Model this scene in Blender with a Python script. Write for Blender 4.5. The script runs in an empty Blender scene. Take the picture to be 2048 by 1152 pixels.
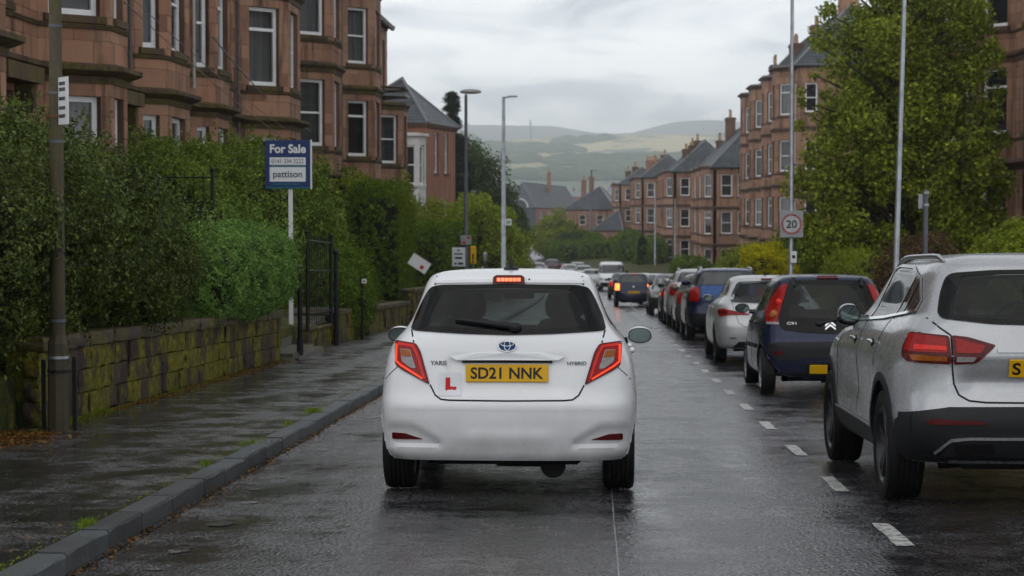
import bpy, math, random
import numpy as np
from mathutils import Vector, Matrix
from mathutils.bvhtree import BVHTree
from mathutils.geometry import delaunay_2d_cdt, intersect_point_line

random.seed(7)
SC = bpy.context.scene
COL = SC.collection
R = math.radians

# ------------------------------------------------------------------ camera, sky, sun, exposure
cam_d = bpy.data.cameras.new('camera')
cam = bpy.data.objects.new('camera', cam_d)
COL.objects.link(cam)
cam.location = (0, 0, 1.485)
cam.rotation_euler = (R(90 - 2.233), 0, R(2.305))
cam_d.lens = 70.3
cam_d.sensor_width = 36
cam_d.clip_start = 0.5
cam_d.clip_end = 20000
cam_d.dof.use_dof = True
cam_d.dof.focus_distance = 13.6
cam_d.dof.aperture_fstop = 5.6
SC.camera = cam

SUN_EL, SUN_AZ = R(48), R(200)          # behind the camera, a little to its left
world = bpy.data.worlds.new('World')
SC.world = world
world.use_nodes = True
wn, wl = world.node_tree.nodes, world.node_tree.links
wn.clear()
w_out = wn.new('ShaderNodeOutputWorld')
w_bg = wn.new('ShaderNodeBackground')
w_bg.inputs['Strength'].default_value = 0.1
wl.new(w_bg.outputs[0], w_out.inputs[0])
w_sky = wn.new('ShaderNodeTexSky')
w_sky.sky_type = 'NISHITA'
w_sky.sun_disc = False
w_sky.sun_elevation = SUN_EL
w_sky.sun_rotation = SUN_AZ
w_tc = wn.new('ShaderNodeTexCoord')
w_sep = wn.new('ShaderNodeSeparateXYZ')
wl.new(w_tc.outputs['Generated'], w_sep.inputs[0])


def wmath(op, a, b=None, c=None):
    n = wn.new('ShaderNodeMath')
    n.operation = op
    for i, v in enumerate((a, b, c)):
        if v is None:
            continue
        if isinstance(v, (int, float)):
            n.inputs[i].default_value = v
        else:
            wl.new(v, n.inputs[i])
    return n.outputs[0]


zc = wmath('MAXIMUM', w_sep.outputs['Z'], 0.0)
den = wmath('ADD', zc, 0.20)
cu = wmath('DIVIDE', w_sep.outputs['X'], den)
cv = wmath('DIVIDE', w_sep.outputs['Y'], den)
w_comb = wn.new('ShaderNodeCombineXYZ')
wl.new(cu, w_comb.inputs[0])
wl.new(cv, w_comb.inputs[1])
w_n1 = wn.new('ShaderNodeTexNoise')
w_n1.inputs['Scale'].default_value = 3.1
w_n1.inputs['Detail'].default_value = 7
w_n1.inputs['Roughness'].default_value = 0.50
w_n1.inputs['Distortion'].default_value = 0.6
w_map = wn.new('ShaderNodeMapping')
w_map.inputs['Location'].default_value = (11.3, 1.4, 0)
wl.new(w_comb.outputs[0], w_map.inputs[0])
wl.new(w_map.outputs[0], w_n1.inputs['Vector'])
w_ramp = wn.new('ShaderNodeValToRGB')
w_ramp.color_ramp.elements[0].position = 0.39
w_ramp.color_ramp.elements[0].color = (0.42, 0.44, 0.475, 1)
w_ramp.color_ramp.elements[1].position = 0.59
w_ramp.color_ramp.elements[1].color = (0.79, 0.795, 0.795, 1)
e = w_ramp.color_ramp.elements.new(0.48)
e.color = (0.62, 0.64, 0.66, 1)
wl.new(w_n1.outputs['Fac'], w_ramp.inputs[0])
w_zen = wmath('MULTIPLY_ADD', wmath('POWER', wmath('SUBTRACT', 1.0, zc), 10.0), 21.0, 7.6)      # gain rises towards the horizon and falls off overhead
w_sc = wn.new('ShaderNodeVectorMath')
w_sc.operation = 'SCALE'
wl.new(w_ramp.outputs[0], w_sc.inputs[0])
wl.new(w_zen, w_sc.inputs['Scale'])
w_mix = wn.new('ShaderNodeMix')
w_mix.data_type = 'RGBA'
w_mix.inputs[0].default_value = 0.93
wl.new(w_sky.outputs[0], w_mix.inputs[6])
wl.new(w_sc.outputs[0], w_mix.inputs[7])
wl.new(w_mix.outputs[2], w_bg.inputs['Color'])

sun_d = bpy.data.lights.new('sun', 'SUN')
sun_d.energy = 0.5
sun_d.angle = R(75)
sun_d.color = (1, 0.97, 0.93)
sun = bpy.data.objects.new('sun', sun_d)
COL.objects.link(sun)
sun.location = (-20, -30, 60)
sd = Vector((math.sin(SUN_AZ) * math.cos(SUN_EL), math.cos(SUN_AZ) * math.cos(SUN_EL), math.sin(SUN_EL)))
sun.rotation_euler = sd.to_track_quat('Z', 'Y').to_euler()

SC.view_settings.view_transform = 'Standard'
SC.view_settings.look = 'None'
SC.view_settings.gamma = 1
SC.view_settings.exposure = 0.40
SC.view_settings.use_curve_mapping = False
SC.render.engine = 'CYCLES'
SC.cycles.use_denoising = True
SC.cycles.max_bounces = 8
SC.cycles.transparent_max_bounces = 16
SC.cycles.volume_bounces = 4
SC.cycles.caustics_reflective = False
SC.cycles.caustics_refractive = False

# ------------------------------------------------------------------ materials
MATS = {}


class NT:
    def __init__(s, name):
        m = bpy.data.materials.new(name)
        m.use_nodes = True
        s.m, s.n, s.l = m, m.node_tree.nodes, m.node_tree.links
        s.b = s.n['Principled BSDF']
        s.out = s.n['Material Output']
        s.tc = s.n.new('ShaderNodeTexCoord')

    def coord(s, kind='Object', scale=(1, 1, 1), loc=(0, 0, 0)):
        if kind == 'World':
            g = s.n.new('ShaderNodeNewGeometry')
            src = g.outputs['Position']
        else:
            src = s.tc.outputs[kind]
        mp = s.n.new('ShaderNodeMapping')
        mp.inputs['Scale'].default_value = scale
        mp.inputs['Location'].default_value = loc
        s.l.new(src, mp.inputs[0])
        return mp.outputs[0]

    def noise(s, vec, scale, detail=4, rough=0.55, out='Fac'):
        t = s.n.new('ShaderNodeTexNoise')
        t.inputs['Scale'].default_value = scale
        t.inputs['Detail'].default_value = detail
        t.inputs['Roughness'].default_value = rough
        s.l.new(vec, t.inputs['Vector'])
        return t.outputs[out]

    def vor(s, vec, scale, out='Distance'):
        t = s.n.new('ShaderNodeTexVoronoi')
        t.inputs['Scale'].default_value = scale
        s.l.new(vec, t.inputs['Vector'])
        return t.outputs[out]

    def ramp(s, fac, stops):
        r = s.n.new('ShaderNodeValToRGB')
        els = r.color_ramp.elements
        els[0].position, els[0].color = stops[0][0], c4(stops[0][1])
        els[1].position, els[1].color = stops[-1][0], c4(stops[-1][1])
        for p, c in stops[1:-1]:
            e = els.new(p)
            e.color = c4(c)
        s.l.new(fac, r.inputs[0])
        return r.outputs[0]

    def mix(s, fac, a, b, blend='MIX'):
        x = s.n.new('ShaderNodeMix')
        x.data_type = 'RGBA'
        x.blend_type = blend
        for i, v in ((0, fac), (6, a), (7, b)):
            if isinstance(v, (int, float)):
                x.inputs[i].default_value = v
            elif isinstance(v, tuple):
                x.inputs[i].default_value = c4(v)
            else:
                s.l.new(v, x.inputs[i])
        return x.outputs[2]

    def math(s, op, a, b=0.0):
        x = s.n.new('ShaderNodeMath')
        x.operation = op
        for i, v in enumerate((a, b)):
            if isinstance(v, (int, float)):
                x.inputs[i].default_value = v
            else:
                s.l.new(v, x.inputs[i])
        return x.outputs[0]

    def bump(s, h, strength=0.5, dist=0.01):
        b = s.n.new('ShaderNodeBump')
        b.inputs['Strength'].default_value = strength
        b.inputs['Distance'].default_value = dist
        s.l.new(h, b.inputs['Height'])
        s.l.new(b.outputs[0], s.b.inputs['Normal'])

    def set(s, **k):
        names = dict(col='Base Color', rough='Roughness', metal='Metallic', spec='Specular IOR Level', coat='Coat Weight',
                     coatr='Coat Roughness', trans='Transmission Weight', emit='Emission Color', es='Emission Strength',
                     alpha='Alpha', ior='IOR')
        for a, v in k.items():
            i = s.b.inputs[names[a]]
            if isinstance(v, (int, float)):
                i.default_value = v
            elif isinstance(v, tuple):
                i.default_value = c4(v)
            else:
                s.l.new(v, i)
        return s

    def rnd(s):
        """a random number per piece, for objects and for the pieces of one mesh alike"""
        o = s.n.new('ShaderNodeObjectInfo')
        g = s.n.new('ShaderNodeNewGeometry')
        return s.math('FRACT', s.math('ADD', o.outputs['Random'], g.outputs['Random Per Island']))


def c4(c):
    if isinstance(c, (int, float)):
        return (c, c, c, 1)
    return tuple(c) + (1,) if len(c) == 3 else tuple(c)


def plain(name, col, rough=0.5, metal=0.0, var=0.12, scale=8, spec=0.22, coat=0.0, bump=0.0):
    t = NT(name)
    v = t.coord('Object')
    n = t.noise(v, scale, 5)
    dark = tuple(c * (1 - var) for c in col)
    light = tuple(min(1, c * (1 + var)) for c in col)
    t.set(col=t.ramp(n, [(0.3, dark), (0.7, light)]), rough=rough, metal=metal, spec=spec, coat=coat)
    if bump:
        t.bump(t.noise(v, scale * 12, 3), bump, 0.003)
    return t.m


def paint(name, col, metal=0.0, rough=0.35, grime=0.25, flake=0.0):
    """wet car paint: a clear coat, a film of road dirt low down"""
    t = NT(name)
    v = t.coord('Object')
    n = t.noise(v, 5, 6)
    sep = t.n.new('ShaderNodeSeparateXYZ')
    t.l.new(v, sep.inputs[0])
    low = t.math('SUBTRACT', 0.75, sep.outputs['Z'])
    g = t.math('MULTIPLY', t.math('MULTIPLY', t.math('MAXIMUM', low, 0.0), n), grime * 3.2)
    g = t.math('MINIMUM', g, 0.6)
    c = t.mix(g, col, (0.10, 0.09, 0.08))
    if flake:
        c = t.mix(t.math('MULTIPLY', t.noise(v, 900, 1), flake), c, (0.9, 0.9, 0.92))
    rr = t.ramp(t.noise(v, 14, 5), [(0.3, rough * 0.8), (0.7, rough * 1.25)])
    t.set(col=c, metal=metal, rough=rr, coat=0.5, coatr=0.05, spec=0.25)
    d = t.ramp(t.vor(v, 330), [(0.0, 1.0), (0.20, 0.0)])      # rain drops standing on the coat
    k = t.ramp(t.noise(v, 9, 3), [(0.45, 0.0), (0.6, 1.0)])
    bmp = t.n.new('ShaderNodeBump')
    bmp.inputs['Strength'].default_value = 0.035
    bmp.inputs['Distance'].default_value = 0.002
    t.l.new(t.math('MULTIPLY', d, k), bmp.inputs['Height'])
    t.l.new(bmp.outputs[0], t.b.inputs['Coat Normal'])
    return t.m


def glass(name, tint=(0.3, 0.33, 0.33), rough=0.02, drops=True, refl=0.12):
    """a thin tinted pane: what is behind shows through, the sky mirrors on it"""
    t = NT(name)
    v = t.coord('Object')
    tr = t.n.new('ShaderNodeBsdfTransparent')
    tr.inputs[0].default_value = c4(tint)
    gl = t.n.new('ShaderNodeBsdfGlossy')
    gl.inputs['Roughness'].default_value = rough
    fr = t.n.new('ShaderNodeLayerWeight')
    fr.inputs['Blend'].default_value = 0.5
    if drops:
        bm = t.n.new('ShaderNodeBump')
        bm.inputs['Strength'].default_value = 0.35
        bm.inputs['Distance'].default_value = 0.002
        d = t.ramp(t.vor(v, 260), [(0.0, 1.0), (0.22, 0.0)])
        t.l.new(d, bm.inputs['Height'])
        t.l.new(bm.outputs[0], gl.inputs['Normal'])
    mx = t.n.new('ShaderNodeMixShader')
    f = t.math('ADD', t.math('MULTIPLY', t.math('POWER', fr.outputs['Facing'], 4.5), 0.85), refl * 0.6 + 0.022)
    t.l.new(f, mx.inputs[0])
    t.l.new(tr.outputs[0], mx.inputs[1])
    t.l.new(gl.outputs[0], mx.inputs[2])
    df = t.n.new('ShaderNodeBsdfDiffuse')                    # the film of dirt and mist on the pane
    df.inputs[0].default_value = (0.14, 0.15, 0.155, 1)
    m2 = t.n.new('ShaderNodeMixShader')
    t.l.new(t.ramp(t.noise(v, 6, 5), [(0.3, 0.01), (0.75, 0.04)]), m2.inputs[0])
    t.l.new(mx.outputs[0], m2.inputs[1])
    t.l.new(df.outputs[0], m2.inputs[2])
    t.l.new(m2.outputs[0], t.out.inputs[0])
    return t.m


def lamp_glass(name, col, es=0.0, ecol=None, rough=0.12):
    t = NT(name)
    v = t.coord('Object')
    w = t.ramp(t.noise(v, 40, 2), [(0.3, tuple(c * 0.7 for c in col)), (0.7, col)])
    t.set(col=w, rough=rough, coat=0.22, coatr=0.05, spec=0.2)
    t.bump(t.vor(v, 150), 0.25, 0.003)
    if es:
        t.set(emit=ecol or col, es=es)
    return t.m


def make_road(name, base, wet_lo, wet_hi, grain=95, bd=0.004, big=0.35, bstr=0.6, swell=0.006):
    """asphalt with a film of water: coarse chippings, pools and drier bands along the wheel tracks"""
    t = NT(name)
    v = t.coord('World')
    n1 = t.noise(t.coord('World', (big, big * 1.3, 1)), 2.4, 8, 0.66)
    n2 = t.noise(t.coord('World', (1.0, 0.8, 1)), 3.1, 7, 0.70)
    n3 = t.noise(t.coord('World', (1.3, 0.05, 1)), 1.2, 3, 0.5)
    g = t.noise(v, grain, 2, 0.6)
    st = t.vor(v, grain * 0.9)
    wet = t.math('ADD', t.math('MULTIPLY', n1, 0.40), t.math('ADD', t.math('MULTIPLY', n2, 0.32), t.math('MULTIPLY', n3, 0.28)))
    c = t.ramp(g, [(0.34, tuple(b * 0.35 for b in base)), (0.5, base), (0.62, tuple(b * 4.5 for b in base))])
    c = t.mix(t.ramp(wet, [(0.44, 0.0), (0.56, 0.75)]), c, (0.009, 0.009, 0.010))
    t.set(col=c, spec=0.5)
    rg_ = t.ramp(wet, [(0.43, wet_hi), (0.50, (wet_lo * 1.6 + wet_hi) / 2.6), (0.56, wet_lo)])
    t.set(rough=t.math('MULTIPLY', rg_, t.ramp(g, [(0.35, 0.75), (0.65, 1.25)])))
    b1 = t.n.new('ShaderNodeBump')
    b1.inputs['Distance'].default_value = swell
    b1.inputs['Strength'].default_value = 0.5
    t.l.new(t.noise(t.coord('World', (1, 1.2, 1)), 6, 4), b1.inputs['Height'])
    b2 = t.n.new('ShaderNodeBump')
    b2.inputs['Distance'].default_value = bd
    t.l.new(t.ramp(wet, [(0.45, bstr), (0.57, bstr * 0.25)]), b2.inputs['Strength'])
    t.l.new(t.math('ADD', g, st), b2.inputs['Height'])
    t.l.new(b1.outputs[0], b2.inputs['Normal'])
    t.l.new(b2.outputs[0], t.b.inputs['Normal'])
    return t.m


def sandstone(name, base, dark=(0.045, 0.038, 0.033), soot=0.55, moss=0.0, per=0.22, bump=0.5, wetr=0.7):
    t = NT(name)
    v = t.coord('World')
    r = t.rnd()
    c = t.mix(r, tuple(b * (1 - per) for b in base), (base[0] * (1 + per), base[1] * (1 + per * 1.3), base[2] * (1 + per * 1.2)))
    c = t.mix(t.ramp(t.noise(v, 1.1, 6), [(0.35, 0.0), (0.7, 0.5)]), c, (base[0] * 0.62, base[1] * 0.72, base[2] * 0.8))
    if not moss:
        c = t.mix(t.ramp(t.noise(v, 0.55, 5, 0.6), [(0.46, 0.0), (0.60, 0.6)]), c, (base[0] * 1.20, base[1] * 1.45, base[2] * 1.55))
    stk = t.noise(t.coord('World', (1.6, 1.6, 0.22)), 1.4, 8, 0.68)     # soot and rain streaks
    c = t.mix(t.ramp(stk, [(0.50, 0.0), (0.66, soot)]), c, dark)
    if moss:
        mn = t.noise(t.coord('World', (1.2, 1.2, 0.8)), 1.5, 9, 0.70)
        mc = t.ramp(t.noise(v, 14, 5), [(0.3, (0.045, 0.05, 0.008)), (0.55, (0.18, 0.165, 0.008)), (0.75, (0.38, 0.33, 0.016))])
        c = t.mix(t.ramp(mn, [(0.46, 0.0), (0.53, moss)]), c, mc)
    c = t.mix(t.ramp(t.noise(v, 55, 4), [(0.3, 0.0), (0.8, 0.35)]), c, (base[0] * 0.4, base[1] * 0.4, base[2] * 0.4))
    t.set(col=c, rough=wetr, spec=0.16)
    t.bump(t.noise(v, 30, 6, 0.65), bump, 0.016)
    return t.m


def foliage(name, a, b, tip, spec=0.35, rough=0.45):
    spec *= 0.38
    t = NT(name)
    r = t.rnd()
    v = t.coord('World')
    big = t.noise(v, 1.3, 4)
    mid = t.noise(v, 5.5, 3)
    r = t.math('ADD', t.math('MULTIPLY', r, 0.62), t.math('MULTIPLY', t.ramp(mid, [(0.3, 0.0), (0.7, 1.0)]), 0.40))
    c = t.ramp(r, [(0.0, a), (0.55, b), (0.93, tip), (1.0, (tip[0] * 1.5, tip[1] * 1.2, tip[2]))])
    c = t.mix(t.ramp(big, [(0.4, 0.0), (0.65, 0.65)]), c, t.mix(0.5, b, tip))
    t.set(col=c, rough=rough, spec=spec)
    tr = t.n.new('ShaderNodeBsdfTranslucent')
    t.l.new(c, tr.inputs[0])
    mx = t.n.new('ShaderNodeMixShader')
    mx.inputs[0].default_value = 0.25
    t.l.new(t.b.outputs[0], mx.inputs[1])
    t.l.new(tr.outputs[0], mx.inputs[2])
    t.l.new(mx.outputs[0], t.out.inputs[0])
    return t.m


M = MATS
M['road'] = make_road('wet_asphalt', (0.028, 0.028, 0.030), 0.085, 0.33, 46, 0.007, bstr=0.75)
M['pavement'] = make_road('wet_footway_asphalt', (0.046, 0.045, 0.046), 0.15, 0.42, 60, 0.005, 0.6, bstr=0.75)
M['line'] = None
t = NT('road_paint_worn')
v = t.coord('World')
wear = t.ramp(t.noise(v, 22, 6, 0.7), [(0.40, 0.0), (0.53, 1.0)])
t.set(col=t.mix(wear, (0.09, 0.09, 0.09), (0.50, 0.50, 0.47)), rough=0.42)
t.bump(t.noise(v, 90, 3), 0.4, 0.004)
M['line'] = t.m
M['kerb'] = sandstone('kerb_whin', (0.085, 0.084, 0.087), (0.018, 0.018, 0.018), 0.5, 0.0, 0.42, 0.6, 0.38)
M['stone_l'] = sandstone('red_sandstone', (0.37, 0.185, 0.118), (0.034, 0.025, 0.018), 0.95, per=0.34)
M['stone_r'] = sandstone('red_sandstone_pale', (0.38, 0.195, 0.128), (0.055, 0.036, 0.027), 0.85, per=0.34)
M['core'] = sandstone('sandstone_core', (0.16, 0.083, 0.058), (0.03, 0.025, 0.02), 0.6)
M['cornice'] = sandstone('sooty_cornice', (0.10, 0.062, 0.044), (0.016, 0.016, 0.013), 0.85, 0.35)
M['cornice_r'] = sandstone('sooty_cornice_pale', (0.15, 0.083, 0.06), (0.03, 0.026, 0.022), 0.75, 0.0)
M['brick'] = sandstone('red_brick_wall', (0.31, 0.135, 0.088), (0.10, 0.050, 0.04), 0.5)
M['wallstone'] = sandstone('mossy_wall_stone', (0.070, 0.046, 0.036), (0.014, 0.013, 0.011), 0.75, 0.95, 0.3, 0.9)
M['wallstone_top'] = sandstone('mossy_coping', (0.10, 0.075, 0.062), (0.02, 0.018, 0.016), 0.6, 0.5, 0.2, 0.8, 0.55)
M['step'] = sandstone('wet_step_stone', (0.12, 0.11, 0.105), (0.03, 0.03, 0.03), 0.5, 0.3, 0.15, 0.4, 0.35)
M['slate'] = sandstone('roof_slate', (0.085, 0.088, 0.096), (0.035, 0.035, 0.038), 0.5, 0.0, 0.30, 0.5, 0.42)
M['slate_lt'] = sandstone('roof_slate_pale', (0.24, 0.25, 0.27), (0.12, 0.12, 0.13), 0.4, 0.0, 0.2, 0.4, 0.4)
M['upvc'] = plain('white_window_frame', (0.85, 0.86, 0.87), 0.4, var=0.06, scale=3)
M['cream'] = plain('painted_cream_stone', (0.55, 0.55, 0.54), 0.6, var=0.10, scale=3)
M['curtain'] = None
t = NT('curtain_cloth')
v = t.coord('World')
r = t.rnd()
c = t.ramp(r, [(0.0, (0.012, 0.012, 0.013)), (0.4, (0.05, 0.052, 0.05)), (0.65, (0.22, 0.21, 0.19)), (1.0, (0.50, 0.48, 0.45))])
wv = t.noise(t.coord('World', (6, 6, 0.1)), 2.2, 2)
t.set(col=t.mix(t.ramp(wv, [(0.35, 0.5), (0.65, 0.0)]), c, (0.01, 0.01, 0.01)), rough=0.9)
M['curtain'] = t.m
M['pane'] = glass('window_pane', (0.55, 0.58, 0.60), 0.03, False, 0.05)
M['lead'] = plain('lead_flashing', (0.20, 0.21, 0.22), 0.45, 0.3)
M['terracotta'] = plain('terracotta_pot', (0.40, 0.24, 0.13), 0.8, var=0.3, scale=3)
M['pipe'] = plain('rain_pipe_paint', (0.12, 0.11, 0.11), 0.5, var=0.3)
M['pipe_w'] = plain('pale_cable', (0.45, 0.45, 0.45), 0.5)
M['iron'] = plain('black_iron', (0.012, 0.012, 0.013), 0.38, 0.2, 0.3, 20, bump=0.3)
M['concrete_pole'] = sandstone('weathered_pole', (0.105, 0.084, 0.058), (0.03, 0.034, 0.024), 0.6, 0.15, 0.1, 0.3, 0.5)
M['galv'] = plain('galvanised_steel', (0.34, 0.36, 0.39), 0.42, 0.7, 0.25, 4)
M['galv_dk'] = plain('dark_galvanised_steel', (0.12, 0.13, 0.15), 0.5, 0.3, 0.25, 4)
M['rust'] = plain('rusty_band', (0.16, 0.07, 0.03), 0.7, 0.2, 0.4, 30)
M['lamp_head'] = plain('lamp_head_grey', (0.30, 0.31, 0.32), 0.4, 0.2)
M['white'] = plain('white_enamel', (0.70, 0.71, 0.72), 0.35, var=0.05)
M['greysign'] = plain('grey_sign_plate', (0.30, 0.31, 0.32), 0.5, 0.3)
M['blue_sign'] = plain('navy_sign_face', (0.010, 0.032, 0.13), 0.35, var=0.1)
M['teal'] = plain('teal_print', (0.02, 0.22, 0.22), 0.4)
M['sign_white'] = plain('white_print', (0.72, 0.74, 0.76), 0.4, var=0.03)
M['black_print'] = plain('black_print', (0.010, 0.010, 0.012), 0.4)
M['navy_print'] = plain('navy_print', (0.02, 0.03, 0.07), 0.4)
M['red_print'] = plain('red_print', (0.55, 0.02, 0.02), 0.4, var=0.05)
M['yellow'] = plain('yellow_enamel', (0.72, 0.40, 0.005), 0.35, var=0.08)
M['wood'] = plain('wet_timber', (0.16, 0.09, 0.05), 0.6, var=0.4)
M['bark'] = plain('bark', (0.055, 0.042, 0.032), 0.9, var=0.4, scale=10, bump=0.6)
M['soil'] = sandstone('garden_soil', (0.028, 0.036, 0.014), (0.015, 0.012, 0.008), 0.5, 0.5, 0.1, 0.8, 0.8)
M['hedge_a'] = foliage('dark_hedge_leaf', (0.008, 0.016, 0.004), (0.048, 0.074, 0.014), (0.224, 0.277, 0.053), 0.45, 0.38)
M['hedge_b'] = foliage('privet_leaf', (0.019, 0.056, 0.013), (0.104, 0.216, 0.042), (0.352, 0.544, 0.112), 0.45, 0.42)
M['hedge_c'] = foliage('yew_leaf', (0.015, 0.036, 0.006), (0.071, 0.128, 0.013), (0.281, 0.408, 0.032), 0.2, 0.6)
M['shrub'] = foliage('shrub_leaf', (0.019, 0.043, 0.008), (0.112, 0.178, 0.024), (0.356, 0.461, 0.066), 0.3, 0.5)
M['lime'] = foliage('bright_shrub_leaf', (0.068, 0.108, 0.011), (0.182, 0.243, 0.019), (0.392, 0.446, 0.041), 0.25, 0.55)
M['yellow_leaf'] = foliage('golden_leaf', (0.184, 0.196, 0.005), (0.483, 0.460, 0.009), (0.800, 0.736, 0.023), 0.2, 0.6)
M['tree'] = foliage('maple_leaf', (0.039, 0.065, 0.009), (0.178, 0.232, 0.025), (0.465, 0.512, 0.054), 0.25, 0.5)
M['darktree'] = foliage('distant_leaf', (0.023, 0.044, 0.013), (0.058, 0.094, 0.026), (0.130, 0.182, 0.052), 0.1, 0.7)
M['conifer'] = foliage('conifer_needle', (0.006, 0.014, 0.008), (0.014, 0.028, 0.014), (0.03, 0.05, 0.02), 0.1, 0.7)
M['red_leaf'] = foliage('bronze_leaf', (0.035, 0.042, 0.017), (0.105, 0.070, 0.039), (0.224, 0.126, 0.070), 0.2, 0.6)
M['moss_and_lit_face'] = foliage('moss_and_lit_face', (0.06, 0.09, 0.008), (0.12, 0.16, 0.012), (0.20, 0.25, 0.02), 0.1, 0.8)  # kerb-joint moss; also paints the lit street faces of the clipped hedges
M['leaf_litter'] = foliage('fallen_leaf', (0.06, 0.024, 0.008), (0.16, 0.07, 0.02), (0.32, 0.19, 0.03), 0.3, 0.5)
M['grass'] = foliage('kerb_grass', (0.05, 0.09, 0.01), (0.12, 0.20, 0.015), (0.25, 0.33, 0.03), 0.2, 0.6)
# vehicles
M['p_white'] = paint('white_paint', (0.80, 0.81, 0.83), 0.0, 0.30, 0.42)
M['p_silver'] = paint('silver_paint', (0.40, 0.41, 0.425), 0.6, 0.28, 0.22, 0.10)
M['p_silver2'] = paint('pale_silver_paint', (0.50, 0.51, 0.52), 0.4, 0.34, 0.2)
M['p_navy'] = paint('navy_paint', (0.006, 0.012, 0.045), 0.3, 0.30, 0.14)
M['p_blue'] = paint('blue_paint', (0.006, 0.055, 0.21), 0.3, 0.30, 0.15)
M['p_grey'] = paint('graphite_paint', (0.055, 0.058, 0.062), 0.4, 0.3, 0.25)
M['p_black'] = paint('black_paint', (0.018, 0.019, 0.022), 0.2, 0.3, 0.2)
M['p_bronze'] = paint('warm_grey_paint', (0.13, 0.125, 0.11), 0.4, 0.32, 0.2)
M['p_plum'] = paint('plum_paint', (0.10, 0.07, 0.075), 0.3, 0.32, 0.2)
M['glass'] = glass('tinted_glass', (0.21, 0.245, 0.235), 0.02, True, 0.01)
M['glass_lt'] = glass('clear_glass', (0.72, 0.78, 0.76), 0.02, True, 0.01)
M['glass_dk'] = plain('far_car_glass', (0.035, 0.042, 0.042), 0.08, 0.0, 0.3, 3, spec=0.5, coat=0.25)
M['frit'] = plain('black_glass_edge', (0.003, 0.003, 0.0035), 0.06, 0, 0.1, 5, spec=0.2)
M['trim'] = plain('black_trim', (0.011, 0.0115, 0.013), 0.5, 0, 0.2, 30, spec=0.3, bump=0.25)
M['gloss_black'] = plain('gloss_black', (0.005, 0.005, 0.006), 0.10, 0, 0.1, 5, spec=0.35, coat=0.2)
M['chrome'] = plain('chrome', (0.72, 0.73, 0.75), 0.10, 1.0, 0.05, 5)
M['satin'] = plain('satin_metal', (0.45, 0.46, 0.48), 0.28, 0.9, 0.05, 5)
M['tyre'] = plain('wet_tyre', (0.007, 0.007, 0.0075), 0.6, 0, 0.35, 18, spec=0.25, bump=0.35)
M['rim'] = plain('alloy_rim', (0.36, 0.37, 0.39), 0.28, 0.85, 0.15, 12)
M['rim_dk'] = plain('dark_alloy', (0.035, 0.036, 0.04), 0.25, 0.5, 0.2, 12)
M['under'] = plain('underbody', (0.008, 0.008, 0.008), 0.8, 0, 0.3, 12)
M['seat'] = plain('seat_cloth', (0.022, 0.023, 0.026), 0.85, 0, 0.2, 40)
M['lining'] = plain('cabin_lining', (0.040, 0.041, 0.043), 0.8, 0, 0.15, 10)
M['red_lens'] = lamp_glass('red_lens', (0.34, 0.005, 0.005))
M['red_dk'] = lamp_glass('dark_red_lens', (0.10, 0.003, 0.004))
M['red_lit'] = lamp_glass('lit_red_lens', (0.6, 0.02, 0.012), 0.10, (1.0, 0.04, 0.02))
M['red_bar'] = lamp_glass('lit_light_bar', (0.8, 0.05, 0.02), 0.55, (1.0, 0.07, 0.015))
M['red_hot'] = lamp_glass('brake_led', (1.0, 0.25, 0.12), 1.7, (1.0, 0.13, 0.05))
M['orange_hot'] = lamp_glass('lit_tail_lamp', (1.0, 0.35, 0.1), 2.6, (1.0, 0.20, 0.04))
M['amber'] = lamp_glass('amber_lens', (0.38, 0.11, 0.015))
M['clear_lens'] = lamp_glass('clear_lens', (0.36, 0.33, 0.34))
M['head_lens'] = lamp_glass('head_lamp_lens', (0.42, 0.45, 0.47), rough=0.08)
M['plate'] = plain('yellow_plate', (0.66, 0.37, 0.008), 0.35, 0, 0.05, 6)
M['plate_w'] = plain('white_plate', (0.6, 0.6, 0.58), 0.35, 0, 0.05, 6)
M['emblem_blue'] = plain('emblem_blue', (0.003, 0.05, 0.17), 0.3, 0, 0.1, 6, spec=.2)
M['seam'] = plain('panel_gap', (0.012, 0.012, 0.013), 0.7, 0, 0.1, 6)
M['film'] = plain('magnet_sheet', (0.72, 0.74, 0.78), 0.35, 0, 0.03, 6)
M['mirror'] = plain('mirror_glass', (0.10, 0.13, 0.125), 0.05, 1.0, 0.05, 2)

# ------------------------------------------------------------------ helpers
PROTO = {}
HAZE = 0.00038


def tag(o, label=None, cat=None, group=None, kind=None):
    if label:
        o['label'] = label
    if cat:
        o['category'] = cat
    if group:
        o['group'] = group
    if kind:
        o['kind'] = kind
    return o


def link(name, data, parent=None, mat=None):
    o = bpy.data.objects.new(name, data)
    COL.objects.link(o)
    if parent:
        o.parent = parent
    if mat is not None and data is not None and len(data.materials) == 0:
        data.materials.append(M[mat] if isinstance(mat, str) else mat)
    return o


def empty(name, loc=(0, 0, 0), rot=(0, 0, 0), **k):
    o = bpy.data.objects.new(name, None)
    o.empty_display_size = 0.2
    COL.objects.link(o)
    o.location = loc
    o.rotation_euler = rot
    return tag(o, **k)


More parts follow.
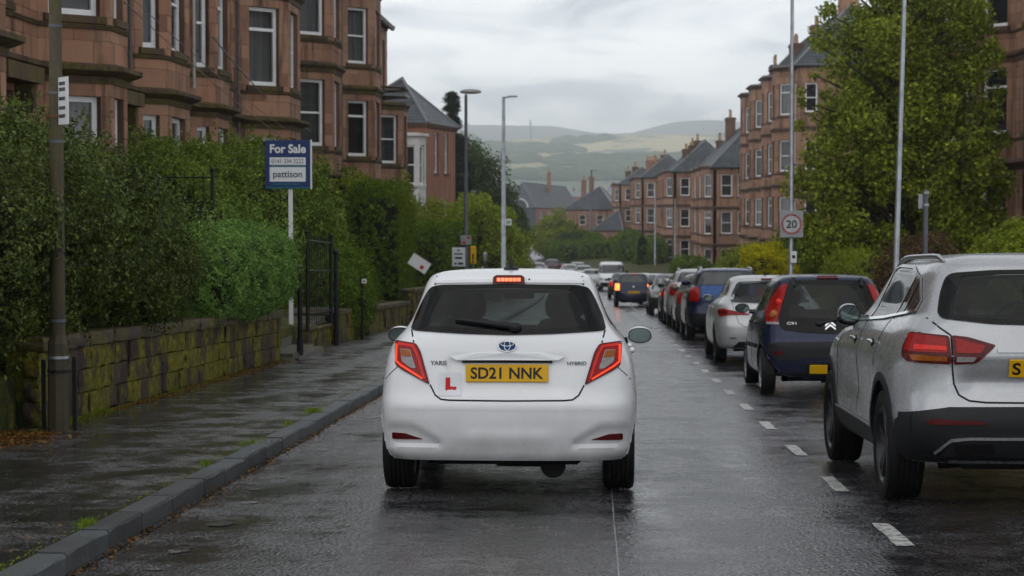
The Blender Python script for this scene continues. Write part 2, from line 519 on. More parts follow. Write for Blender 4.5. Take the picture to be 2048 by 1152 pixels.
class MB:
    def __init__(s):
        s.v, s.f = [], []

    def add(s, vs, fs):
        b = len(s.v)
        s.v += [tuple(p) for p in vs]
        s.f += [tuple(i + b for i in f) for f in fs]

    def box(s, x0, x1, y0, y1, z0, z1, bev=0.0):
        if bev <= 0:
            s.add([(x0, y0, z0), (x1, y0, z0), (x1, y1, z0), (x0, y1, z0), (x0, y0, z1), (x1, y0, z1), (x1, y1, z1), (x0, y1, z1)],
                  [(0, 3, 2, 1), (4, 5, 6, 7), (0, 1, 5, 4), (1, 2, 6, 5), (2, 3, 7, 6), (3, 0, 4, 7)])
            return
        vs, fs = bevbox(x0, x1, y0, y1, z0, z1, bev)
        s.add(vs, fs)

    def fbox(s, P, U, N, u0, u1, v0, v1, n0, n1, slope=0.0):
        """box in a facade frame: u along, v up, n outward"""
        vs = []
        for n in (n0, n1):
            for (u, vv) in ((u0, v0), (u1, v0), (u1, v1), (u0, v1)):
                vs.append((P[0] + U[0] * u + N[0] * n, P[1] + U[1] * u + N[1] * n, vv + slope * u))
        s.add(vs, [(0, 1, 2, 3), (4, 7, 6, 5), (0, 4, 5, 1), (1, 5, 6, 2), (2, 6, 7, 3), (3, 7, 4, 0)])

    def tube(s, pts, r, n=10, cap=True):
        pts = [Vector(p) for p in pts]
        rs = r if isinstance(r, (list, tuple)) else [r] * len(pts)
        base = len(s.v)
        up0 = None
        for i, p in enumerate(pts):
            d = (pts[min(i + 1, len(pts) - 1)] - pts[max(i - 1, 0)]).normalized()
            a = d.orthogonal().normalized() if up0 is None else (up0 - d * up0.dot(d)).normalized()
            up0 = a
            b = d.cross(a)
            for k in range(n):
                t = 2 * math.pi * k / n
                s.v.append(tuple(p + (a * math.cos(t) + b * math.sin(t)) * rs[i]))
        for i in range(len(pts) - 1):
            for k in range(n):
                k2 = (k + 1) % n
                s.f.append((base + i * n + k, base + i * n + k2, base + (i + 1) * n + k2, base + (i + 1) * n + k))
        if cap:
            s.f.append(tuple(base + k for k in range(n))[::-1])
            s.f.append(tuple(base + (len(pts) - 1) * n + k for k in range(n)))

    def lathe(s, prof, c, axis='z', n=24, closed=False):
        """prof: (r, h) pairs turned about an axis through c"""
        base = len(s.v)
        for (r, h) in prof:
            for k in range(n):
                t = 2 * math.pi * k / n
                a, b = r * math.cos(t), r * math.sin(t)
                if axis == 'z':
                    p = (c[0] + a, c[1] + b, c[2] + h)
                elif axis == 'x':
                    p = (c[0] + h, c[1] + a, c[2] + b)
                else:
                    p = (c[0] + a, c[1] + h, c[2] + b)
                s.v.append(p)
        m = len(prof)
        for i in range(m if closed else m - 1):
            j = (i + 1) % m
            for k in range(n):
                k2 = (k + 1) % n
                s.f.append((base + i * n + k, base + i * n + k2, base + j * n + k2, base + j * n + k))

    def ell(s, c, r, nu=16, nv=10):
        prof = [(max(1e-4, math.sin(math.pi * i / nv)), -math.cos(math.pi * i / nv)) for i in range(nv + 1)]
        b = len(s.v)
        s.lathe(prof, (0, 0, 0), 'z', nu)
        for i in range(b, len(s.v)):
            p = s.v[i]
            s.v[i] = (c[0] + p[0] * r[0], c[1] + p[1] * r[1], c[2] + p[2] * r[2])

    def mesh(s, name, smooth=None):
        me = bpy.data.meshes.new(name)
        me.from_pydata(s.v, [], s.f)
        if smooth is not None:
            me.shade_smooth()
            if smooth < 180:
                try:
                    me.set_sharp_from_angle(angle=R(smooth))
                except Exception:
                    pass
        me.update()
        return me

    def build(s, name, mat, parent=None, smooth=None, fix=False):
        me = s.mesh(name, smooth)
        if fix:
            fixnormals(me)
        return link(name, me, parent, mat)


def fixnormals(me):
    import bmesh
    bm = bmesh.new()
    bm.from_mesh(me)
    bmesh.ops.recalc_face_normals(bm, faces=bm.faces)
    bm.to_mesh(me)
    bm.free()


def bevbox(x0, x1, y0, y1, z0, z1, b):
    """a box with a chamfer round every edge: 24 vertices, 26 faces"""
    X, Y, Z = (x0, x1), (y0, y1), (z0, z1)
    b = min(b, (x1 - x0) * 0.45, (y1 - y0) * 0.45, (z1 - z0) * 0.45)
    vs, idx = [], {}
    for i in (0, 1):
        for j in (0, 1):
            for k in (0, 1):
                si, sj, sk = (1 if i == 0 else -1), (1 if j == 0 else -1), (1 if k == 0 else -1)
                for a, off in (('x', (0, sj * b, sk * b)), ('y', (si * b, 0, sk * b)), ('z', (si * b, sj * b, 0))):
                    idx[(i, j, k, a)] = len(vs)
                    vs.append((X[i] + off[0], Y[j] + off[1], Z[k] + off[2]))
    f = []
    for i in (0, 1):
        q = [idx[(i, j, k, 'x')] for j, k in ((0, 0), (1, 0), (1, 1), (0, 1))]
        f.append(tuple(q if i else q[::-1]))
    for j in (0, 1):
        q = [idx[(i, j, k, 'y')] for i, k in ((0, 0), (1, 0), (1, 1), (0, 1))]
        f.append(tuple(q[::-1] if j else q))
    for k in (0, 1):
        q = [idx[(i, j, k, 'z')] for i, j in ((0, 0), (1, 0), (1, 1), (0, 1))]
        f.append(tuple(q if k else q[::-1]))
    for i in (0, 1):
        for j in (0, 1):
            q = [idx[(i, j, 0, 'x')], idx[(i, j, 0, 'y')], idx[(i, j, 1, 'y')], idx[(i, j, 1, 'x')]]
            f.append(tuple(q[::-1] if i ^ j else q))
    for i in (0, 1):
        for k in (0, 1):
            q = [idx[(i, 0, k, 'x')], idx[(i, 1, k, 'x')], idx[(i, 1, k, 'z')], idx[(i, 0, k, 'z')]]
            f.append(tuple(q[::-1] if i ^ k else q))
    for j in (0, 1):
        for k in (0, 1):
            q = [idx[(0, j, k, 'y')], idx[(0, j, k, 'z')], idx[(1, j, k, 'z')], idx[(1, j, k, 'y')]]
            f.append(tuple(q[::-1] if j ^ k else q))
    for i in (0, 1):
        for j in (0, 1):
            for k in (0, 1):
                q = [idx[(i, j, k, a)] for a in 'xyz']
                f.append(tuple(q if (i + j + k) % 2 else q[::-1]))
    return vs, f


def text(name, body, w, h, mat, parent=None, depth=0.002, bold=0.0, spacing=1.0):
    """lettering in its local XZ plane facing -Y, centred, stretched to w x h"""
    c = bpy.data.curves.new('lettering', 'FONT')
    c.body = body
    c.align_x = 'CENTER'
    c.align_y = 'CENTER'
    c.extrude = 0.01
    c.offset = bold
    c.space_character = spacing
    c.resolution_u = 4
    o = bpy.data.objects.new('lettering_tmp', c)
    me = bpy.data.meshes.new_from_object(o)
    bpy.data.objects.remove(o)
    n = len(me.vertices)
    co = np.empty(n * 3)
    me.vertices.foreach_get('co', co)
    co = co.reshape(-1, 3)
    lo, hi = co.min(0), co.max(0)
    ctr = (lo + hi) / 2
    q = np.empty_like(co)
    q[:, 0] = (co[:, 0] - ctr[0]) / (hi[0] - lo[0]) * w
    q[:, 2] = (co[:, 1] - ctr[1]) / (hi[1] - lo[1]) * h
    q[:, 1] = -(co[:, 2] - ctr[2]) / 0.02 * depth
    me.vertices.foreach_set('co', q.ravel())
    me.update()
    me.name = name
    return link(name, me, parent, mat)


# ------------------------------------------------------------------ the lie of the land
S0 = -0.03125


def smooth01(t):
    t = max(0.0, min(1.0, t))
    return t * t * (3 - 2 * t)


def road_z(y):
    if y <= 105:
        return S0 * y
    if y <= 205:
        t = y - 105
        return S0 * 105 + S0 * t - 0.5 * (S0 / 100) * t * t
    z = S0 * 105 + S0 * 50
    t = min(y - 205, 95)
    z += 0.5 * 0.00027 * t * t
    if y > 300:
        z += 0.00027 * 95 * min(y - 300, 60) * 0.6
    return z


def road_dx(y):
    if y < 80:
        return 0.0
    d = -0.0002 * (min(y, 330) - 80) ** 2
    if 180 < y < 300:
        d -= 4.2 * smooth01((y - 180) / 45) * (1 - smooth01((y - 245) / 55))
    return d


def slope_at(y):
    return math.atan((road_z(y + 1) - road_z(y - 1)) / 2)


KERB_L, KERB_R = -2.58, 4.25
PAVE_L, PAVE_R = -4.9, 6.1


def ribbon(name, x0, x1, ys, dz, mat, n=1, wob=0.0, kind='structure', label=None):
    mb = MB()
    for i, y in enumerate(ys):
        for k in range(n + 1):
            t = k / n
            mb.v.append((x0 + (x1 - x0) * t + road_dx(y), y, road_z(y) + dz + (random.uniform(-wob, wob) if wob and 0 < k < n else 0)))
    for i in range(len(ys) - 1):
        for k in range(n):
            a = i * (n + 1) + k
            mb.f.append((a, a + 1, a + n + 2, a + n + 1))
    o = mb.build(name, mat)
    return tag(o, label=label, kind=kind)


YS = [-25 + i * 2.5 for i in range(50)] + [100 + i * 5 for i in range(65)]
ribbon('road', KERB_L, KERB_R, YS, 0.0, 'road', label='wet dark asphalt road running downhill')
ribbon('pavement', PAVE_L - 0.3, KERB_L - 0.125, YS, 0.098, 'pavement', label='wet asphalt footway beside the mossy wall')
ribbon('pavement', KERB_R + 0.125, PAVE_R + 0.3, YS, 0.098, 'pavement', label='footway behind the parked cars')
# a side street opens on the left where the far cars stand
mb = MB()
for y in range(158, 232, 4):
    mb.v += [(road_dx(y) - 14, y, road_z(y) + 0.125), (road_dx(y) + KERB_L + 0.3, y, road_z(y) + 0.13)]
for i in range(len(mb.v) // 2 - 1):
    mb.f.append((2 * i, 2 * i + 1, 2 * i + 3, 2 * i + 2))
tag(mb.build('side_road', 'road'), 'far side street opening on the left of the road', kind='structure')


# terrain: gardens either side, the town's plain, and the far hills
def hnoise(x, y):
    return (math.sin(x * 0.0047 + 1.3) * math.cos(y * 0.0031 + x * 0.0012) + 0.5 * math.sin(x * 0.0113 + y * 0.0075 + 2)
            + 0.25 * math.sin(x * 0.027 - y * 0.017))


def ground_z(x, y):
    u = x - road_dx(y)
    z = road_z(y)
    if PAVE_L - 0.2 < u < PAVE_R + 0.2:
        return z - 0.06
    if u <= PAVE_L - 0.2:
        d = PAVE_L - 0.2 - u
        return z + 0.55 + min(d, 5) * 0.2
    d = u - PAVE_R - 0.2
    return z + 0.25 + min(d, 7) * 0.07


mb = MB()
gx = [-400, -120, -60, -40, -30, -22, -16, -12, -9.5, -8, -6.5, -5.6, -5.12, -5.08, -2.5, 0, 2, 4, 6.28, 6.32, 7, 9, 12, 15, 20, 30, 45, 70, 130, 400]
gy = [-25, -10, 0, 10, 20, 30, 40, 50, 60, 70, 80, 90, 100, 110, 120, 130, 140, 150, 160, 170, 180, 190, 200, 210, 220, 230, 240, 250, 260, 270, 280, 290, 300, 330, 360, 400, 430]
for y in gy:
    for x in gx:
        mb.v.append((x + road_dx(y), y, ground_z(x + road_dx(y), y)))
for j in range(len(gy) - 1):
    for i in range(len(gx) - 1):
        a = j * len(gx) + i
        mb.f.append((a, a + 1, a + len(gx) + 1, a + len(gx)))
tag(mb.build('ground', 'soil'), 'garden ground either side of the street', kind='structure')

# ------------------------------------------------------------------ far terrain and hills
def far_z(x, y):
    pts = [(425, -3.6), (700, -8), (1100, -4), (1400, 7), (2000, 33), (2600, 74), (3100, 108), (3500, 119), (4100, 110), (4700, 180), (5200, 222), (5800, 190)]
    z = pts[-1][1]
    for (a, za), (b, zb) in zip(pts, pts[1:]):
        if y <= b:
            t = max(0, (y - a) / (b - a))
            z = za + (zb - za) * t
            break
    amp = min(1.0, max(0, (y - 900) / 1500))
    z += amp * 4 * hnoise(x * 1.6, y)
    z += 14 * math.exp(-((x - 130) / 260) ** 2 - ((y - 3350) / 420) ** 2)
    z += 13 * math.exp(-((x - 250) / 190) ** 2 - ((y - 5000) / 500) ** 2)
    z -= 22 * math.exp(-((x - 60) / 120) ** 2 - ((y - 5200) / 700) ** 2)
    return z


mb = MB()
xs = [-1500 + i * 50 for i in range(61)]
ys = [425, 480, 560, 660, 780, 900] + [980 + i * 50 for i in range(97)]
for y in ys:
    for x in xs:
        mb.v.append((x, y, far_z(x, y)))
for j in range(len(ys) - 1):
    for i in range(len(xs) - 1):
        a = j * len(xs) + i
        mb.f.append((a, a + 1, a + len(xs) + 1, a + len(xs)))
t = NT('hill_fields')
v = t.coord('World', (0.6, 0.30, 0))
wob = t.noise(v, 0.012, 4, out='Color')
vw = t.n.new('ShaderNodeVectorMath')
vw.operation = 'MULTIPLY_ADD'
t.l.new(wob, vw.inputs[0])
vw.inputs[1].default_value = (120, 120, 0)
t.l.new(v, vw.inputs[2])
cell = t.vor(vw.outputs[0], 0.0062, 'Color')
sep = t.n.new('ShaderNodeSeparateColor')
t.l.new(cell, sep.inputs[0])
fields = t.ramp(sep.outputs[0], [(0.0, (0.13, 0.17, 0.06)), (0.22, (0.24, 0.26, 0.10)), (0.42, (0.42, 0.39, 0.18)), (0.65, (0.62, 0.52, 0.26)), (1.0, (0.70, 0.58, 0.32))])
woods = t.ramp(t.noise(t.coord('World', (1, 0.42, 0)), 0.012, 7, 0.66), [(0.53, 0.0), (0.56, 1.0)])
c = t.mix(woods, fields, (0.11, 0.15, 0.12))  # wood, low-ground and moor tones lightened to paint in some haze
sy = t.n.new('ShaderNodeSeparateXYZ')
t.l.new(t.coord('World'), sy.inputs[0])
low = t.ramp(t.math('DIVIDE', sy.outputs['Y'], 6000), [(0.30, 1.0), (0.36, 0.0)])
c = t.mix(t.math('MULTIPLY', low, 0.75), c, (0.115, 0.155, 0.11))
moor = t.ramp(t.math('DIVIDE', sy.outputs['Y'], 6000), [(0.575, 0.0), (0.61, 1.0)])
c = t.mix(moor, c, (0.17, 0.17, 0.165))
t.set(col=c, rough=0.95, spec=0.1)
M['hills'] = t.m
tag(mb.build('hills', 'hills', smooth=180), 'far patchwork hills with fields and woods under haze', kind='structure')

# rough woods on the far slopes: joined, nobody could count the trees
rg = np.random.default_rng(5)
mb = MB()
k = 0
while k < 2600:
    y = rg.uniform(950, 3200)
    x = rg.uniform(-0.09, 0.12) * y + rg.uniform(-60, 60)
    if math.sin(x * 0.011 + y * 0.0035) + math.sin(x * 0.021 - y * 0.006 + 1) + 0.9 * math.sin(y * 0.017) < 0.75 - (0.9 if y < 1500 else 0):
        continue
    k += 1
    r = rg.uniform(4, 9)
    z = far_z(x, y)
    w = r * rg.uniform(1.0, 2.2)
    mb.lathe([(0.2, -1), (w * .9, 0.5), (w, r * 0.5), (w * .55, r * 0.95), (0.1, r * 1.15)], (x, y, z), 'z', 6)
tag(mb.build('far_woods', 'darktree', smooth=180), 'dark far-off woods scattered over the lower hills', kind='stuff')

mast = empty('radio_mast', (0, 0, 0), label='thin tall radio mast on the skyline of the hills', cat='mast')
mb = MB()
mx, my = -93, 3000
mzb = far_z(mx, my) - 1
mb.tube([(mx, my, mzb), (mx, my, mzb + 36)], [1.3, 0.9], 6)
mb.build('mast_pole', 'galv_dk', mast)
mb = MB()
mb.tube([(mx, my, mzb + 24), (mx, my, mzb + 32)], [1.3, 1.3], 6)
mb.build('antenna', 'galv_dk', mast)


# ------------------------------------------------------------------ masonry
BLOCKS = []


def block_meshes(mat, n=4, bev=0.03, rough=0.0, name='stone_block'):
    out = []
    for i in range(n):
        mb = MB()
        vs, fs = bevbox(0, 1, 0, 1, 0, 1, bev)
        vs = [tuple(c + random.uniform(-rough, rough) for c in p) for p in vs]
        mb.add(vs, fs)
        me = mb.mesh(name)
        fixnormals(me)
        me.materials.append(M[mat])
        out.append(me)
    return out


class Masonry:
    """collects the faced stones of one building; the largest in the picture become objects"""

    def __init__(s, parent, mat, cap=300):
        s.parent, s.mat, s.cap, s.items = parent, mat, cap, []
        s.core = MB()

    def stone(s, P, U, N, u0, u1, v0, v1, n0, n1):
        y = P[1] + U[1] * (u0 + u1) / 2
        x = P[0] + U[0] * (u0 + u1) / 2
        z = (v0 + v1) / 2
        view = Vector((-x, -y, 1.485 - z)).normalized()
        face = max(0.0, view.x * N[0] + view.y * N[1])
        px = 1185 + x / max(y, 1) * 4000
        py = 420 - (z - 1.485) / max(y, 1) * 4000
        size = (u1 - u0) * (v1 - v0) * face / max(y, 1) ** 2
        if px < -30 or px > 2080 or py < -30 or py > 600:
            size *= 0.01
        s.items.append((size, P, U, N, u0, u1, v0, v1, n0, n1))

    def finish(s, name='stone_block', stuff='stone_facing'):
        s.items.sort(key=lambda a: -a[0])
        protos = block_meshes(s.mat, 4, 0.035, 0.004, name)
        for k, (sz, P, U, N, u0, u1, v0, v1, n0, n1) in enumerate(s.items[:s.cap]):
            o = bpy.data.objects.new(name, protos[k % 4])
            COL.objects.link(o)
            o.parent = s.parent
            du, dv, dn = u1 - u0, v1 - v0, n1 - n0
            base = (P[0] + U[0] * u0 + N[0] * n0, P[1] + U[1] * u0 + N[1] * n0, v0)
            m = Matrix(((U[0] * du, N[0] * dn, 0, base[0]), (U[1] * du, N[1] * dn, 0, base[1]), (0, 0, dv, base[2]), (0, 0, 0, 1)))
            o.matrix_local = s.parent.matrix_world.inverted() @ m
        rest = s.items[s.cap:]
        if rest:
            mb = MB()
            for (sz, P, U, N, u0, u1, v0, v1, n0, n1) in rest:
                b = 0.008
                q = []
                for (n, e) in ((n0, 0), (n1 - b, 0), (n1, b)):
                    for (u, vv) in ((u0 + e, v0 + e), (u1 - e, v0 + e), (u1 - e, v1 - e), (u0 + e, v1 - e)):
                        q.append((P[0] + U[0] * u + N[0] * n, P[1] + U[1] * u + N[1] * n, vv))
                mb.add(q, [(8, 9, 10, 11)] + [(a + 4 * r, (a + 1) % 4 + 4 * r, (a + 1) % 4 + 4 * r + 4, a + 4 * r + 4) for r in (0, 1) for a in range(4)])
            tag(mb.build(stuff, s.mat, s.parent), kind='stuff')


def frame_of(p0, p1):
    L = math.hypot(p1[0] - p0[0], p1[1] - p0[1])
    U = ((p1[0] - p0[0]) / L, (p1[1] - p0[1]) / L)
    return L, U, (U[1], -U[0])


def window(parent, P, U, N, u0, u1, v0, v1, style='sash', sill='cornice', frame='upvc', recess=0.13):
    b = 0.095
    f = MB()
    n0, n1 = -recess - 0.08, -recess
    f.fbox(P, U, N, u0, u0 + b, v0, v1, n0, n1)
    f.fbox(P, U, N, u1 - b, u1, v0, v1, n0, n1)
    f.fbox(P, U, N, u0 + b, u1 - b, v1 - b, v1, n0, n1)
    f.fbox(P, U, N, u0 + b, u1 - b, v0, v0 + b * 1.2, n0, n1)
    if style == 'sash':
        m = v0 + (v1 - v0) * 0.5
        f.fbox(P, U, N, u0 + b, u1 - b, m - 0.03, m + 0.03, n0 + .01, n1 - 0.012)
    elif style == 'tilt':
        m = v0 + (v1 - v0) * 0.72
        f.fbox(P, U, N, u0 + b, u1 - b, m - 0.04, m + 0.04, n0 + .01, n1 - 0.006)
    if u1 - u0 > 1.5:
        c = (u0 + u1) / 2
        f.fbox(P, U, N, c - 0.05, c + 0.05, v0 + b, v1 - b, n0 + .005, n1 - 0.004)
    w = f.build('window', frame, parent)
    p = MB()
    nn_ = n0 + 0.03
    p.add([(P[0] + U[0] * u + N[0] * nn_, P[1] + U[1] * u + N[1] * nn_, z_) for u, z_ in ((u0 + b, v0 + b), (u1 - b, v0 + b), (u1 - b, v1 - b), (u0 + b, v1 - b))], [(0, 1, 2, 3)])
    p.build('pane', 'pane', w)
    c = MB()
    c.fbox(P, U, N, u0 - .03, u1 + .03, v0 - .03, v1 + .03, n0 - 0.16, n0 - 0.14)
    c.build('curtain', 'curtain', w)
    s = MB()
    s.fbox(P, U, N, u0 - 0.10, u1 + 0.10, v0 - 0.13, v0 - 0.004, -recess, 0.07)
    s.build('sill', sill, w)
    return w


def panel(ms, p0, p1, zb, zt, ops, course=0.37, blen=0.72, blocks=True, thick=0.30):
    L, U, N = frame_of(p0, p1)
    P = p0
    br = sorted(set([zb, zt] + [z for o in ops for z in (o[2], o[3]) if zb < z < zt]))
    r = 0
    for a, b in zip(br, br[1:]):
        n = max(1, round((b - a) / course))
        mid = (a + b) / 2
        cuts = sorted([(o[0], o[1]) for o in ops if o[2] < mid < o[3]])
        iv, u = [], 0.0
        for (c0, c1) in cuts:
            if c0 - u > 0.01:
                iv.append((u, c0))
            u = c1
        if L - u > 0.01:
            iv.append((u, L))
        for (c0, c1) in iv:
            ms.core.fbox(P, U, N, c0, c1, a, b, -thick, -0.018 if blocks else 0.0)
        if not blocks:
            continue
        for i in range(n):
            v0, v1 = a + (b - a) * i / n, a + (b - a) * (i + 1) / n
            r += 1
            for (c0, c1) in iv:
                w = c1 - c0
                k = max(1, round(w / blen))
                off = 0.5 * w / k if (r % 2 and k > 1) else 0
                edges = [c0] + [c0 + off + w * j / k for j in range(1 if not off else 0, k)] + [c1]
                edges = sorted(set(round(e + (random.uniform(-.05, .05) if c0 < e < c1 else 0), 4) for e in edges))
                for e0, e1 in zip(edges, edges[1:]):
                    if e1 - e0 < 0.03:
                        continue
                    ms.stone(P, U, N, e0 + 0.003, e1 - 0.003, v0 + 0.003, v1 - 0.003, -0.017, random.uniform(0.0, 0.006))


def sweep(path, prof, closed=False):
    """profile of (out, z) pairs carried along a path in plan, mitred at its corners"""
    mb = MB()
    n = len(path)
    for i, p in enumerate(path):
        def nrm(a, b):
            return frame_of(a, b)[2]
        if 0 < i < n - 1:
            a, b = nrm(path[i - 1], p), nrm(p, path[i + 1])
            m = Vector((a[0] + b[0], a[1] + b[1]))
            m = m / max(0.35, (m.length_squared / 2)) if m.length > 1e-6 else Vector(a)
        else:
            m = Vector(nrm(path[0], path[1]) if i == 0 else nrm(path[-2], path[-1]))
        for (o, z) in prof:
            mb.v.append((p[0] + m.x * o, p[1] + m.y * o, z))
    k = len(prof)
    for i in range(n - 1):
        for j in range(k):
            j2 = (j + 1) % k
            mb.f.append((i * k + j, i * k + j2, (i + 1) * k + j2, (i + 1) * k + j))
    mb.f.append(tuple(range(k)))
    mb.f.append(tuple(range((n - 1) * k, n * k))[::-1])
    return mb


def cornice(parent, path, z, h, d, mat, name='string_course'):
    pr = [(-0.1, z), (0.03, z), (0.05, z + h * .35), (d * .7, z + h * .5), (d, z + h * .62), (d, z + h * .85), (d * .3, z + h), (-0.1, z + h)]
    o = sweep(path, pr).build(name, mat, parent, fix=True)
    return o


def plane_slates(mb, e0, e1, r0, r1, row=0.26, wid=0.34, amp=0.006):
    """slates on the slope between eaves e0-e1 and ridge r0-r1"""
    e0, e1, r0, r1 = map(Vector, (e0, e1, r0, r1))
    H = ((r0 + r1) / 2 - (e0 + e1) / 2).length
    n = max(2, round(H / row))
    nn = (e1 - e0).cross(r0 - e0 if (r0 - e0).length > 1e-3 else r1 - e0).normalized()
    if nn.z < 0:
        nn = -nn
    for i in range(n):
        t0, t1 = i / n, min(1, (i + 1.12) / n)
        a0, a1 = e0.lerp(r0, t0), e1.lerp(r1, t0)
        b0, b1 = e0.lerp(r0, t1), e1.lerp(r1, t1)
        L = (a1 - a0).length
        k = max(1, int(L / wid))
        off = 0.5 / k if i % 2 else 0
        cuts = [0] + [min(1, j / k + off) for j in range(0 if off else 1, k)] + [1]
        for c0, c1 in zip(cuts, cuts[1:]):
            if c1 - c0 < 1e-4:
                continue
            h0, h1 = nn * (0.030 + random.uniform(0, amp * 2)), nn * (0.008 + random.uniform(0, amp))
            p = [a0.lerp(a1, c0) + h0, a0.lerp(a1, c1) + h0, b0.lerp(b1, c1) + h1, b0.lerp(b1, c0) + h1]
            q = [a0.lerp(a1, c0), a0.lerp(a1, c1)]
            mb.add(p + q, [(0, 1, 2, 3), (4, 5, 1, 0)])


def roof_part(parent, planes, mat='slate', ridges=(), detail=True):
    """the roof shell, its slates as one mass, and lead ridges"""
    sh = MB()
    sl = MB()
    for (e0, e1, r0, r1) in planes:
        pts = [e0, e1, r1, r0] if (Vector(r0) - Vector(r1)).length > 1e-3 else [e0, e1, r1]
        sh.add([(p[0], p[1], p[2] - 0.01) for p in pts], [tuple(range(len(pts)))])
        if detail:
            plane_slates(sl, e0, e1, r0, r1)
    roof = sh.build('roof', mat, parent)
    if detail:
        tag(sl.build('slates', mat, roof), kind='stuff')
    for (a, b) in ridges:
        m = MB()
        a2, b2 = Vector(a) + Vector((0, 0, .04)), Vector(b) + Vector((0, 0, .04))
        m.tube([a2, b2], 0.09, 6)
        m.build('ridge', 'lead', roof)
    return roof


def chimney(parent, x, y, z0, z1, lx, ly, pots, mat='stone_r', axis='y'):
    m = MB()
    m.box(x - lx / 2, x + lx / 2, y - ly / 2, y + ly / 2, z0, z1 - 0.25)
    m.box(x - lx / 2 - .07, x + lx / 2 + .07, y - ly / 2 - .07, y + ly / 2 + .07, z1 - 0.247, z1 - 0.1)
    m.box(x - lx / 2 - .02, x + lx / 2 + .02, y - ly / 2 - .02, y + ly / 2 + .02, z1 - 0.097, z1)
    c = m.build('chimney', mat, parent)
    for i in range(pots):
        t = (i + 0.5) / pots - 0.5
        px, py = (x + t * lx * .9, y) if axis == 'x' else (x, y + t * ly * .9)
        h = random.uniform(0.5, 0.85)
        p = MB()
        p.lathe([(0.13, 0), (0.15, .05), (0.11, .1), (0.10, h - .1), (0.13, h - .07), (0.13, h), (0.08, h), (0.08, h - .15)], (px, py, z1), 'z', 8)
        p.build('chimney_pot', 'terracotta', c)
    return c


def bay_path(x, d, y0, y1, bays):
    """plan path from y0 to y1 (d = +1 left side going away, -1 right side coming back); bays: (start, depth, cant, front)"""
    pts, kinds = [(x, y0)], []
    sgn = 1 if y1 > y0 else -1
    for (b, dep, cant, fr) in bays:
        if abs(b - pts[-1][1]) > 0.05:
            pts.append((x, b))
            kinds.append('flat')
        X = x + dep * d
        pts += [(X, b + cant * sgn), (X, b + (cant + fr) * sgn), (x, b + (2 * cant + fr) * sgn)]
        kinds += ['cant', 'front', 'cant']
    if abs(y1 - pts[-1][1]) > 0.05:
        pts.append((x, y1))
        kinds.append('flat')
    return pts, kinds


def storey(ms, bld, pts, kinds, zb, h, fl, blocks, mats, doors=(), sill_h=0.85, win_h=2.08, course=0.37, skip=()):
    for i, kd in enumerate(kinds):
        if i in skip:
            continue
        p0, p1 = pts[i], pts[i + 1]
        L, U, N = frame_of(p0, p1)
        ops, wins = [], []
        wb, wt = zb + sill_h, zb + sill_h + win_h
        if kd == 'cant':
            w = min(1.0, L - 0.42)
            if w > 0.28:
                ops.append(((L - w) / 2, (L + w) / 2, wb, wt))
        elif kd == 'front':
            w = min(1.35, L - 0.5)
            if L > 3.0:
                w = 2.1
            ops.append(((L - w) / 2, (L + w) / 2, wb, wt))
        else:
            k = int(L // 2.4)
            for j in range(k):
                c = L * (j + 0.5) / k
                if fl == 0 and (i, j) in doors:
                    ops.append((c - 0.65, c + 0.65, zb + 0.05, zb + 2.9))
                    wins.append('door')
                    continue
                ops.append((c - 0.52, c + 0.52, wb, wt))
        panel(ms, p0, p1, zb, zb + h, ops, blocks=blocks, course=course)
        for q, o in enumerate(ops):
            if o[2] < zb + 0.2:
                dm = MB()
                dm.fbox(p0, U, N, o[0], o[1], o[2], o[3] - 0.6, -0.28, -0.22)
                dd = dm.build('door', 'gloss_black', bld)
                dm = MB()
                dm.fbox(p0, U, N, o[0], o[1], o[3] - 0.58, o[3], -0.27, -0.24)
                dm.build('fanlight', 'glass_dk', dd)
                hd = MB()
                hd.fbox(p0, U, N, o[0] - 0.35, o[1] + 0.35, o[3] + 0.12, o[3] + 0.38, 0.01, 0.42)
                hd.fbox(p0, U, N, o[0] - 0.3, o[0] - 0.08, o[3] - 0.35, o[3] + 0.117, 0.01, 0.3)
                hd.fbox(p0, U, N, o[1] + 0.08, o[1] + 0.3, o[3] - 0.35, o[3] + 0.117, 0.01, 0.3)
                hd.build('door_canopy', mats[1], bld)
            else:
                window(bld, p0, U, N, *o, style='sash' if (i + fl) % 3 else 'tilt', sill=mats[1])


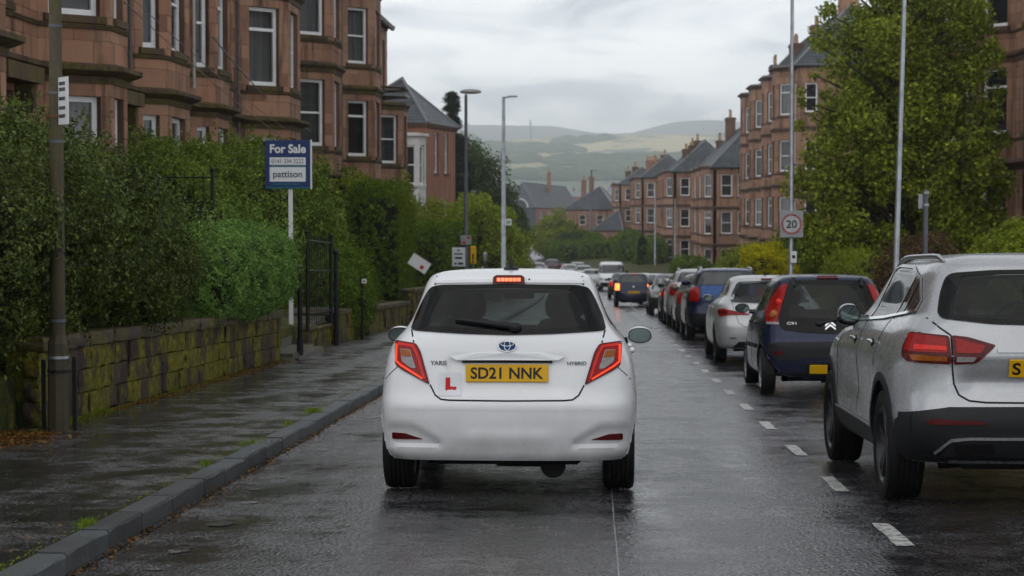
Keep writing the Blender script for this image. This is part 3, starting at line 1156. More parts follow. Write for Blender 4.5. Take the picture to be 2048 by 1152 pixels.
def tenement(name, label, x, d, y0, y1, base, n_fl, st, bays, mats, blocks=True, depth=11, roof_h=3.2, group=None, cap=300,
             doors=(), low_bays=(), near_wall=True, near_ops=(), cat='building', course=0.37, eave_extra=0.15, chims=(), hips=(True, True), slates=True, ground=-1.2):
    bld = empty(name, (x, (y0 + y1) / 2, base), label=label, cat=cat, group=group)
    bpy.context.view_layer.update()
    ctr = Vector((x, (y0 + y1) / 2, base))
    pts, kinds = bay_path(x, d, y0, y1, bays)
    ms = Masonry(bld, mats[0], cap)
    ptsf, kindsf = bay_path(x, d, y0, y1, [b for i, b in enumerate(bays) if i not in low_bays])
    top = base + n_fl * st
    panel(ms, *[(pts[0][0], pts[0][1]), (pts[0][0], pts[0][1] + 0.01 * (1 if y1 > y0 else -1))], base, base + 0.1, [], blocks=False)
    for f in range(n_fl):
        pp, kk = (ptsf, kindsf) if (f == n_fl - 1 and low_bays) else (pts, kinds)
        zb = base + f * st
        if f == 0:
            for i in range(len(kk)):
                panel(ms, pp[i], pp[i + 1], zb + ground, zb, [], blocks=blocks, course=course)
        storey(ms, bld, pp, kk, zb, st, f, blocks, mats, doors, course=course, win_h=min(2.08, st - 1.3))
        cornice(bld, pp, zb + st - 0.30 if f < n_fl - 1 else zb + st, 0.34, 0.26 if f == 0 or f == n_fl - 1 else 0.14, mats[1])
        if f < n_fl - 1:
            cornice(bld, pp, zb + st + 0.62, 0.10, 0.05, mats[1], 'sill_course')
    # flat stone lids on the bays, end walls and back
    lid = MB()
    for (b, dep, cant, fr) in bays:
        sg = 1 if y1 > y0 else -1
        X = x + dep * d
        zt = (top + 0.30) if not (low_bays and bays.index((b, dep, cant, fr)) in low_bays) else base + (n_fl - 1) * st + 0.30
        q = [(x - .1 * d, b - .05 * sg), (X + .1 * d, b + (cant) * sg), (X + .1 * d, b + (cant + fr) * sg), (x - .1 * d, b + (2 * cant + fr + .05) * sg)]
        lid.add([(a, c, zt) for a, c in q] + [(a, c, zt + 0.12) for a, c in q], [(3, 2, 1, 0), (4, 5, 6, 7), (0, 1, 5, 4), (1, 2, 6, 5), (2, 3, 7, 6), (3, 0, 4, 7)])
    if bays:
        lid.build('bay_roof', 'lead', bld)
    ya, yb = min(y0, y1), max(y0, y1)
    xb = x - d * depth
    if near_wall:   # the wall that faces the camera
        if d < 0:
            panel(ms, (x, ya), (xb, ya), base + ground, top + 0.2, list(near_ops), blocks=blocks, course=course)
            L_, U_, N_ = frame_of((x, ya), (xb, ya))
            for o_ in near_ops:
                window(bld, (x, ya), U_, N_, *o_, sill=mats[1])
            for f_ in range(n_fl):
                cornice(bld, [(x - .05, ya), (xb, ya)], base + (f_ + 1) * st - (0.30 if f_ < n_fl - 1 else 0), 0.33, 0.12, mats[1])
        else:
            panel(ms, (xb, ya), (x, ya), base + ground, top + 0.2, [], blocks=blocks, course=course)
    if d > 0:
        panel(ms, (x, yb), (xb, yb), base + ground, top + 0.2, [], blocks=False)
        panel(ms, (xb, yb), (xb, ya), base + ground, top + 0.2, [], blocks=False)
    else:
        panel(ms, (xb, yb), (x, yb), base + ground, top + 0.2, [], blocks=False)
        panel(ms, (xb, ya), (xb, yb), base + ground, top + 0.2, [], blocks=False)
    ms.core.build('wall', mats[2] if blocks else mats[0], bld)
    ms.finish()
    # roof
    e = 0.30
    ze, zr = top + eave_extra, top + roof_h
    xm = x - d * depth / 2
    hy = depth * 0.42
    r_near = (xm, ya + (hy if hips[0] else -e), zr)
    r_far = (xm, yb - (hy if hips[1] else -e), zr)
    f0, f1 = (x + d * e, ya - e, ze), (x + d * e, yb + e, ze)
    b0, b1 = (xb - d * e, ya - e, ze), (xb - d * e, yb + e, ze)
    planes = [(f0, f1, r_near, r_far), (b0, b1, r_near, r_far)]
    planes.append((b0, f0, r_near, r_near))
    planes.append((b1, f1, r_far, r_far))
    rg_ = [(r_near, r_far)]
    if hips[0]:
        rg_ += [(f0, r_near)]
    if hips[1]:
        rg_ += [(f1, r_far)]
    rf = roof_part(bld, planes, 'slate', rg_, slates)
    for c in chims:
        chimney(bld, *(c if len(c) > 7 else tuple(c) + (mats[2],)))
    # rain pipe at the wall's end and gutter
    g = sweep([(x, y0), (x, y1)], [(e - .1, ze - .12), (e + .03, ze - .12), (e + .05, ze), (e - .1, ze)])
    g.build('gutter', 'pipe', bld)
    # children were built in world coordinates
    for o in list(bld.children):
        if o.name.startswith('stone_block'):
            continue
        o.matrix_parent_inverse = Matrix.Translation(-ctr)
    return bld


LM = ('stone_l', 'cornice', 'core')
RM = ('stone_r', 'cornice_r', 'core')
b1 = tenement('tenement', 'nearest dark sandstone tenement on the left with a bay beside the lamp column', -9.3, 1, 24.5, 58.3, 0.5, 3, 3.45,
              [(25.5, 1.0, 1.0, 1.6), (33.3, 1.0, 1.0, 1.2), (40.4, 0.55, 0.62, 2.2), (46.0, 0.5, 0.6, 1.8), (52.6, 1.1, 1.2, 2.2)], LM, doors=((4, 0), (8, 0), (12, 0)),
              chims=((-14, 40, 13, 16, 0.9, 2.4, 5), (-14, 52, 13, 16, 0.9, 2.4, 5)), group='sandstone tenements on the left', ground=-2.0)
b2 = tenement('tenement', 'second sandstone tenement on the left ending behind the gabled brick house', -9.3, 1, 58.32, 90.5, -0.8, 3, 3.45,
              [(61.8, 1.1, 1.25, 2.2), (74.0, 1.1, 1.25, 2.2), (85.4, 1.1, 1.2, 1.8)], LM, doors=((4, 0),), low_bays=(2,),
              chims=((-14, 75, 11, 13.5, 0.9, 2.4, 5), (-10.4, 89.5, 9.6, 11.0, 0.6, 0.9, 2)), group='sandstone tenements on the left', roof_h=2.2, ground=-2.4)
r1 = tenement('tenement', 'nearest sandstone tenement on the right, mostly behind the big maple', 13.3, -1, 88, 50, -0.35, 3, 3.4,
              [(84, 1.0, 1.2, 2.2), (76, 1.0, 1.2, 2.2), (68.5, 1.1, 1.3, 2.2), (57, 1.0, 1.2, 2.2)], RM, doors=((4, 0),),
              chims=((18, 62, 12, 15, 0.9, 2.4, 5),), group='sandstone tenements on the right', ground=-2.2)
r2 = tenement('tenement', 'tall four-storey sandstone tenement with a slate hip behind the speed sign pole', 13.3, -1, 172, 131, -4.3, 4, 3.75,
              [(169, 1.0, 1.2, 2.4), (158.5, 1.1, 1.2, 2.6), (148, 1.0, 1.2, 2.4), (138.5, 1.1, 1.2, 2.6)], RM, doors=((4, 0),), depth=8, roof_h=4.6, near_ops=[(.5, 1.3, -3.4 + 3.75 * i, -1.5 + 3.75 * i) for i in range(4)],
              chims=((17.0, 134.5, 13.5, 16.4, 1.3, 0.8, 3, 'stone_r', 'x'), (15.2, 151, 11, 13.9, 0.9, 1.8, 3), (14.9, 165, 10.8, 13.3, 0.8, 1.6, 3), (17.5, 158, 12, 15.9, 0.9, 1.6, 3)),
              group='sandstone tenements on the right', ground=-1.5)
r3 = tenement('tenement', 'three-storey sandstone tenement left of the tall one, with a big dark slate hip', 10.8, -1, 207, 180, -4.9, 3, 3.35,
              [(203, 0.9, 1.1, 2.2), (194, 0.9, 1.1, 2.2), (185.5, 0.9, 1.1, 2.2)], RM, blocks=False, depth=7, roof_h=4.2, slates=True, near_ops=[(u_, u_ + 1.0, -4.0 + 3.35 * i, -2.0 + 3.35 * i) for i in range(3) for u_ in (.7, 2.2)],
              chims=((13.6, 199, 7.5, 10.6, 0.9, 1.8, 4), (13.0, 206, 6, 8.6, 0.7, 1.6, 3)), group='sandstone tenements on the right', ground=-1.0)
r4 = tenement('tenement', 'three-storey sandstone tenement with clustered chimneys, middle of the right-hand row', 8.6, -1, 250, 213, -4.5, 3, 3.3,
              [(246, 0.9, 1.1, 2.2), (237, 0.9, 1.1, 2.2), (227.5, 0.9, 1.1, 2.2), (219, 0.9, 1.1, 2.2)], RM, blocks=False, depth=7, roof_h=3.6, near_ops=[(.7, 1.7, -3.6 + 3.3 * i, -1.7 + 3.3 * i) for i in range(3)],
              chims=((10.0, 215, 5.5, 8.0, 0.8, 1.4, 3), (11.0, 222, 6, 8.6, 0.8, 1.6, 4), (12.0, 230, 7, 9.4, 0.9, 1.8, 4), (11.8, 238, 6, 8.9, 0.8, 1.6, 4), (12.0, 247, 6, 9.0, 0.9, 1.8, 4)), hips=(True, False), group='sandstone tenements on the right', ground=-1.0)
r5 = tenement('tenement', 'sandstone tenement with a row of terracotta pots, second from the far end', 6.3, -1, 292, 258, -4.4, 3, 3.3,
              [(288, 0.9, 1.1, 2.2), (278, 0.9, 1.1, 2.2), (267, 0.9, 1.1, 2.2)], RM, blocks=False, depth=7, roof_h=3.2, near_ops=[(.7, 1.7, -3.5 + 3.3 * i, -1.6 + 3.3 * i) for i in range(3)],
              chims=((7.6, 260, 5, 7.9, 1.4, 1.0, 4, 'stone_r', 'x'), (9.6, 267, 6, 8.8, 0.9, 2.4, 5), (8.5, 274, 6, 8.2, 0.9, 2.4, 5), (9.6, 282, 6, 8.6, 0.9, 2.4, 5), (9.2, 290, 6, 8.4, 0.9, 2.4, 5)), hips=(True, False), group='sandstone tenements on the right', ground=-1.0)
r6 = tenement('tenement', 'last sandstone tenement at the far end of the right-hand row', 4.0, -1, 330, 300, -4.3, 3, 3.15,
              [(326, 0.9, 1.1, 2.2), (316, 0.9, 1.1, 2.2), (307, 0.9, 1.1, 2.2)], RM, blocks=False, depth=7, roof_h=2.8, near_ops=[(.9, 1.9, -3.4 + 3.15 * i, -1.6 + 3.15 * i) for i in range(3)],
              chims=((5.4, 304, 4, 7.4, 0.9, 1.8, 4), (6.6, 312, 4, 8.2, 0.9, 2.4, 5), (7, 324, 4, 8.4, .9, 2.4, 5)), hips=(True, False), group='sandstone tenements on the right', ground=-1.0)


def bits(bld, name, mat, pts, r):
    m = MB()
    m.tube(pts, r, 6)
    o = m.build(name, mat, bld)
    o.matrix_parent_inverse = Matrix.Translation(-bld.location)
    return o


for (yy, top) in ((39.7, 10.6), (51.9, 10.6)):
    bits(b1, 'rain_pipe', 'pipe', [(-9.22, yy, -1.5), (-9.22, yy, top)], 0.05)
bits(b1, 'rain_pipe', 'pipe_w', [(-9.2, 46.0, 4.3), (-9.2, 46.0, 10.6)], 0.035)
bits(b2, 'rain_pipe', 'pipe_w', [(-9.2, 60.8, 0), (-9.2, 60.8, 9.4)], 0.045)
bits(b2, 'rain_pipe', 'pipe', [(-9.2, 73.2, -1.5), (-9.2, 73.2, 9.4)], 0.05)
for (yy, xx, bb) in ((170.5, 13.2, r2), (146.0, 13.2, r2), (131.3, 13.22, r2), (86, 13.2, r1), (65, 13.2, r1)):
    bits(bb, 'rain_pipe', 'pipe_w', [(xx, yy, -4), (xx, yy, bb.location.z + 14 if bb is r2 else bb.location.z + 10)], 0.055)
m = MB()
m.box(-9.29, -9.20, 44.6, 44.9, 5.35, 5.75, 0.02)
o = m.build('alarm_box', 'white', b1)
o.matrix_parent_inverse = Matrix.Translation(-b1.location)


# windows on the walls that face the camera
def face_windows(bld, p0, p1, rows, cols, mats):
    L, U, N = frame_of(p0, p1)
    n0 = set(bld.children)
    for (v0, v1) in rows:
        for (u0, u1) in cols:
            window(bld, p0, U, (N[0], N[1]), u0, u1, v0, v1, sill=mats[1], recess=-0.03)
    for o in set(bld.children) - n0:
        o.matrix_parent_inverse = Matrix.Translation(-bld.location)


def simple_house(name, label, A, B, C, D, base, top, ridge, wallmat, rows, wins, cat='house', roofmat='slate', chims=(), group=None, trim='cornice_r', faces=None, slates=True, overh=0.3):
    """four walls A-B-C-D (outward normal to the right of travel), windows per face, roof over a ridge (p, q)"""
    bld = empty(name, (A[0], A[1], base), label=label, cat=cat, group=group)
    pts = [A, B, C, D]
    ms = Masonry(bld, wallmat, 0)
    for i in range(4):
        p0, p1 = pts[i], pts[(i + 1) % 4]
        ops = wins.get(i, [])
        panel(ms, p0, p1, base, top, ops, blocks=False)
        L, U, N = frame_of(p0, p1)
        for o in ops:
            window(bld, p0, U, N, *o, sill=trim)
    ms.core.build('wall', wallmat, bld)
    cx, cy = sum(p[0] for p in pts) / 4, sum(p[1] for p in pts) / 4
    e = []
    for p in pts:
        v = Vector((p[0] - cx, p[1] - cy))
        v = v * (1 + overh / v.length)
        e.append((cx + v.x, cy + v.y, top))
    r0, r1 = ridge
    planes = [(e[0], e[1], r0, r0), (e[1], e[2], r0, r1), (e[2], e[3], r1, r1), (e[3], e[0], r1, r0)]
    roof_part(bld, planes, roofmat, [(r0, r1), (e[0], r0), (e[1], r0), (e[2], r1), (e[3], r1)], slates)
    path = pts + [A]
    sweep(path, [(-.05, top - .25), (.06, top - .25), (.2, top - .06), (.2, top - .01), (-.05, top - .01)]).build('eaves_board', trim, bld, fix=True)
    for c in chims:
        chimney(bld, *c)
    for o in list(bld.children):
        o.matrix_parent_inverse = Matrix.Translation(-bld.location)
    return bld


# the hip-roofed house beyond the left tenements: white bay towards us, red brick flank
wn_ = lambda u, v, w=1.0, h=1.9: (u, u + w, v, v + h)
h1 = simple_house('house', 'hip-roofed house with a white bay and red brick flank beyond the left tenements',
                  (-14.5, 112.6), (-9.35, 112), (-8.15, 118.6), (-13.5, 119.8), -4.6, 6.35,
                  ((-10.9, 114.6, 9.0), (-11.2, 117.4, 9.0)), 'brick', None,
                  {1: [wn_(1.9, 3.6, .95, 2.3), wn_(4.2, 3.6, .95, 2.3), wn_(1.9, -.3, .95, 2.3), wn_(4.2, -.3, .95, 2.3)]},
                  chims=((-12.4, 112.9, 6.5, 9.8, .7, .7, 2, 'brick'),), trim='cornice_r')
# its white painted bay
m = MB()
zb = -4.2
ms = Masonry(h1, 'cream', 0)
path = [(-11.2, 111.95), (-10.9, 111.1), (-9.65, 111.0), (-9.33, 111.9)]
n0 = set(h1.children)
for i in range(3):
    L, U, N = frame_of(path[i], path[i + 1])
    op = [(0.16, L - .16, 2.9, 5.1)] if L > 0.8 else []
    panel(ms, path[i], path[i + 1], zb, 5.6, op + ([(0.16, L - .16, -.9, 1.2)] if op else []), blocks=False)
    for o_ in op:
        window(h1, path[i], U, N, *o_, sill='cream')
ms.core.build('bay_wall', 'cream', h1)
sweep(path, [(-.4, 5.6), (.2, 5.6), (.2, 5.75), (-.4, 5.8)]).build('bay_cornice', 'cream', h1, fix=True)
for o in set(h1.children) - n0:
    o.matrix_parent_inverse = Matrix.Translation(-h1.location)

# the far slate-gabled block beyond the trees
A, B, C, D = (-18.8, 420), (-11.8, 418), (-3.4, 440), (-16, 450)
h2 = simple_house('school_building', 'long far brick block with a dark slate-hung end and an arched dormer', A, B, C, D, -8, 2.0,
                  ((-15.0, 427, 7.4), (-6.0, 441, 6.6)), 'brick', None,
                  {1: [wn_(1.8 + 4.4 * i, -1.6, 2.2, 2.6) for i in range(5)] + [wn_(1.8 + 4.4 * i, -5.8, 2.2, 2.6) for i in range(5)]},
                  cat='building', slates=False, overh=.6, chims=((-9.4, 432, 4, 9.6, .8, .8, 1, 'brick'),))
n0 = set(h2.children)
m = MB()
L, U, N = frame_of(A, B)
m.fbox(A, U, N, 0.1, L - .1, -8, 1.9, 0.02, 0.14)
m.build('slate_hung_wall', 'slate', h2)
m = MB()
P = (-15.2, 417.0)
arc = [(1.6 * math.cos(a), 1.7 * math.sin(a)) for a in [math.pi * i / 12 for i in range(13)]]
vs = [(P[0] + x, P[1] + 1.0, 2.0 + z) for x, z in arc] + [(P[0] + x, P[1] + 6, 2.0 + z) for x, z in arc]
m.add(vs, [(i, i + 1, i + 14, i + 13) for i in range(12)] + [tuple(range(13))])
dm = m.build('dormer', 'slate', h2)
m = MB()
m.tube([(P[0] + x * 1.05, P[1] + .9, 2.0 + z * 1.05) for x, z in arc], .22, 6)
m.build('dormer_arch', 'cream', h2)
for o in set(h2.children) - n0:
    o.matrix_parent_inverse = Matrix.Translation(-h2.location)

# two stepped sandstone houses closing the street
h3 = simple_house('corner_house', 'sandstone corner house with a steep dark slate gable closing the view down the street',
                  (-4.6, 331), (3.6, 330), (5.0, 345), (-4.8, 346), -7.5, 1.6,
                  ((1.2, 335, 5.4), (1.6, 341, 5.4)), 'stone_r', None,
                  {0: [wn_(2.4, -1.0, 1.1, 1.7), wn_(5.3, -1.0, 1.1, 1.7), wn_(.8, -4.2, .9, 1.9), wn_(2.6, -4.2, .9, 1.9), wn_(5.2, -4.2, 1.1, 1.7)]},
                  cat='house', slates=False, chims=((-1.5, 344, 2, 6.6, .9, .9, 3, 'brick'), (-.2, 345.5, 2, 7.2, .9, .9, 2, 'brick')))
h4 = simple_house('low_house', 'low sandstone house with two white windows and a dark lean roof at the road bend',
                  (0.1, 296.5), (4.4, 296), (5.0, 303), (0.3, 304), -6.0, -1.5,
                  ((3.9, 298, 1.5), (4.2, 302, 1.5)), 'stone_r', None, {0: [wn_(.6, -4.3, 1.0, 1.8), wn_(2.9, -4.3, 1.0, 1.8)]}, cat='house', slates=False)
m = MB()
m.box(0.3, 4.2, 294.6, 296.3, -5.2, -4.95)
aw = m.build('awning', 'trim', h4)
aw.matrix_parent_inverse = Matrix.Translation(-h4.location)
# the roofs of the town in the valley
rr = random.Random(3)
HN = ['first', 'second', 'third', 'fourth', 'fifth', 'sixth', 'seventh', 'eighth', 'ninth', 'tenth', 'eleventh', 'twelfth', 'thirteenth', 'fourteenth']
for i in range(14):
    y = rr.uniform(520, 900)
    px = 1010 + 21 * i + rr.uniform(-5, 5)
    x = (px - 1185) / 4000 * y
    w, dd, h = rr.uniform(6, 12), rr.uniform(7, 12), rr.uniform(5, 7)
    zt = 1.485 + (420 - rr.uniform(384, 400) - (y - 520) * .02) / 4000 * y
    b = empty('town_house', (x, y, zt - h), label='small far valley house with a wet roof, %s from the left' % HN[i], cat='house', group='far houses in the valley')
    m = MB()
    m.box(-w / 2, w / 2, 0, dd, -6, h)
    m.build('wall', rr.choice(['brick', 'cream', 'stone_r']), b)
    m = MB()
    rh = rr.uniform(1.6, 2.6)
    m.add([(-w / 2 - .3, -.3, h), (w / 2 + .3, -.3, h), (w / 2 + .3, dd + .3, h), (-w / 2 - .3, dd + .3, h), (-w / 2, dd / 2, h + rh), (w / 2, dd / 2, h + rh)],
          [(0, 1, 5, 4), (2, 3, 4, 5), (0, 4, 3), (1, 2, 5)])
    rf = m.build('roof', rr.choice(['slate', 'slate_lt', 'slate_lt']), b)
    m = MB()
    m.box(-w * .3 - .4, -w * .3 + .4, dd / 2 - .4, dd / 2 + .4, h + rh * .5, h + rh + 1.1)
    m.build('chimney', 'brick', rf)

# ------------------------------------------------------------------ vehicles
def hermite(rows, n):
    A = np.array(rows, float)
    k = len(A)
    d = np.zeros_like(A)
    seg = np.sqrt(((A[1:, :3] - A[:-1, :3]) ** 2).sum(1)) + 1e-3
    s = np.concatenate([[0], np.cumsum(seg)])
    for i in range(k):
        if 0 < i < k - 1:
            m0 = (A[i] - A[i - 1]) / seg[i - 1]
            m1 = (A[i + 1] - A[i]) / seg[i]
            d[i] = np.where(m0 * m1 > 0, 2 * m0 * m1 / (m0 + m1 + 1e-12), 0)
        elif i == 0:
            d[i] = (A[1] - A[0]) / seg[0]
        else:
            d[i] = (A[-1] - A[-2]) / seg[-1]
    out = []
    for t in np.linspace(0, s[-1], n):
        i = min(k - 2, int(np.searchsorted(s, t, 'right') - 1))
        h = seg[i]
        u = (t - s[i]) / h
        out.append((2 * u ** 3 - 3 * u ** 2 + 1) * A[i] + (u ** 3 - 2 * u ** 2 + u) * h * d[i] + (-2 * u ** 3 + 3 * u ** 2) * A[i + 1] + (u ** 3 - u ** 2) * h * d[i + 1])
    return np.array(out)


def body_points(rows, nz, nt, sculpt=None):
    R_ = hermite(rows, nz)
    P = np.zeros((nz, nt, 3))
    th = np.linspace(0, 2 * np.pi, 1601)
    for i, (z, w, yr, yf, nr, nf) in enumerate(R_):
        nr = nr * 1.75 if nr > 3.5 else nr
        ym, a = (yr + yf) / 2, (yf - yr) / 2
        s, c = np.sin(th), -np.cos(th)
        n = np.where(c < 0, nr, nf)
        x = w * np.sign(s) * np.abs(s) ** (2 / n)
        y = ym + a * np.sign(c) * np.abs(c) ** (2 / n)
        dx, dy = np.diff(x), np.diff(y)
        mid = (y[1:] + y[:-1]) / 2
        dens = np.where(mid < yr + 0.5, 2.2, 1.0)          # finer towards the rear
        L = np.concatenate([[0], np.cumsum(np.hypot(dx, dy) * dens)])
        t = np.linspace(0, L[-1], nt + 1)[:-1]
        P[i, :, 0] = np.interp(t, L, x)
        P[i, :, 1] = np.interp(t, L, y)
        P[i, :, 2] = z
    P = P.reshape(-1, 3)
    # the tail bows forward towards its corners
    wl_ = np.repeat(R_[:, 1], nt) + 1e-6
    yr_ = np.repeat(R_[:, 2], nt)
    near = np.clip(1 - (P[:, 1] - yr_) / 0.8, 0, 1)
    P[:, 1] += 0.085 * np.clip(np.abs(P[:, 0]) / wl_, 0, 1) ** 2.6 * near
    if sculpt:
        P = sculpt(P)
    return P


def inside(poly, p):
    c = False
    j = len(poly) - 1
    for i in range(len(poly)):
        (xi, yi), (xj, yj) = poly[i], poly[j]
        if (yi > p[1]) != (yj > p[1]) and p[0] < (xj - xi) * (p[1] - yi) / (yj - yi) + xi:
            c = not c
        j = i
    return c


def near_edge(poly, p):
    best, bp = 1e9, p
    for i in range(len(poly)):
        a, b = poly[i], poly[(i + 1) % len(poly)]
        dx, dy = b[0] - a[0], b[1] - a[1]
        t = max(0, min(1, ((p[0] - a[0]) * dx + (p[1] - a[1]) * dy) / (dx * dx + dy * dy + 1e-12)))
        q = (a[0] + dx * t, a[1] + dy * t)
        d = (q[0] - p[0]) ** 2 + (q[1] - p[1]) ** 2
        if d < best:
            best, bp = d, q
    return bp


def ring_in(poly, c, p, k=.975):
    a, b = 0.0, 1.3
    for _ in range(18):
        m = (a + b) / 2
        if inside(poly, (c[0] + (p[0] - c[0]) * m, c[1] + (p[1] - c[1]) * m)):
            a = m
        else:
            b = m
    return (c[0] + (p[0] - c[0]) * a * k, c[1] + (p[1] - c[1]) * a * k)


def round_poly(poly, r=0.05, n=4):
    """round the corners of a polygon"""
    out = []
    k = len(poly)
    for i in range(k):
        p0, p, p1 = Vector(poly[i - 1]), Vector(poly[i]), Vector(poly[(i + 1) % k])
        a, b = (p0 - p), (p1 - p)
        ra = min(r, a.length * 0.4, b.length * 0.4)
        A, B = p + a.normalized() * ra, p + b.normalized() * ra
        for j in range(n + 1):
            t = j / n
            q = A * (1 - t) ** 2 + p * 2 * t * (1 - t) + B * t * t
            out.append((q.x, q.y))
    return out


def dens(poly, res):
    out = []
    for i in range(len(poly)):
        a, b = poly[i], poly[(i + 1) % len(poly)]
        L = math.hypot(b[0] - a[0], b[1] - a[1])
        n = max(1, int(L / res))
        for k in range(n):
            out.append((a[0] + (b[0] - a[0]) * k / n, a[1] + (b[1] - a[1]) * k / n))
    return out


class Car:
    def __init__(s, name, label, rows, hi, paint, group=None, sculpt=None, cat='car', openings=True):
        s.root = empty(name, label=label, cat=cat, group=group)
        s.paint, s.hi = paint, hi
        s.wrap = name in ('crossover_car', 'hatchback_car') and hi >= 2 and rows is not YR
        nz, nt = {3: (84, 300), 2: (60, 200), 1: (34, 96), 0: (22, 56)}[hi]
        s.nz, s.nt = nz, nt
        s.rows = rows
        P = body_points(rows, nz, nt, sculpt)
        s.P = P
        s.F = []
        for i in range(nz - 1):
            for k in range(nt):
                k2 = (k + 1) % nt
                s.F.append((i * nt + k, i * nt + k2, (i + 1) * nt + k2, (i + 1) * nt + k))
        s.F.append(tuple((nz - 1) * nt + k for k in range(nt)))
        s.bvh = BVHTree.FromPolygons([tuple(p) for p in P], s.F)
        s.cut = []
        zs = hermite(rows, 200)
        s.ym = (zs[:, 2].min() + zs[:, 3].max()) / 2
        s.wmax = zs[:, 1].max()
        s.len = zs[:, 3].max()

    # holes: (view, polygon); view 'r' rear (x,z), 'f' front (x,z), 's' both sides (y,z)
    def hole(s, view, poly):
        s.cut.append((view, poly))

    def finish_body(s, lining=True):
        P = s.P
        kill = set()
        P2 = P.copy()
        faces = s.F
        ctr = np.array([P[list(f)].mean(0) for f in faces])
        # face normals, to keep a cut from reaching the far wall
        nrm = []
        for f in faces:
            a, b, c = P[f[0]], P[f[1]], P[f[2]]
            n = np.cross(b - a, c - a)
            L = np.linalg.norm(n)
            nrm.append(n / L if L > 1e-12 else n)
        nrm = np.array(nrm)
        for view, poly in s.cut:
            pl = poly
            ax = (1, 2) if view == 's' else (0, 2)
            lo = (min(p[0] for p in pl), min(p[1] for p in pl))
            hi = (max(p[0] for p in pl), max(p[1] for p in pl))
            vin = {}
            for fi, f in enumerate(faces[:-1]):
                c = ctr[fi]
                if not (lo[0] - .1 < c[ax[0]] < hi[0] + .1 and lo[1] - .1 < c[ax[1]] < hi[1] + .1):
                    continue
                if view == 'r' and (c[1] > s.ym):
                    continue
                if view == 'f' and (c[1] < s.ym):
                    continue
                if view == 's' and abs(c[0]) < 0.25:
                    continue
                fl = []
                for vi in f:
                    if vi not in vin:
                        vin[vi] = inside(pl, (P[vi][ax[0]], P[vi][ax[1]]))
                    fl.append(vin[vi])
                if all(fl):
                    kill.add(fi)
                elif any(fl):
                    for vi, q in zip(f, fl):
                        if q:
                            e = near_edge(pl, (P[vi][ax[0]], P[vi][ax[1]]))
                            P2[vi][ax[0]], P2[vi][ax[1]] = e[0], e[1]
        mb = MB()
        mb.v = [tuple(p) for p in P2]
        mb.f = [f for i, f in enumerate(faces) if i not in kill]
        o = mb.build('body', s.paint, s.root, smooth=38)
        s.body = o
        if lining:
            me = o.data
            n = np.zeros(len(me.vertices) * 3)
            me.vertex_normals.foreach_get('vector', n)
            n = n.reshape(-1, 3)
            cx = P2 - np.array([0, s.ym, .8])
            sg = np.sign((n * cx).sum(1).mean())
            Q = P2 - n * sg * 0.030
            mb = MB()
            mb.v = [tuple(p) for p in Q]
            mb.f = [f[::-1] for f in o_faces(me)]
            mb.build('lining', 'lining', s.root, smooth=180)
        return o

    def hit(s, view, u, v, side=1):
        z0 = v
        if view == 'r':
            o, d = Vector((u, -3, v)), Vector((0, 1, 0))
        elif view == 'f':
            o, d = Vector((u, s.len + 3, v)), Vector((0, -1, 0))
        elif view == 't':
            o, d = Vector((u, v, 5)), Vector((0, 0, -1))
        else:
            o, d = Vector((side * 3, u, v)), Vector((-side, 0, 0))
        loc, n, i, dd = s.bvh.ray_cast(o, d)
        if loc is None or (view in 'rf' and ((loc.y > s.ym) == (view == 'r'))):
            q = Vector((u, 0.1 if view == 'r' else s.len - .1, v)) if view in 'rf' else (Vector((side * s.wmax, u, v)) if view == 's' else Vector((u, v, 1.5)))
            loc, n, i, dd = s.bvh.find_nearest(q)
            if loc is None:
                return Vector((u, 0, v)), Vector((0, -1, 0))
        if s.wrap and view == 'r' and v < 1.15 and loc.y > .30 and abs(u) > .5:
            sg = 1 if u > 0 else -1
            q = s.bvh.ray_cast(Vector((sg * 3, .30, v)), Vector((-sg, 0, 0)))
            if q[0] is not None:
                n = q[1] if q[1].x * sg > 0 else -q[1]
                return q[0], n
        if n.dot(d) > 0:
            n = -n
        return loc, n

    def decal(s, name, view, poly, mat, off=0.004, parent=None, side=1, res=0.04, rnd=0.0, thick=0.012, inset=None, smooth=50):
        if rnd:
            poly = round_poly(poly, rnd)
        out = dens(poly, res)
        xs_, ys_ = [p[0] for p in out], [p[1] for p in out]
        pts = [Vector(p) for p in out]
        n = len(pts)
        gx0, gx1, gy0, gy1 = min(xs_), max(xs_), min(ys_), max(ys_)
        nx, ny = int((gx1 - gx0) / res) + 1, int((gy1 - gy0) / res) + 1
        for i in range(1, nx):
            for j in range(1, ny):
                p = (gx0 + (gx1 - gx0) * i / nx, gy0 + (gy1 - gy0) * j / ny)
                if inside(out, p):
                    q = near_edge(out, p)
                    if math.hypot(q[0] - p[0], q[1] - p[1]) > res * 0.45:
                        pts.append(Vector(p))
        V, E, F, ov, oe, of = delaunay_2d_cdt(pts, [(i, (i + 1) % n) for i in range(n)], [list(range(n))], 1, 1e-5)
        mb = MB()
        H = [s.hit(view, p.x, p.y, side) for p in V]
        k = len(V)
        mb.v = [tuple(l + nn * off) for l, nn in H] + [tuple(l + nn * (off - thick)) for l, nn in H]
        cnt = {}
        for f in F:
            for a, b in zip(f, f[1:] + f[:1]):
                key = (min(a, b), max(a, b))
                cnt[key] = cnt.get(key, 0) + 1
        mb.f = [tuple(f) for f in F]
        for f in F:
            for a, b in zip(f, f[1:] + f[:1]):
                if cnt[(min(a, b), max(a, b))] == 1:
                    mb.f.append((b, a, a + k, b + k))
        # unused back vertices are harmless
        me = mb.mesh(name, smooth)
        return link(name, me, parent or s.root, mat)

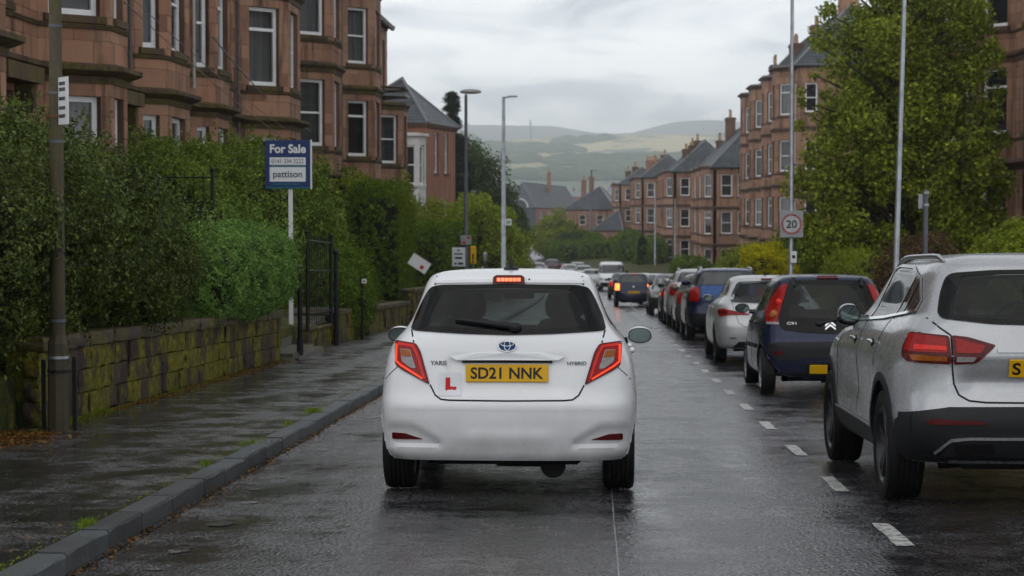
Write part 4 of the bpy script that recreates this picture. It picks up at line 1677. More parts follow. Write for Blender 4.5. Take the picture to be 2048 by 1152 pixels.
    def strip(s, name, view, pts, width, mat, off=0.002, parent=None, side=1, res=0.03, closed=False, thick=0.006):
        """a thin line laid on the body along a path"""
        P = []
        m = len(pts)
        for i in range(m if closed else m - 1):
            a, b = pts[i], pts[(i + 1) % m]
            L = math.hypot(b[0] - a[0], b[1] - a[1])
            n = max(1, int(L / res))
            for k in range(n):
                P.append((a[0] + (b[0] - a[0]) * k / n, a[1] + (b[1] - a[1]) * k / n))
        if not closed:
            P.append(pts[-1])
        mb = MB()
        k = len(P)
        for i, p in enumerate(P):
            q0 = P[(i - 1) % k] if (closed or i > 0) else p
            q1 = P[(i + 1) % k] if (closed or i < k - 1) else p
            d = Vector((q1[0] - q0[0], q1[1] - q0[1]))
            d = d.normalized() if d.length > 0 else Vector((1, 0))
            w = width(i / max(1, k - 1)) if callable(width) else width
            nx, ny = -d.y * w / 2, d.x * w / 2
            for sgn in (-1, 1):
                l, nn = s.hit(view, p[0] + nx * sgn, p[1] + ny * sgn, side)
                mb.v.append(tuple(l + nn * off))
                mb.v.append(tuple(l + nn * (off - thick)))
        for i in range(k if closed else k - 1):
            j = (i + 1) % k
            mb.f += [(i * 4, j * 4, j * 4 + 2, i * 4 + 2), (i * 4 + 1, i * 4, j * 4, j * 4 + 1), (i * 4 + 2, i * 4 + 3, j * 4 + 3, j * 4 + 2)]
        return mb.build(name, mat, parent or s.root, smooth=60)

    def both(s, fn):
        for sd in (-1, 1):
            fn(sd)


def o_faces(me):
    return [tuple(p.vertices) for p in me.polygons]


def arc_poly(cy, cz, r, zmin, n=20):
    """arch opening: circle, straight down below its centre"""
    pts = [(cy + r * math.cos(math.pi * i / n), cz + r * math.sin(math.pi * i / n)) for i in range(n + 1)]
    return [(cy + r, zmin)] + pts + [(cy - r, zmin)]


WHEEL_CACHE = {}


def wheel_meshes(r, w, style, hi):
    key = (round(r, 3), round(w, 3), style, hi)
    if key in WHEEL_CACHE:
        return WHEEL_CACHE[key]
    n = 48 if hi >= 2 else 20
    ri = r * 0.70
    t = MB()
    prof = [(ri, -w * .46), (ri + .02, -w * .5), (r * .86, -w * .53), (r * .955, -w * .49), (r * .99, -w * .38)]
    if hi >= 2:
        for k in range(-2, 3):
            c = k * w * 0.15
            prof += [(r, c - w * .055), (r, c + w * .055), (r - .008, c + w * .06), (r - .008, c + w * .09)]
    else:
        prof += [(r, 0)]
    prof += [(r * .99, w * .38), (r * .955, w * .49), (r * .86, w * .53), (ri + .02, w * .5), (ri, w * .46), (ri - .01, 0)]
    t.lathe(prof, (0, 0, 0), 'x', n, closed=True)
    tm = t.mesh('tyre', 40)
    fixnormals(tm)
    # rim: outer lip, spokes, hub; the outside is at -x
    m = MB()
    m.lathe([(ri + .004, -w * .47), (ri - .012, -w * .49), (ri - .025, -w * .40), (ri - .035, -w * .1), (ri - .035, w * .4), (ri, w * .45)], (0, 0, 0), 'x', n)
    m.lathe([(0.001, -w * .38), (.05, -w * .37), (.062, -w * .30), (.062, 0)], (0, 0, 0), 'x', 16)
    ns = {'five': 5, 'twin': 5, 'nine': 9, 'steel': 8}[style]
    for i in range(ns):
        a0 = 2 * math.pi * i / ns + .3
        offs = (-0.17, 0.17) if style == 'twin' else (0,)
        for of in offs:
            hw = {'five': .045, 'twin': .020, 'nine': .018, 'steel': .04}[style]
            for (ra, rb, xa, xb) in ((.04, ri - .02, -w * .37, -w * .43),):
                a1 = a0 + of * .35
                a2 = a0 + of
                pa = Vector((0, math.cos(a1), math.sin(a1)))
                pb = Vector((0, math.cos(a2), math.sin(a2)))
                ta = Vector((0, -math.sin(a2), math.cos(a2)))
                q = [pa * ra - ta * hw * 1.1, pa * ra + ta * hw * 1.1, pb * rb + ta * hw, pb * rb - ta * hw]
                vs = [(xa if j < 2 else xb, p.y, p.z) for j, p in enumerate(q)] + [((xa if j < 2 else xb) + .035, p.y, p.z) for j, p in enumerate(q)]
                m.add(vs, [(0, 1, 2, 3), (7, 6, 5, 4), (0, 4, 5, 1), (1, 5, 6, 2), (2, 6, 7, 3), (3, 7, 4, 0)])
    rm = m.mesh('rim', 35)
    fixnormals(rm)
    d = MB()
    d.lathe([(.001, 0), (ri * .72, 0), (ri * .72, .02)], (0, 0, 0), 'x', 24)
    dm = d.mesh('brake_disc', 40)
    WHEEL_CACHE[key] = (tm, rm, dm)
    return WHEEL_CACHE[key]


def wheels(car, axles, r, w, style='five', rimmat='rim', xo=None, hi=2):
    tm, rm, dm = wheel_meshes(r, w, style, hi)
    for y in axles:
        for sd in (-1, 1):
            wh = bpy.data.objects.new('wheel', tm)
            COL.objects.link(wh)
            wh.parent = car.root
            wh.name = 'wheel'
            if not tm.materials:
                tm.materials.append(M['tyre'])
            wh.location = (sd * (xo - w * .52), y, r)
            if sd > 0:
                wh.rotation_euler = (0, 0, math.pi)
            rim = bpy.data.objects.new('rim', rm)
            COL.objects.link(rim)
            rim.parent = wh
            if not rm.materials:
                rm.materials.append(M[rimmat])
            rim.material_slots[0].link = 'OBJECT'
            rim.material_slots[0].material = M[rimmat]
            if hi >= 2:
                bd = bpy.data.objects.new('brake_disc', dm)
                COL.objects.link(bd)
                bd.parent = wh
                if not dm.materials:
                    dm.materials.append(M['galv_dk'])
                bd.location = (-w * .12, 0, 0)


def underside(car, z, y0, y1, w, axles, r, zt=None, xo=None, tw=.2):
    m = MB()
    m.box(-w * .62, w * .62, y0 + .12, y1 - .2, z - .04, z + .10, .03)
    m.box(-w * .40, w * .30, y0 + .16, y0 + .60, z - .03, z + .06, .03)       # tow floor
    m.tube([(-w * .1, y0 + .30, z - .01), (w * .38, y0 + .30, z - .01)], .06, 12)
    m.tube([(-w * .70, y0 + .45, z - .03), (-w * .40, y0 + .50, z - .02)], .035, 8)
    m.tube([(w * .38, y0 + .18, z - .05), (w * .38, y0 + .55, z - .05)], .085, 14)
    m.tube([(-w * .5, axles[0], r * .85), (w * .5, axles[0], r * .85)], .045, 10)
    m.box(-w * .60, -w * .52, axles[0] - .08, axles[0] + .5, r * .6, r * .8)
    m.box(w * .52, w * .60, axles[0] - .08, axles[0] + .5, r * .6, r * .8)
    m.build('underbody', 'under', car.root, smooth=35)
    R_ = r + .06
    for y in axles:
        for sd in (-1, 1):
            wl_ = MB()
            prof = [(y + R_ * math.cos(math.pi * i / 12), r + R_ * math.sin(math.pi * i / 12)) for i in range(13)]
            prof = [(max(a_, .24), b_) for a_, b_ in prof]
            xi, xe = sd * (xo - tw - .10), sd * (xo - .035)
            b = len(wl_.v)
            for (yy, zz) in prof:
                wl_.v += [(xi, yy, zz), (xe, yy, zz)]
            k = len(prof)
            for i in range(k - 1):
                wl_.f.append((b + 2 * i, b + 2 * i + 1, b + 2 * i + 3, b + 2 * i + 2))
            wl_.f.append(tuple(b + 2 * i for i in range(k)))
            wl_.build('wheel_arch_liner', 'under', car.root)


def cabin(car, yseat, ydash, zf, w, belt, ztop, rear_seat=True, mirror_y=None):
    """floor, dash, wheel, front seats with head restraints, the rear bench"""
    m = MB()
    m.box(-w * .93, w * .93, .35, ydash + .3, zf, zf + .03)
    m.box(-w * .93, w * .93, ydash, ydash + .45, zf, belt - .03, .06)
    m.build('dashboard', 'lining', car.root)
    m = MB()
    pts = [(.37 + .18 * math.cos(a), ydash - .12, belt - .03 + .18 * math.sin(a)) for a in [2 * math.pi * i / 20 for i in range(21)]]
    m.tube(pts, .016, 8)
    m.box(.20, .54, ydash - .13, ydash - .11, belt - .055, belt - .01)
    m.build('steering_wheel', 'trim', car.root)
    for x in (-.36, .36):
        se = MB()
        n = 22
        prof = [(.13, zf + .25), (.24, zf + .32), (.25, belt - .12), (.22, belt + .06), (.17, belt + .13), (.08, belt + .15)]
        for (hw, z) in prof:
            yy = yseat - (z - zf) * .22
            for k in range(n):
                a = 2 * math.pi * k / n
                se.v.append((x + hw * math.copysign(abs(math.cos(a)) ** .6, math.cos(a)), yy + .075 * math.copysign(abs(math.sin(a)) ** .6, math.sin(a)), z))
        for i in range(len(prof) - 1):
            for k in range(n):
                se.f.append((i * n + k, i * n + (k + 1) % n, (i + 1) * n + (k + 1) % n, (i + 1) * n + k))
        se.f.append(tuple((len(prof) - 1) * n + k for k in range(n)))
        se.box(x - .25, x + .25, yseat - .05, yseat + .48, zf + .12, zf + .28, .05)
        st = se.build('seat', 'seat', car.root, smooth=50)
        hr = MB()
        prof = [(.09, belt + .13), (.135, belt + .17), (.145, belt + .25), (.12, belt + .32), (.05, belt + .345)]
        for (hw, z) in prof:
            yy = yseat - (z - zf) * .22
            for k in range(n):
                a = 2 * math.pi * k / n
                hr.v.append((x + hw * math.copysign(abs(math.cos(a)) ** .7, math.cos(a)), yy + .05 * math.copysign(abs(math.sin(a)) ** .7, math.sin(a)), z))
        for i in range(len(prof) - 1):
            for k in range(n):
                hr.f.append((i * n + k, i * n + (k + 1) % n, (i + 1) * n + (k + 1) % n, (i + 1) * n + k))
        hr.f.append(tuple((len(prof) - 1) * n + k for k in range(n)))
        hr.build('head_restraint', 'seat', st, smooth=60)
    if rear_seat:
        m = MB()
        m.box(-w * .72, w * .72, yseat - 1.05, yseat - .92, zf + .1, belt - .06, .05)
        m.box(-w * .72, w * .72, yseat - .95, yseat - .45, zf + .1, zf + .3, .05)
        m.build('rear_seat', 'seat', car.root)
    if mirror_y:
        m = MB()
        m.box(-.12, .12, mirror_y, mirror_y + .03, ztop - .16, ztop - .09, .025)
        m.build('rear_view_mirror', 'trim', car.root)


def number_plate(car, x, z, w, h, txt, view='r', mat='plate', off=.012, tilt=None):
    l, n = car.hit(view, x, z)
    l0, _ = car.hit(view, x, z - h * .45)
    l1, _ = car.hit(view, x, z + h * .45)
    sg = -1 if view == 'r' else 1
    m = MB()
    m.box(-w / 2, w / 2, -.006, .006, -h / 2, h / 2, .004)
    o = m.build('number_plate', mat, car.root)
    yy = (min(l.y, l0.y, l1.y) if view == 'r' else max(l.y, l0.y, l1.y)) + sg * off
    lean = math.atan2((l1.y - l0.y) if tilt is None else tilt, h * .9)
    o.location = (x, (l0.y + l1.y) / 2 + sg * off, z)
    o.rotation_euler = (-lean if view == 'r' else 0, 0, 0)
    if txt:
        t_ = text('lettering', txt, w * .88 if len(txt) > 3 else w * .14, h * .66, 'black_print', o, .001, bold=0.022, spacing=1.0)
        t_.location = (0, -.0075, 0)
    return o


def wing_mirror(car, y, z, sd, w=.20, h=.125, mat=None, cap='gloss_black', reach=.15):
    l, n = car.hit('s', y, z, sd)
    x0 = abs(l.x)
    m = MB()
    b = []
    prof = [(0.02, .0), (.85, .0), (1.0, .18), (.96, .55), (.70, .85), (.30, 1.0), (.05, .98)]
    n_ = 14
    m.ell((sd * (x0 + reach * .55 + w / 2), y + .05, z + .02), (w / 2, .085, h / 2), 20, 12)
    m.v = [(a_, max(b_, y - .018), c_) for a_, b_, c_ in m.v]
    hs = m.build('wing_mirror', mat or car.paint, car.root, smooth=60)
    g = MB()
    vs = []
    for k in range(24):
        a = 2 * math.pi * k / 24
        vs.append((sd * (x0 + reach * .55 + w / 2) + w * .455 * math.copysign(abs(math.cos(a)) ** .8, math.cos(a)), y - .022, z + .02 + h * .43 * math.copysign(abs(math.sin(a)) ** .85, math.sin(a))))
    vs2 = [(p[0], y + .03, p[2]) for p in vs]
    g.add(vs + vs2, [tuple(range(24))] + [(k, (k + 1) % 24, 24 + (k + 1) % 24, 24 + k) for k in range(24)])
    g.build('mirror_surround', 'gloss_black', hs)
    g = MB()
    c = (sd * (x0 + reach * .55 + w / 2), z + .02)
    vs = [(c[0] + (p[0] - c[0]) * .88, y - .026, c[1] + (p[2] - c[1]) * .86) for p in vs]
    g.add(vs, [tuple(range(24))])
    g.build('mirror_glass', 'mirror', hs)
    a = MB()
    a.tube([(sd * (x0 - .03), y + .04, z - .03), (sd * (x0 + reach * .6), y + .05, z - .02)], [.035, .028], 10)
    a.build('mirror_arm', 'gloss_black', hs)
    return hs


def wiper(car, x0, z0, x1, z1, off=.03, w=.02):
    m = MB()
    pts = []
    for i in range(9):
        t_ = i / 8
        l, n = car.hit('r', x0 + (x1 - x0) * t_, z0 + (z1 - z0) * t_)
        pts.append(l + n * off)
    m.tube(pts, [w * (1.5 - .9 * i / 8) for i in range(9)], 8)
    l, n = car.hit('r', x0, z0)
    m.ell(tuple(l + n * .02), (.045, .035, .032), 12, 8)
    o = m.build('wiper', 'trim', car.root, smooth=50)
    m = MB()
    pts2 = [p + Vector((0, .012, -.012)) for p in pts[2:]]
    m.tube(pts2, .007, 6)
    m.build('wiper_blade', 'trim', o)
    return o


def set_on_road(root, x, y, yaw=0.0, flip=False):
    """x, y of the REAR axle for cars heading away; nose follows the slope"""
    s = slope_at(y)
    root.rotation_euler = (0, 0, yaw + (math.pi if flip else 0))
    if flip:
        root.rotation_euler = (Vector((0, 0, 0)).x - s, 0, yaw + math.pi)
    else:
        root.rotation_euler = (s, 0, yaw)
    root.location = (x, y, road_z(y) + 0.004)


# ---- the white hatchback in front
YR = [(.235, .80, .06, 3.84, 7, 5), (.27, .835, .035, 3.88, 7, 5), (.33, .852, .018, 3.92, 7, 5), (.42, .860, .004, 3.94, 7, 5),
      (.52, .864, .0, 3.95, 7, 5), (.60, .864, .006, 3.94, 7, 5), (.645, .862, .028, 3.93, 7, 5), (.70, .860, .055, 3.90, 7, 5),
      (.80, .852, .075, 3.84, 7, 5), (.90, .836, .095, 3.68, 7, 4.5), (.97, .812, .110, 3.42, 7, 4), (1.03, .775, .130, 3.05, 6.5, 4),
      (1.08, .728, .155, 2.86, 6.5, 4.2), (1.16, .675, .205, 2.68, 6, 4.5), (1.26, .632, .270, 2.45, 6, 4.5), (1.34, .603, .325, 2.26, 6, 4.5),
      (1.395, .585, .352, 2.14, 6, 4.5), (1.425, .570, .360, 2.05, 6, 4.5), (1.455, .548, .385, 1.95, 6, 4.5), (1.478, .50, .45, 1.86, 6, 4.5),
      (1.495, .42, .56, 1.72, 5, 4), (1.506, .28, .78, 1.55, 4, 4), (1.511, .03, 1.12, 1.22, 3, 3)]


def yr_sculpt(P):
    x, y, z = P[:, 0], P[:, 1], P[:, 2]
    rear = y < 0.9
    ax = np.abs(x)
    d = np.zeros_like(x)
    # number-plate panel sunk into the tailgate
    g = np.clip((0.42 - ax) / 0.05, 0, 1) * np.clip((z - 0.665) / 0.03, 0, 1) * np.clip((.925 - z) / 0.03, 0, 1)
    d += 0.022 * g * g * (3 - 2 * g)
    # bumper lower corners: a scooped pocket round the reflectors
    lo = 0.40 - 0.10 * np.clip((ax - 0.40) / .12, 0, 1) * 0
    top = 0.335 + 0.145 * np.clip((ax - 0.40) / 0.22, 0, 1) ** 0.8
    g = np.clip((top - z) / 0.04, 0, 1) * np.clip((z - .312) / 0.035, 0, 1) * np.clip((ax - .36) / .10, 0, 1) * np.clip((.83 - ax) / .05, 0, 1)
    d += 0.030 * g * g * (3 - 2 * g)
    # shoulder crease above the bumper and the lift at its middle
    g = np.exp(-((z - .60) / .022) ** 2) * np.clip((.80 - ax) / .1, 0, 1)
    d -= 0.008 * g
    g = np.exp(-((z - .385) / .05) ** 2) * np.clip((.36 - ax) / .12, 0, 1)
    d -= 0.010 * g
    P[:, 1] += np.where(rear, d, 0)
    # flared arches and a waist line on the flanks
    fl = np.exp(-((z - .55) / .22) ** 2) * (np.exp(-((y - .60) / .42) ** 2) + np.exp(-((y - 3.1) / .42) ** 2))
    P[:, 0] += np.sign(x) * .012 * fl * (ax > .6)
    return P


def white_hatch():
    c = Car('hatchback_car', 'white learner hatchback with lit tail lights, centre foreground', YR, 3, 'p_white', sculpt=yr_sculpt)
    ax, r = (.56, 3.07), .305
    rg = [(-.655, 1.093), (-.60, 1.085), (-.30, 1.068), (0, 1.060), (.30, 1.068), (.60, 1.085), (.655, 1.093), (.632, 1.18), (.575, 1.31), (.535, 1.378),
          (.46, 1.394), (0, 1.400), (-.46, 1.394), (-.535, 1.378), (-.575, 1.31), (-.632, 1.18)]
    rgi = [(p[0] * .84, 1.235 + (p[1] - 1.235) * .82) for p in rg]
    ws = [(-.60, 1.06), (.60, 1.06), (.50, 1.39), (-.50, 1.39)]
    sw = [(.62, 1.12), (2.75, 1.03), (2.2, 1.36), (1.6, 1.42), (.85, 1.40), (.62, 1.30)]
    c.hole('r', rgi)
    c.hole('f', ws)
    c.hole('s', [(p[0] * .97 + .05, 1.23 + (p[1] - 1.23) * .88) for p in sw])
    for a in ax:
        c.hole('s', arc_poly(a, r, r + .045, .1))
    c.finish_body()
    # rear screen: clear middle, black edge band
    c.decal('rear_window', 'r', rgi, 'glass', .007, rnd=.05)
    n = len(rg)
    fo = dens(round_poly(rg, .05), .03)
    fr = MB()
    m_ = len(fo)
    for (px, pz) in fo:
        q = ring_in(rgi, (0, 1.235), (px, pz))
        for t_ in (0, .33, .66, 1):
            l, nn = c.hit('r', px + (q[0] - px) * t_, pz + (q[1] - pz) * t_)
            fr.v.append(tuple(l + nn * .008))
    for i in range(m_):
        j = (i + 1) % m_
        for k in range(3):
            fr.f.append((4 * i + k, 4 * j + k, 4 * j + k + 1, 4 * i + k + 1))
    fr.build('rear_window_edge', 'frit', c.root, smooth=60)
    c.decal('windscreen', 'f', ws, 'glass_lt', .006, rnd=.06)
    for sd in (-1, 1):
        c.decal('side_window', 's', sw, 'glass', .006, side=sd, rnd=.05)
        # tail light
        s_ = sd
        outer = [(s_ * .752, 1.022), (s_ * .615, 1.006), (s_ * .578, .955), (s_ * .511, .735), (s_ * .545, .742), (s_ * .705, .833), (s_ * .742, .870)]
        outer = [(s_ * .758, 1.020), (s_ * .610, 1.005), (s_ * .578, .955), (s_ * .511, .732), (s_ * .700, .828), (s_ * .748, .862)]
        tl = c.decal('tail_light', 'r', outer, 'red_dk', .010, rnd=.02, res=.03)
        cx, cz = s_ * .655, .900
        inn = [(cx + (p[0] - cx) * .91, cz + (p[1] - cz) * .93) for p in outer]
        c.decal('tail_lens', 'r', inn, 'red_lens', .014, tl, rnd=.02, res=.03)
        clr = [(s_ * .710, .965), (s_ * .645, .962), (s_ * .604, .838), (s_ * .640, .842), (s_ * .698, .885)]
        c.decal('reversing_lens', 'r', clr, 'clear_lens', .020, tl, rnd=.012, res=.02)
        am = [(s_ * .706, .960), (s_ * .648, .957), (s_ * .634, .912), (s_ * .702, .918)]
        c.decal('indicator_lens', 'r', am, 'amber', .0225, tl, rnd=.01, res=.02).scale = (1, 1, 1)
        bar = [(s_ * .738, .992), (s_ * .736, .885), (s_ * .700, .856), (s_ * .560, .772)]
        c.strip('light_bar', 'r', bar, .012, 'red_bar', .019, tl)
        c.strip('light_bar', 'r', [(s_ * .728, .995), (s_ * .628, .985), (s_ * .598, .93), (s_ * .548, .775)], .014, 'red_lit', .0175, tl)
        # reflector in the bumper
        c.decal('reflector', 'r', [(s_ * .765, .415), (s_ * .675, .412), (s_ * .555, .375), (s_ * .765, .372)], 'red_dk', .006, rnd=.01, res=.02)
        # shut lines
        c.strip('shut_line', 'r', [(s_ * .650, 1.095), (s_ * .640, 1.06), (s_ * .628, 1.012)], .010, 'seam')
        c.strip('shut_line', 'r', [(s_ * .511, .735), (s_ * .475, .668), (s_ * .435, .640), (s_ * .380, .635)], .010, 'seam')
        c.strip('shut_line', 'r', [(s_ * .495, 1.455), (s_ * .502, 1.42), (s_ * .503, 1.395)], .011, 'seam')
        c.strip('bumper_seam', 'r', [(s_ * .735, .850), (s_ * .79, .80), (s_ * .822, .765)], .005, 'seam')
        wing_mirror(c, 2.38, .975, sd, .20, .135, reach=.05)
        h_ = MB()
        for yy in (1.05, 1.95):
            l, nn = c.hit('s', yy, .93, sd)
            h_.ell((l.x + sd * .02, yy, .93), (.022, .10, .022), 12, 8)
        h_.build('door_handle', 'p_white', c.root, smooth=60)
        c.strip('shut_line', 's', [(.95, .35), (.98, .7), (.86, 1.0), (.84, 1.1)], .009, 'seam', side=sd)
        c.strip('shut_line', 's', [(1.75, .3), (1.74, 1.08)], .009, 'seam', side=sd)
        c.strip('shut_line', 's', [(2.75, .3), (2.80, 1.02)], .009, 'seam', side=sd)
    c.strip('shut_line', 'r', [(-.38, .635), (0, .632), (.38, .635)], .010, 'seam')
    # spoiler lip, roof gutters
    c.strip('spoiler_edge', 'r', [(-.50, 1.412), (-.3, 1.418), (0, 1.420), (.3, 1.418), (.50, 1.412)], .018, 'p_white', .012, thick=.03)
    bl = c.decal('high_brake_light', 'r', [(-.108, 1.402), (.108, 1.402), (.105, 1.438), (.085, 1.446), (-.085, 1.446), (-.105, 1.438)], 'red_dk', .022, res=.03, thick=.03)
    for i in range(6):
        x = -.068 + i * .0272
        c.decal('brake_led', 'r', [(x - .0115, 1.416), (x + .0115, 1.416), (x + .0115, 1.431), (x - .0115, 1.431)], 'red_hot', .0245, bl, res=.02)
    m = MB()
    l, nn = c.hit('r', .138, 1.428)
    m.ell(tuple(l + nn * .004), (.010, .01, .010), 10, 8)
    m.build('washer_nozzle', 'trim', c.root)
    # fin aerial
    l, nn = c.hit('t', 0.005, .64)
    m = MB()
    m.lathe([(.052, 0), (.05, .012), (.030, .022), (.018, .03)], (0, 0, 0), 'z', 16)
    vs = [(-.016, -.035, .018), (.016, -.035, .018), (.016, .07, .018), (-.016, .07, .018), (-.007, -.030, .085), (.007, -.030, .085), (.005, .0, .085), (-.005, .0, .085)]
    m.add(vs, [(0, 1, 5, 4), (1, 2, 6, 5), (2, 3, 7, 6), (3, 0, 4, 7), (4, 5, 6, 7)])
    o = m.build('roof_aerial', 'trim', c.root, smooth=45)
    o.location = l
    # garnish bar over the plate
    g = MB()
    prof = [(-.405, .932), (.405, .932), (.340, .895), (-.340, .895)]
    l, nn = c.hit('r', 0, .95)
    y0 = l.y
    q = [(-.408, .938), (-.2, .944), (0, .946), (.2, .944), (.408, .938), (.338, .898), (.17, .899), (0, .900), (-.17, .899), (-.338, .898)]
    fy = [y0 - .014 + .03 * (abs(p[0]) / .4) ** 2 - (.012 if p[1] < .92 else 0) for p in q]
    n_ = len(q)
    g.add([(p[0], fy[i], p[1]) for i, p in enumerate(q)] + [(p[0], fy[i] + .06, p[1] + .004) for i, p in enumerate(q)],
          [tuple(range(n_))] + [(i, (i + 1) % n_, n_ + (i + 1) % n_, n_ + i) for i in range(n_)])
    g.build('tailgate_handle', 'p_white', c.root, fix=True)
    g = MB()
    g.box(-.30, .30, y0 - .01, y0 + .06, .880, .896)
    g.build('handle_recess', 'seam', c.root)
    number_plate(c, 0, .812, .548, .118, 'SD21 NNK', off=.012)
    # oval emblem of three rings
    l, nn = c.hit('r', 0, .990)
    em = MB()
    def ring(mb, cx, cz, a, b, r_, y, n=28):
        pts = [(cx + a * math.cos(2 * math.pi * i / n), y, cz + b * math.sin(2 * math.pi * i / n)) for i in range(n + 1)]
        mb.tube(pts, r_, 6, cap=False)
    em.lathe([(.001, -.004), (.9, -.004), (1.0, 0), (1.0, .01)], (0, 0, 0), 'y', 30)
    em.v = [(p[0] * .058, p[1], p[2] * .038) for p in em.v]
    eo = em.build('emblem', 'emblem_blue', c.root, smooth=40)
    eo.location = l + nn * .006
    eo.rotation_euler = (-.25, 0, 0)
    rm_ = MB()
    ring(rm_, 0, 0, .058, .038, .0030, -.005)
    ring(rm_, 0, .002, .020, .0335, .0026, -.008)
    ring(rm_, 0, .014, .043, .0165, .0026, -.008)
    rm_.build('emblem_rings', 'chrome', eo, smooth=60)
    for (tx, x, z, w, h) in (('YARIS', -.455, .878, .112, .030), ('HYBRID', .462, .878, .128, .024)):
        l, nn = c.hit('r', x, z)
        t_ = text('badge_lettering', tx, w, h, 'galv_dk', c.root, .003, bold=.01)
        t_.location = l + nn * .005
        t_.rotation_euler = (-.15, 0, -.12 if x < 0 else .12)
    # learner plate
    lp = c.decal('learner_plate', 'r', [(-.452, .662), (-.300, .662), (-.300, .815), (-.452, .815)], 'film', .004, rnd=.008, res=.03, thick=.003)
    c.decal('learner_letter', 'r', [(-.408, .692), (-.336, .692), (-.336, .722), (-.378, .722), (-.378, .782), (-.408, .782)], 'red_print', .0055, lp, res=.03, thick=.002)
    wiper(c, .05, 1.105, -.345, 1.150, .03, .016)
    wheels(c, ax, r, .20, 'five', 'rim', .848, 2)
    underside(c, .24, .03, 3.8, .80, ax, r, xo=.84)
    cabin(c, 1.75, 2.45, .42, .72, 1.0, 1.44, mirror_y=2.2)
    mf = MB()
    mf.box(-.70, .70, .25, .62, .5, .93, .04)
    mf.build('parcel_shelf', 'lining', c.root)
    return c


# ---- the silver crossover at the right edge
GL = [(.30, .84, .14, 4.22, 6, 5), (.36, .885, .07, 4.30, 6, 5), (.45, .908, .02, 4.36, 6, 5), (.58, .915, .0, 4.38, 6, 5), (.64, .913, .02, 4.38, 6, 5), (.74, .912, .045, 4.37, 6, 5),
      (.86, .910, .05, 4.32, 6, 5), (.95, .900, .045, 4.22, 6, 4.5), (1.04, .880, .06, 3.95, 6, 4), (1.10, .855, .085, 3.40, 6, 4), (1.16, .815, .115, 3.12, 5.5, 4.2),
      (1.22, .770, .155, 2.98, 5, 4.5), (1.32, .725, .23, 2.78, 5, 4.5), (1.42, .685, .31, 2.58, 5, 4.5), (1.49, .655, .36, 2.42, 5, 4.5), (1.54, .61, .40, 2.28, 5, 4.5),
      (1.575, .54, .50, 2.15, 5, 4.5), (1.60, .42, .68, 2.0, 5, 4), (1.612, .25, .95, 1.8, 4, 4), (1.618, .03, 1.3, 1.5, 3, 3)]


def gl_sculpt(P):
    x, y, z = P[:, 0], P[:, 1], P[:, 2]
    ax = np.abs(x)
    rear = y < 1.0
    d = .030 * np.exp(-((z - .80) / .07) ** 2) * np.clip((.60 - ax) / .12, 0, 1)       # tailgate's plate hollow
    d += -.012 * np.exp(-((z - .98) / .03) ** 2) * np.clip((.85 - ax) / .1, 0, 1)
    P[:, 1] += np.where(rear, d, 0)
    f = np.exp(-((z - .62) / .30) ** 2) * (np.exp(-((y - .85) / .46) ** 2) + np.exp(-((y - 3.50) / .46) ** 2))
    f2 = -.022 * np.exp(-((z - .68) / .12) ** 2) * np.exp(-((y - 2.2) / .75) ** 2) + .010 * np.exp(-((z - .93) / .035) ** 2) * np.exp(-((y - 2.2) / 1.6) ** 4)
    P[:, 0] += np.sign(x) * (.016 * f + f2) * (ax > .55)
    return P


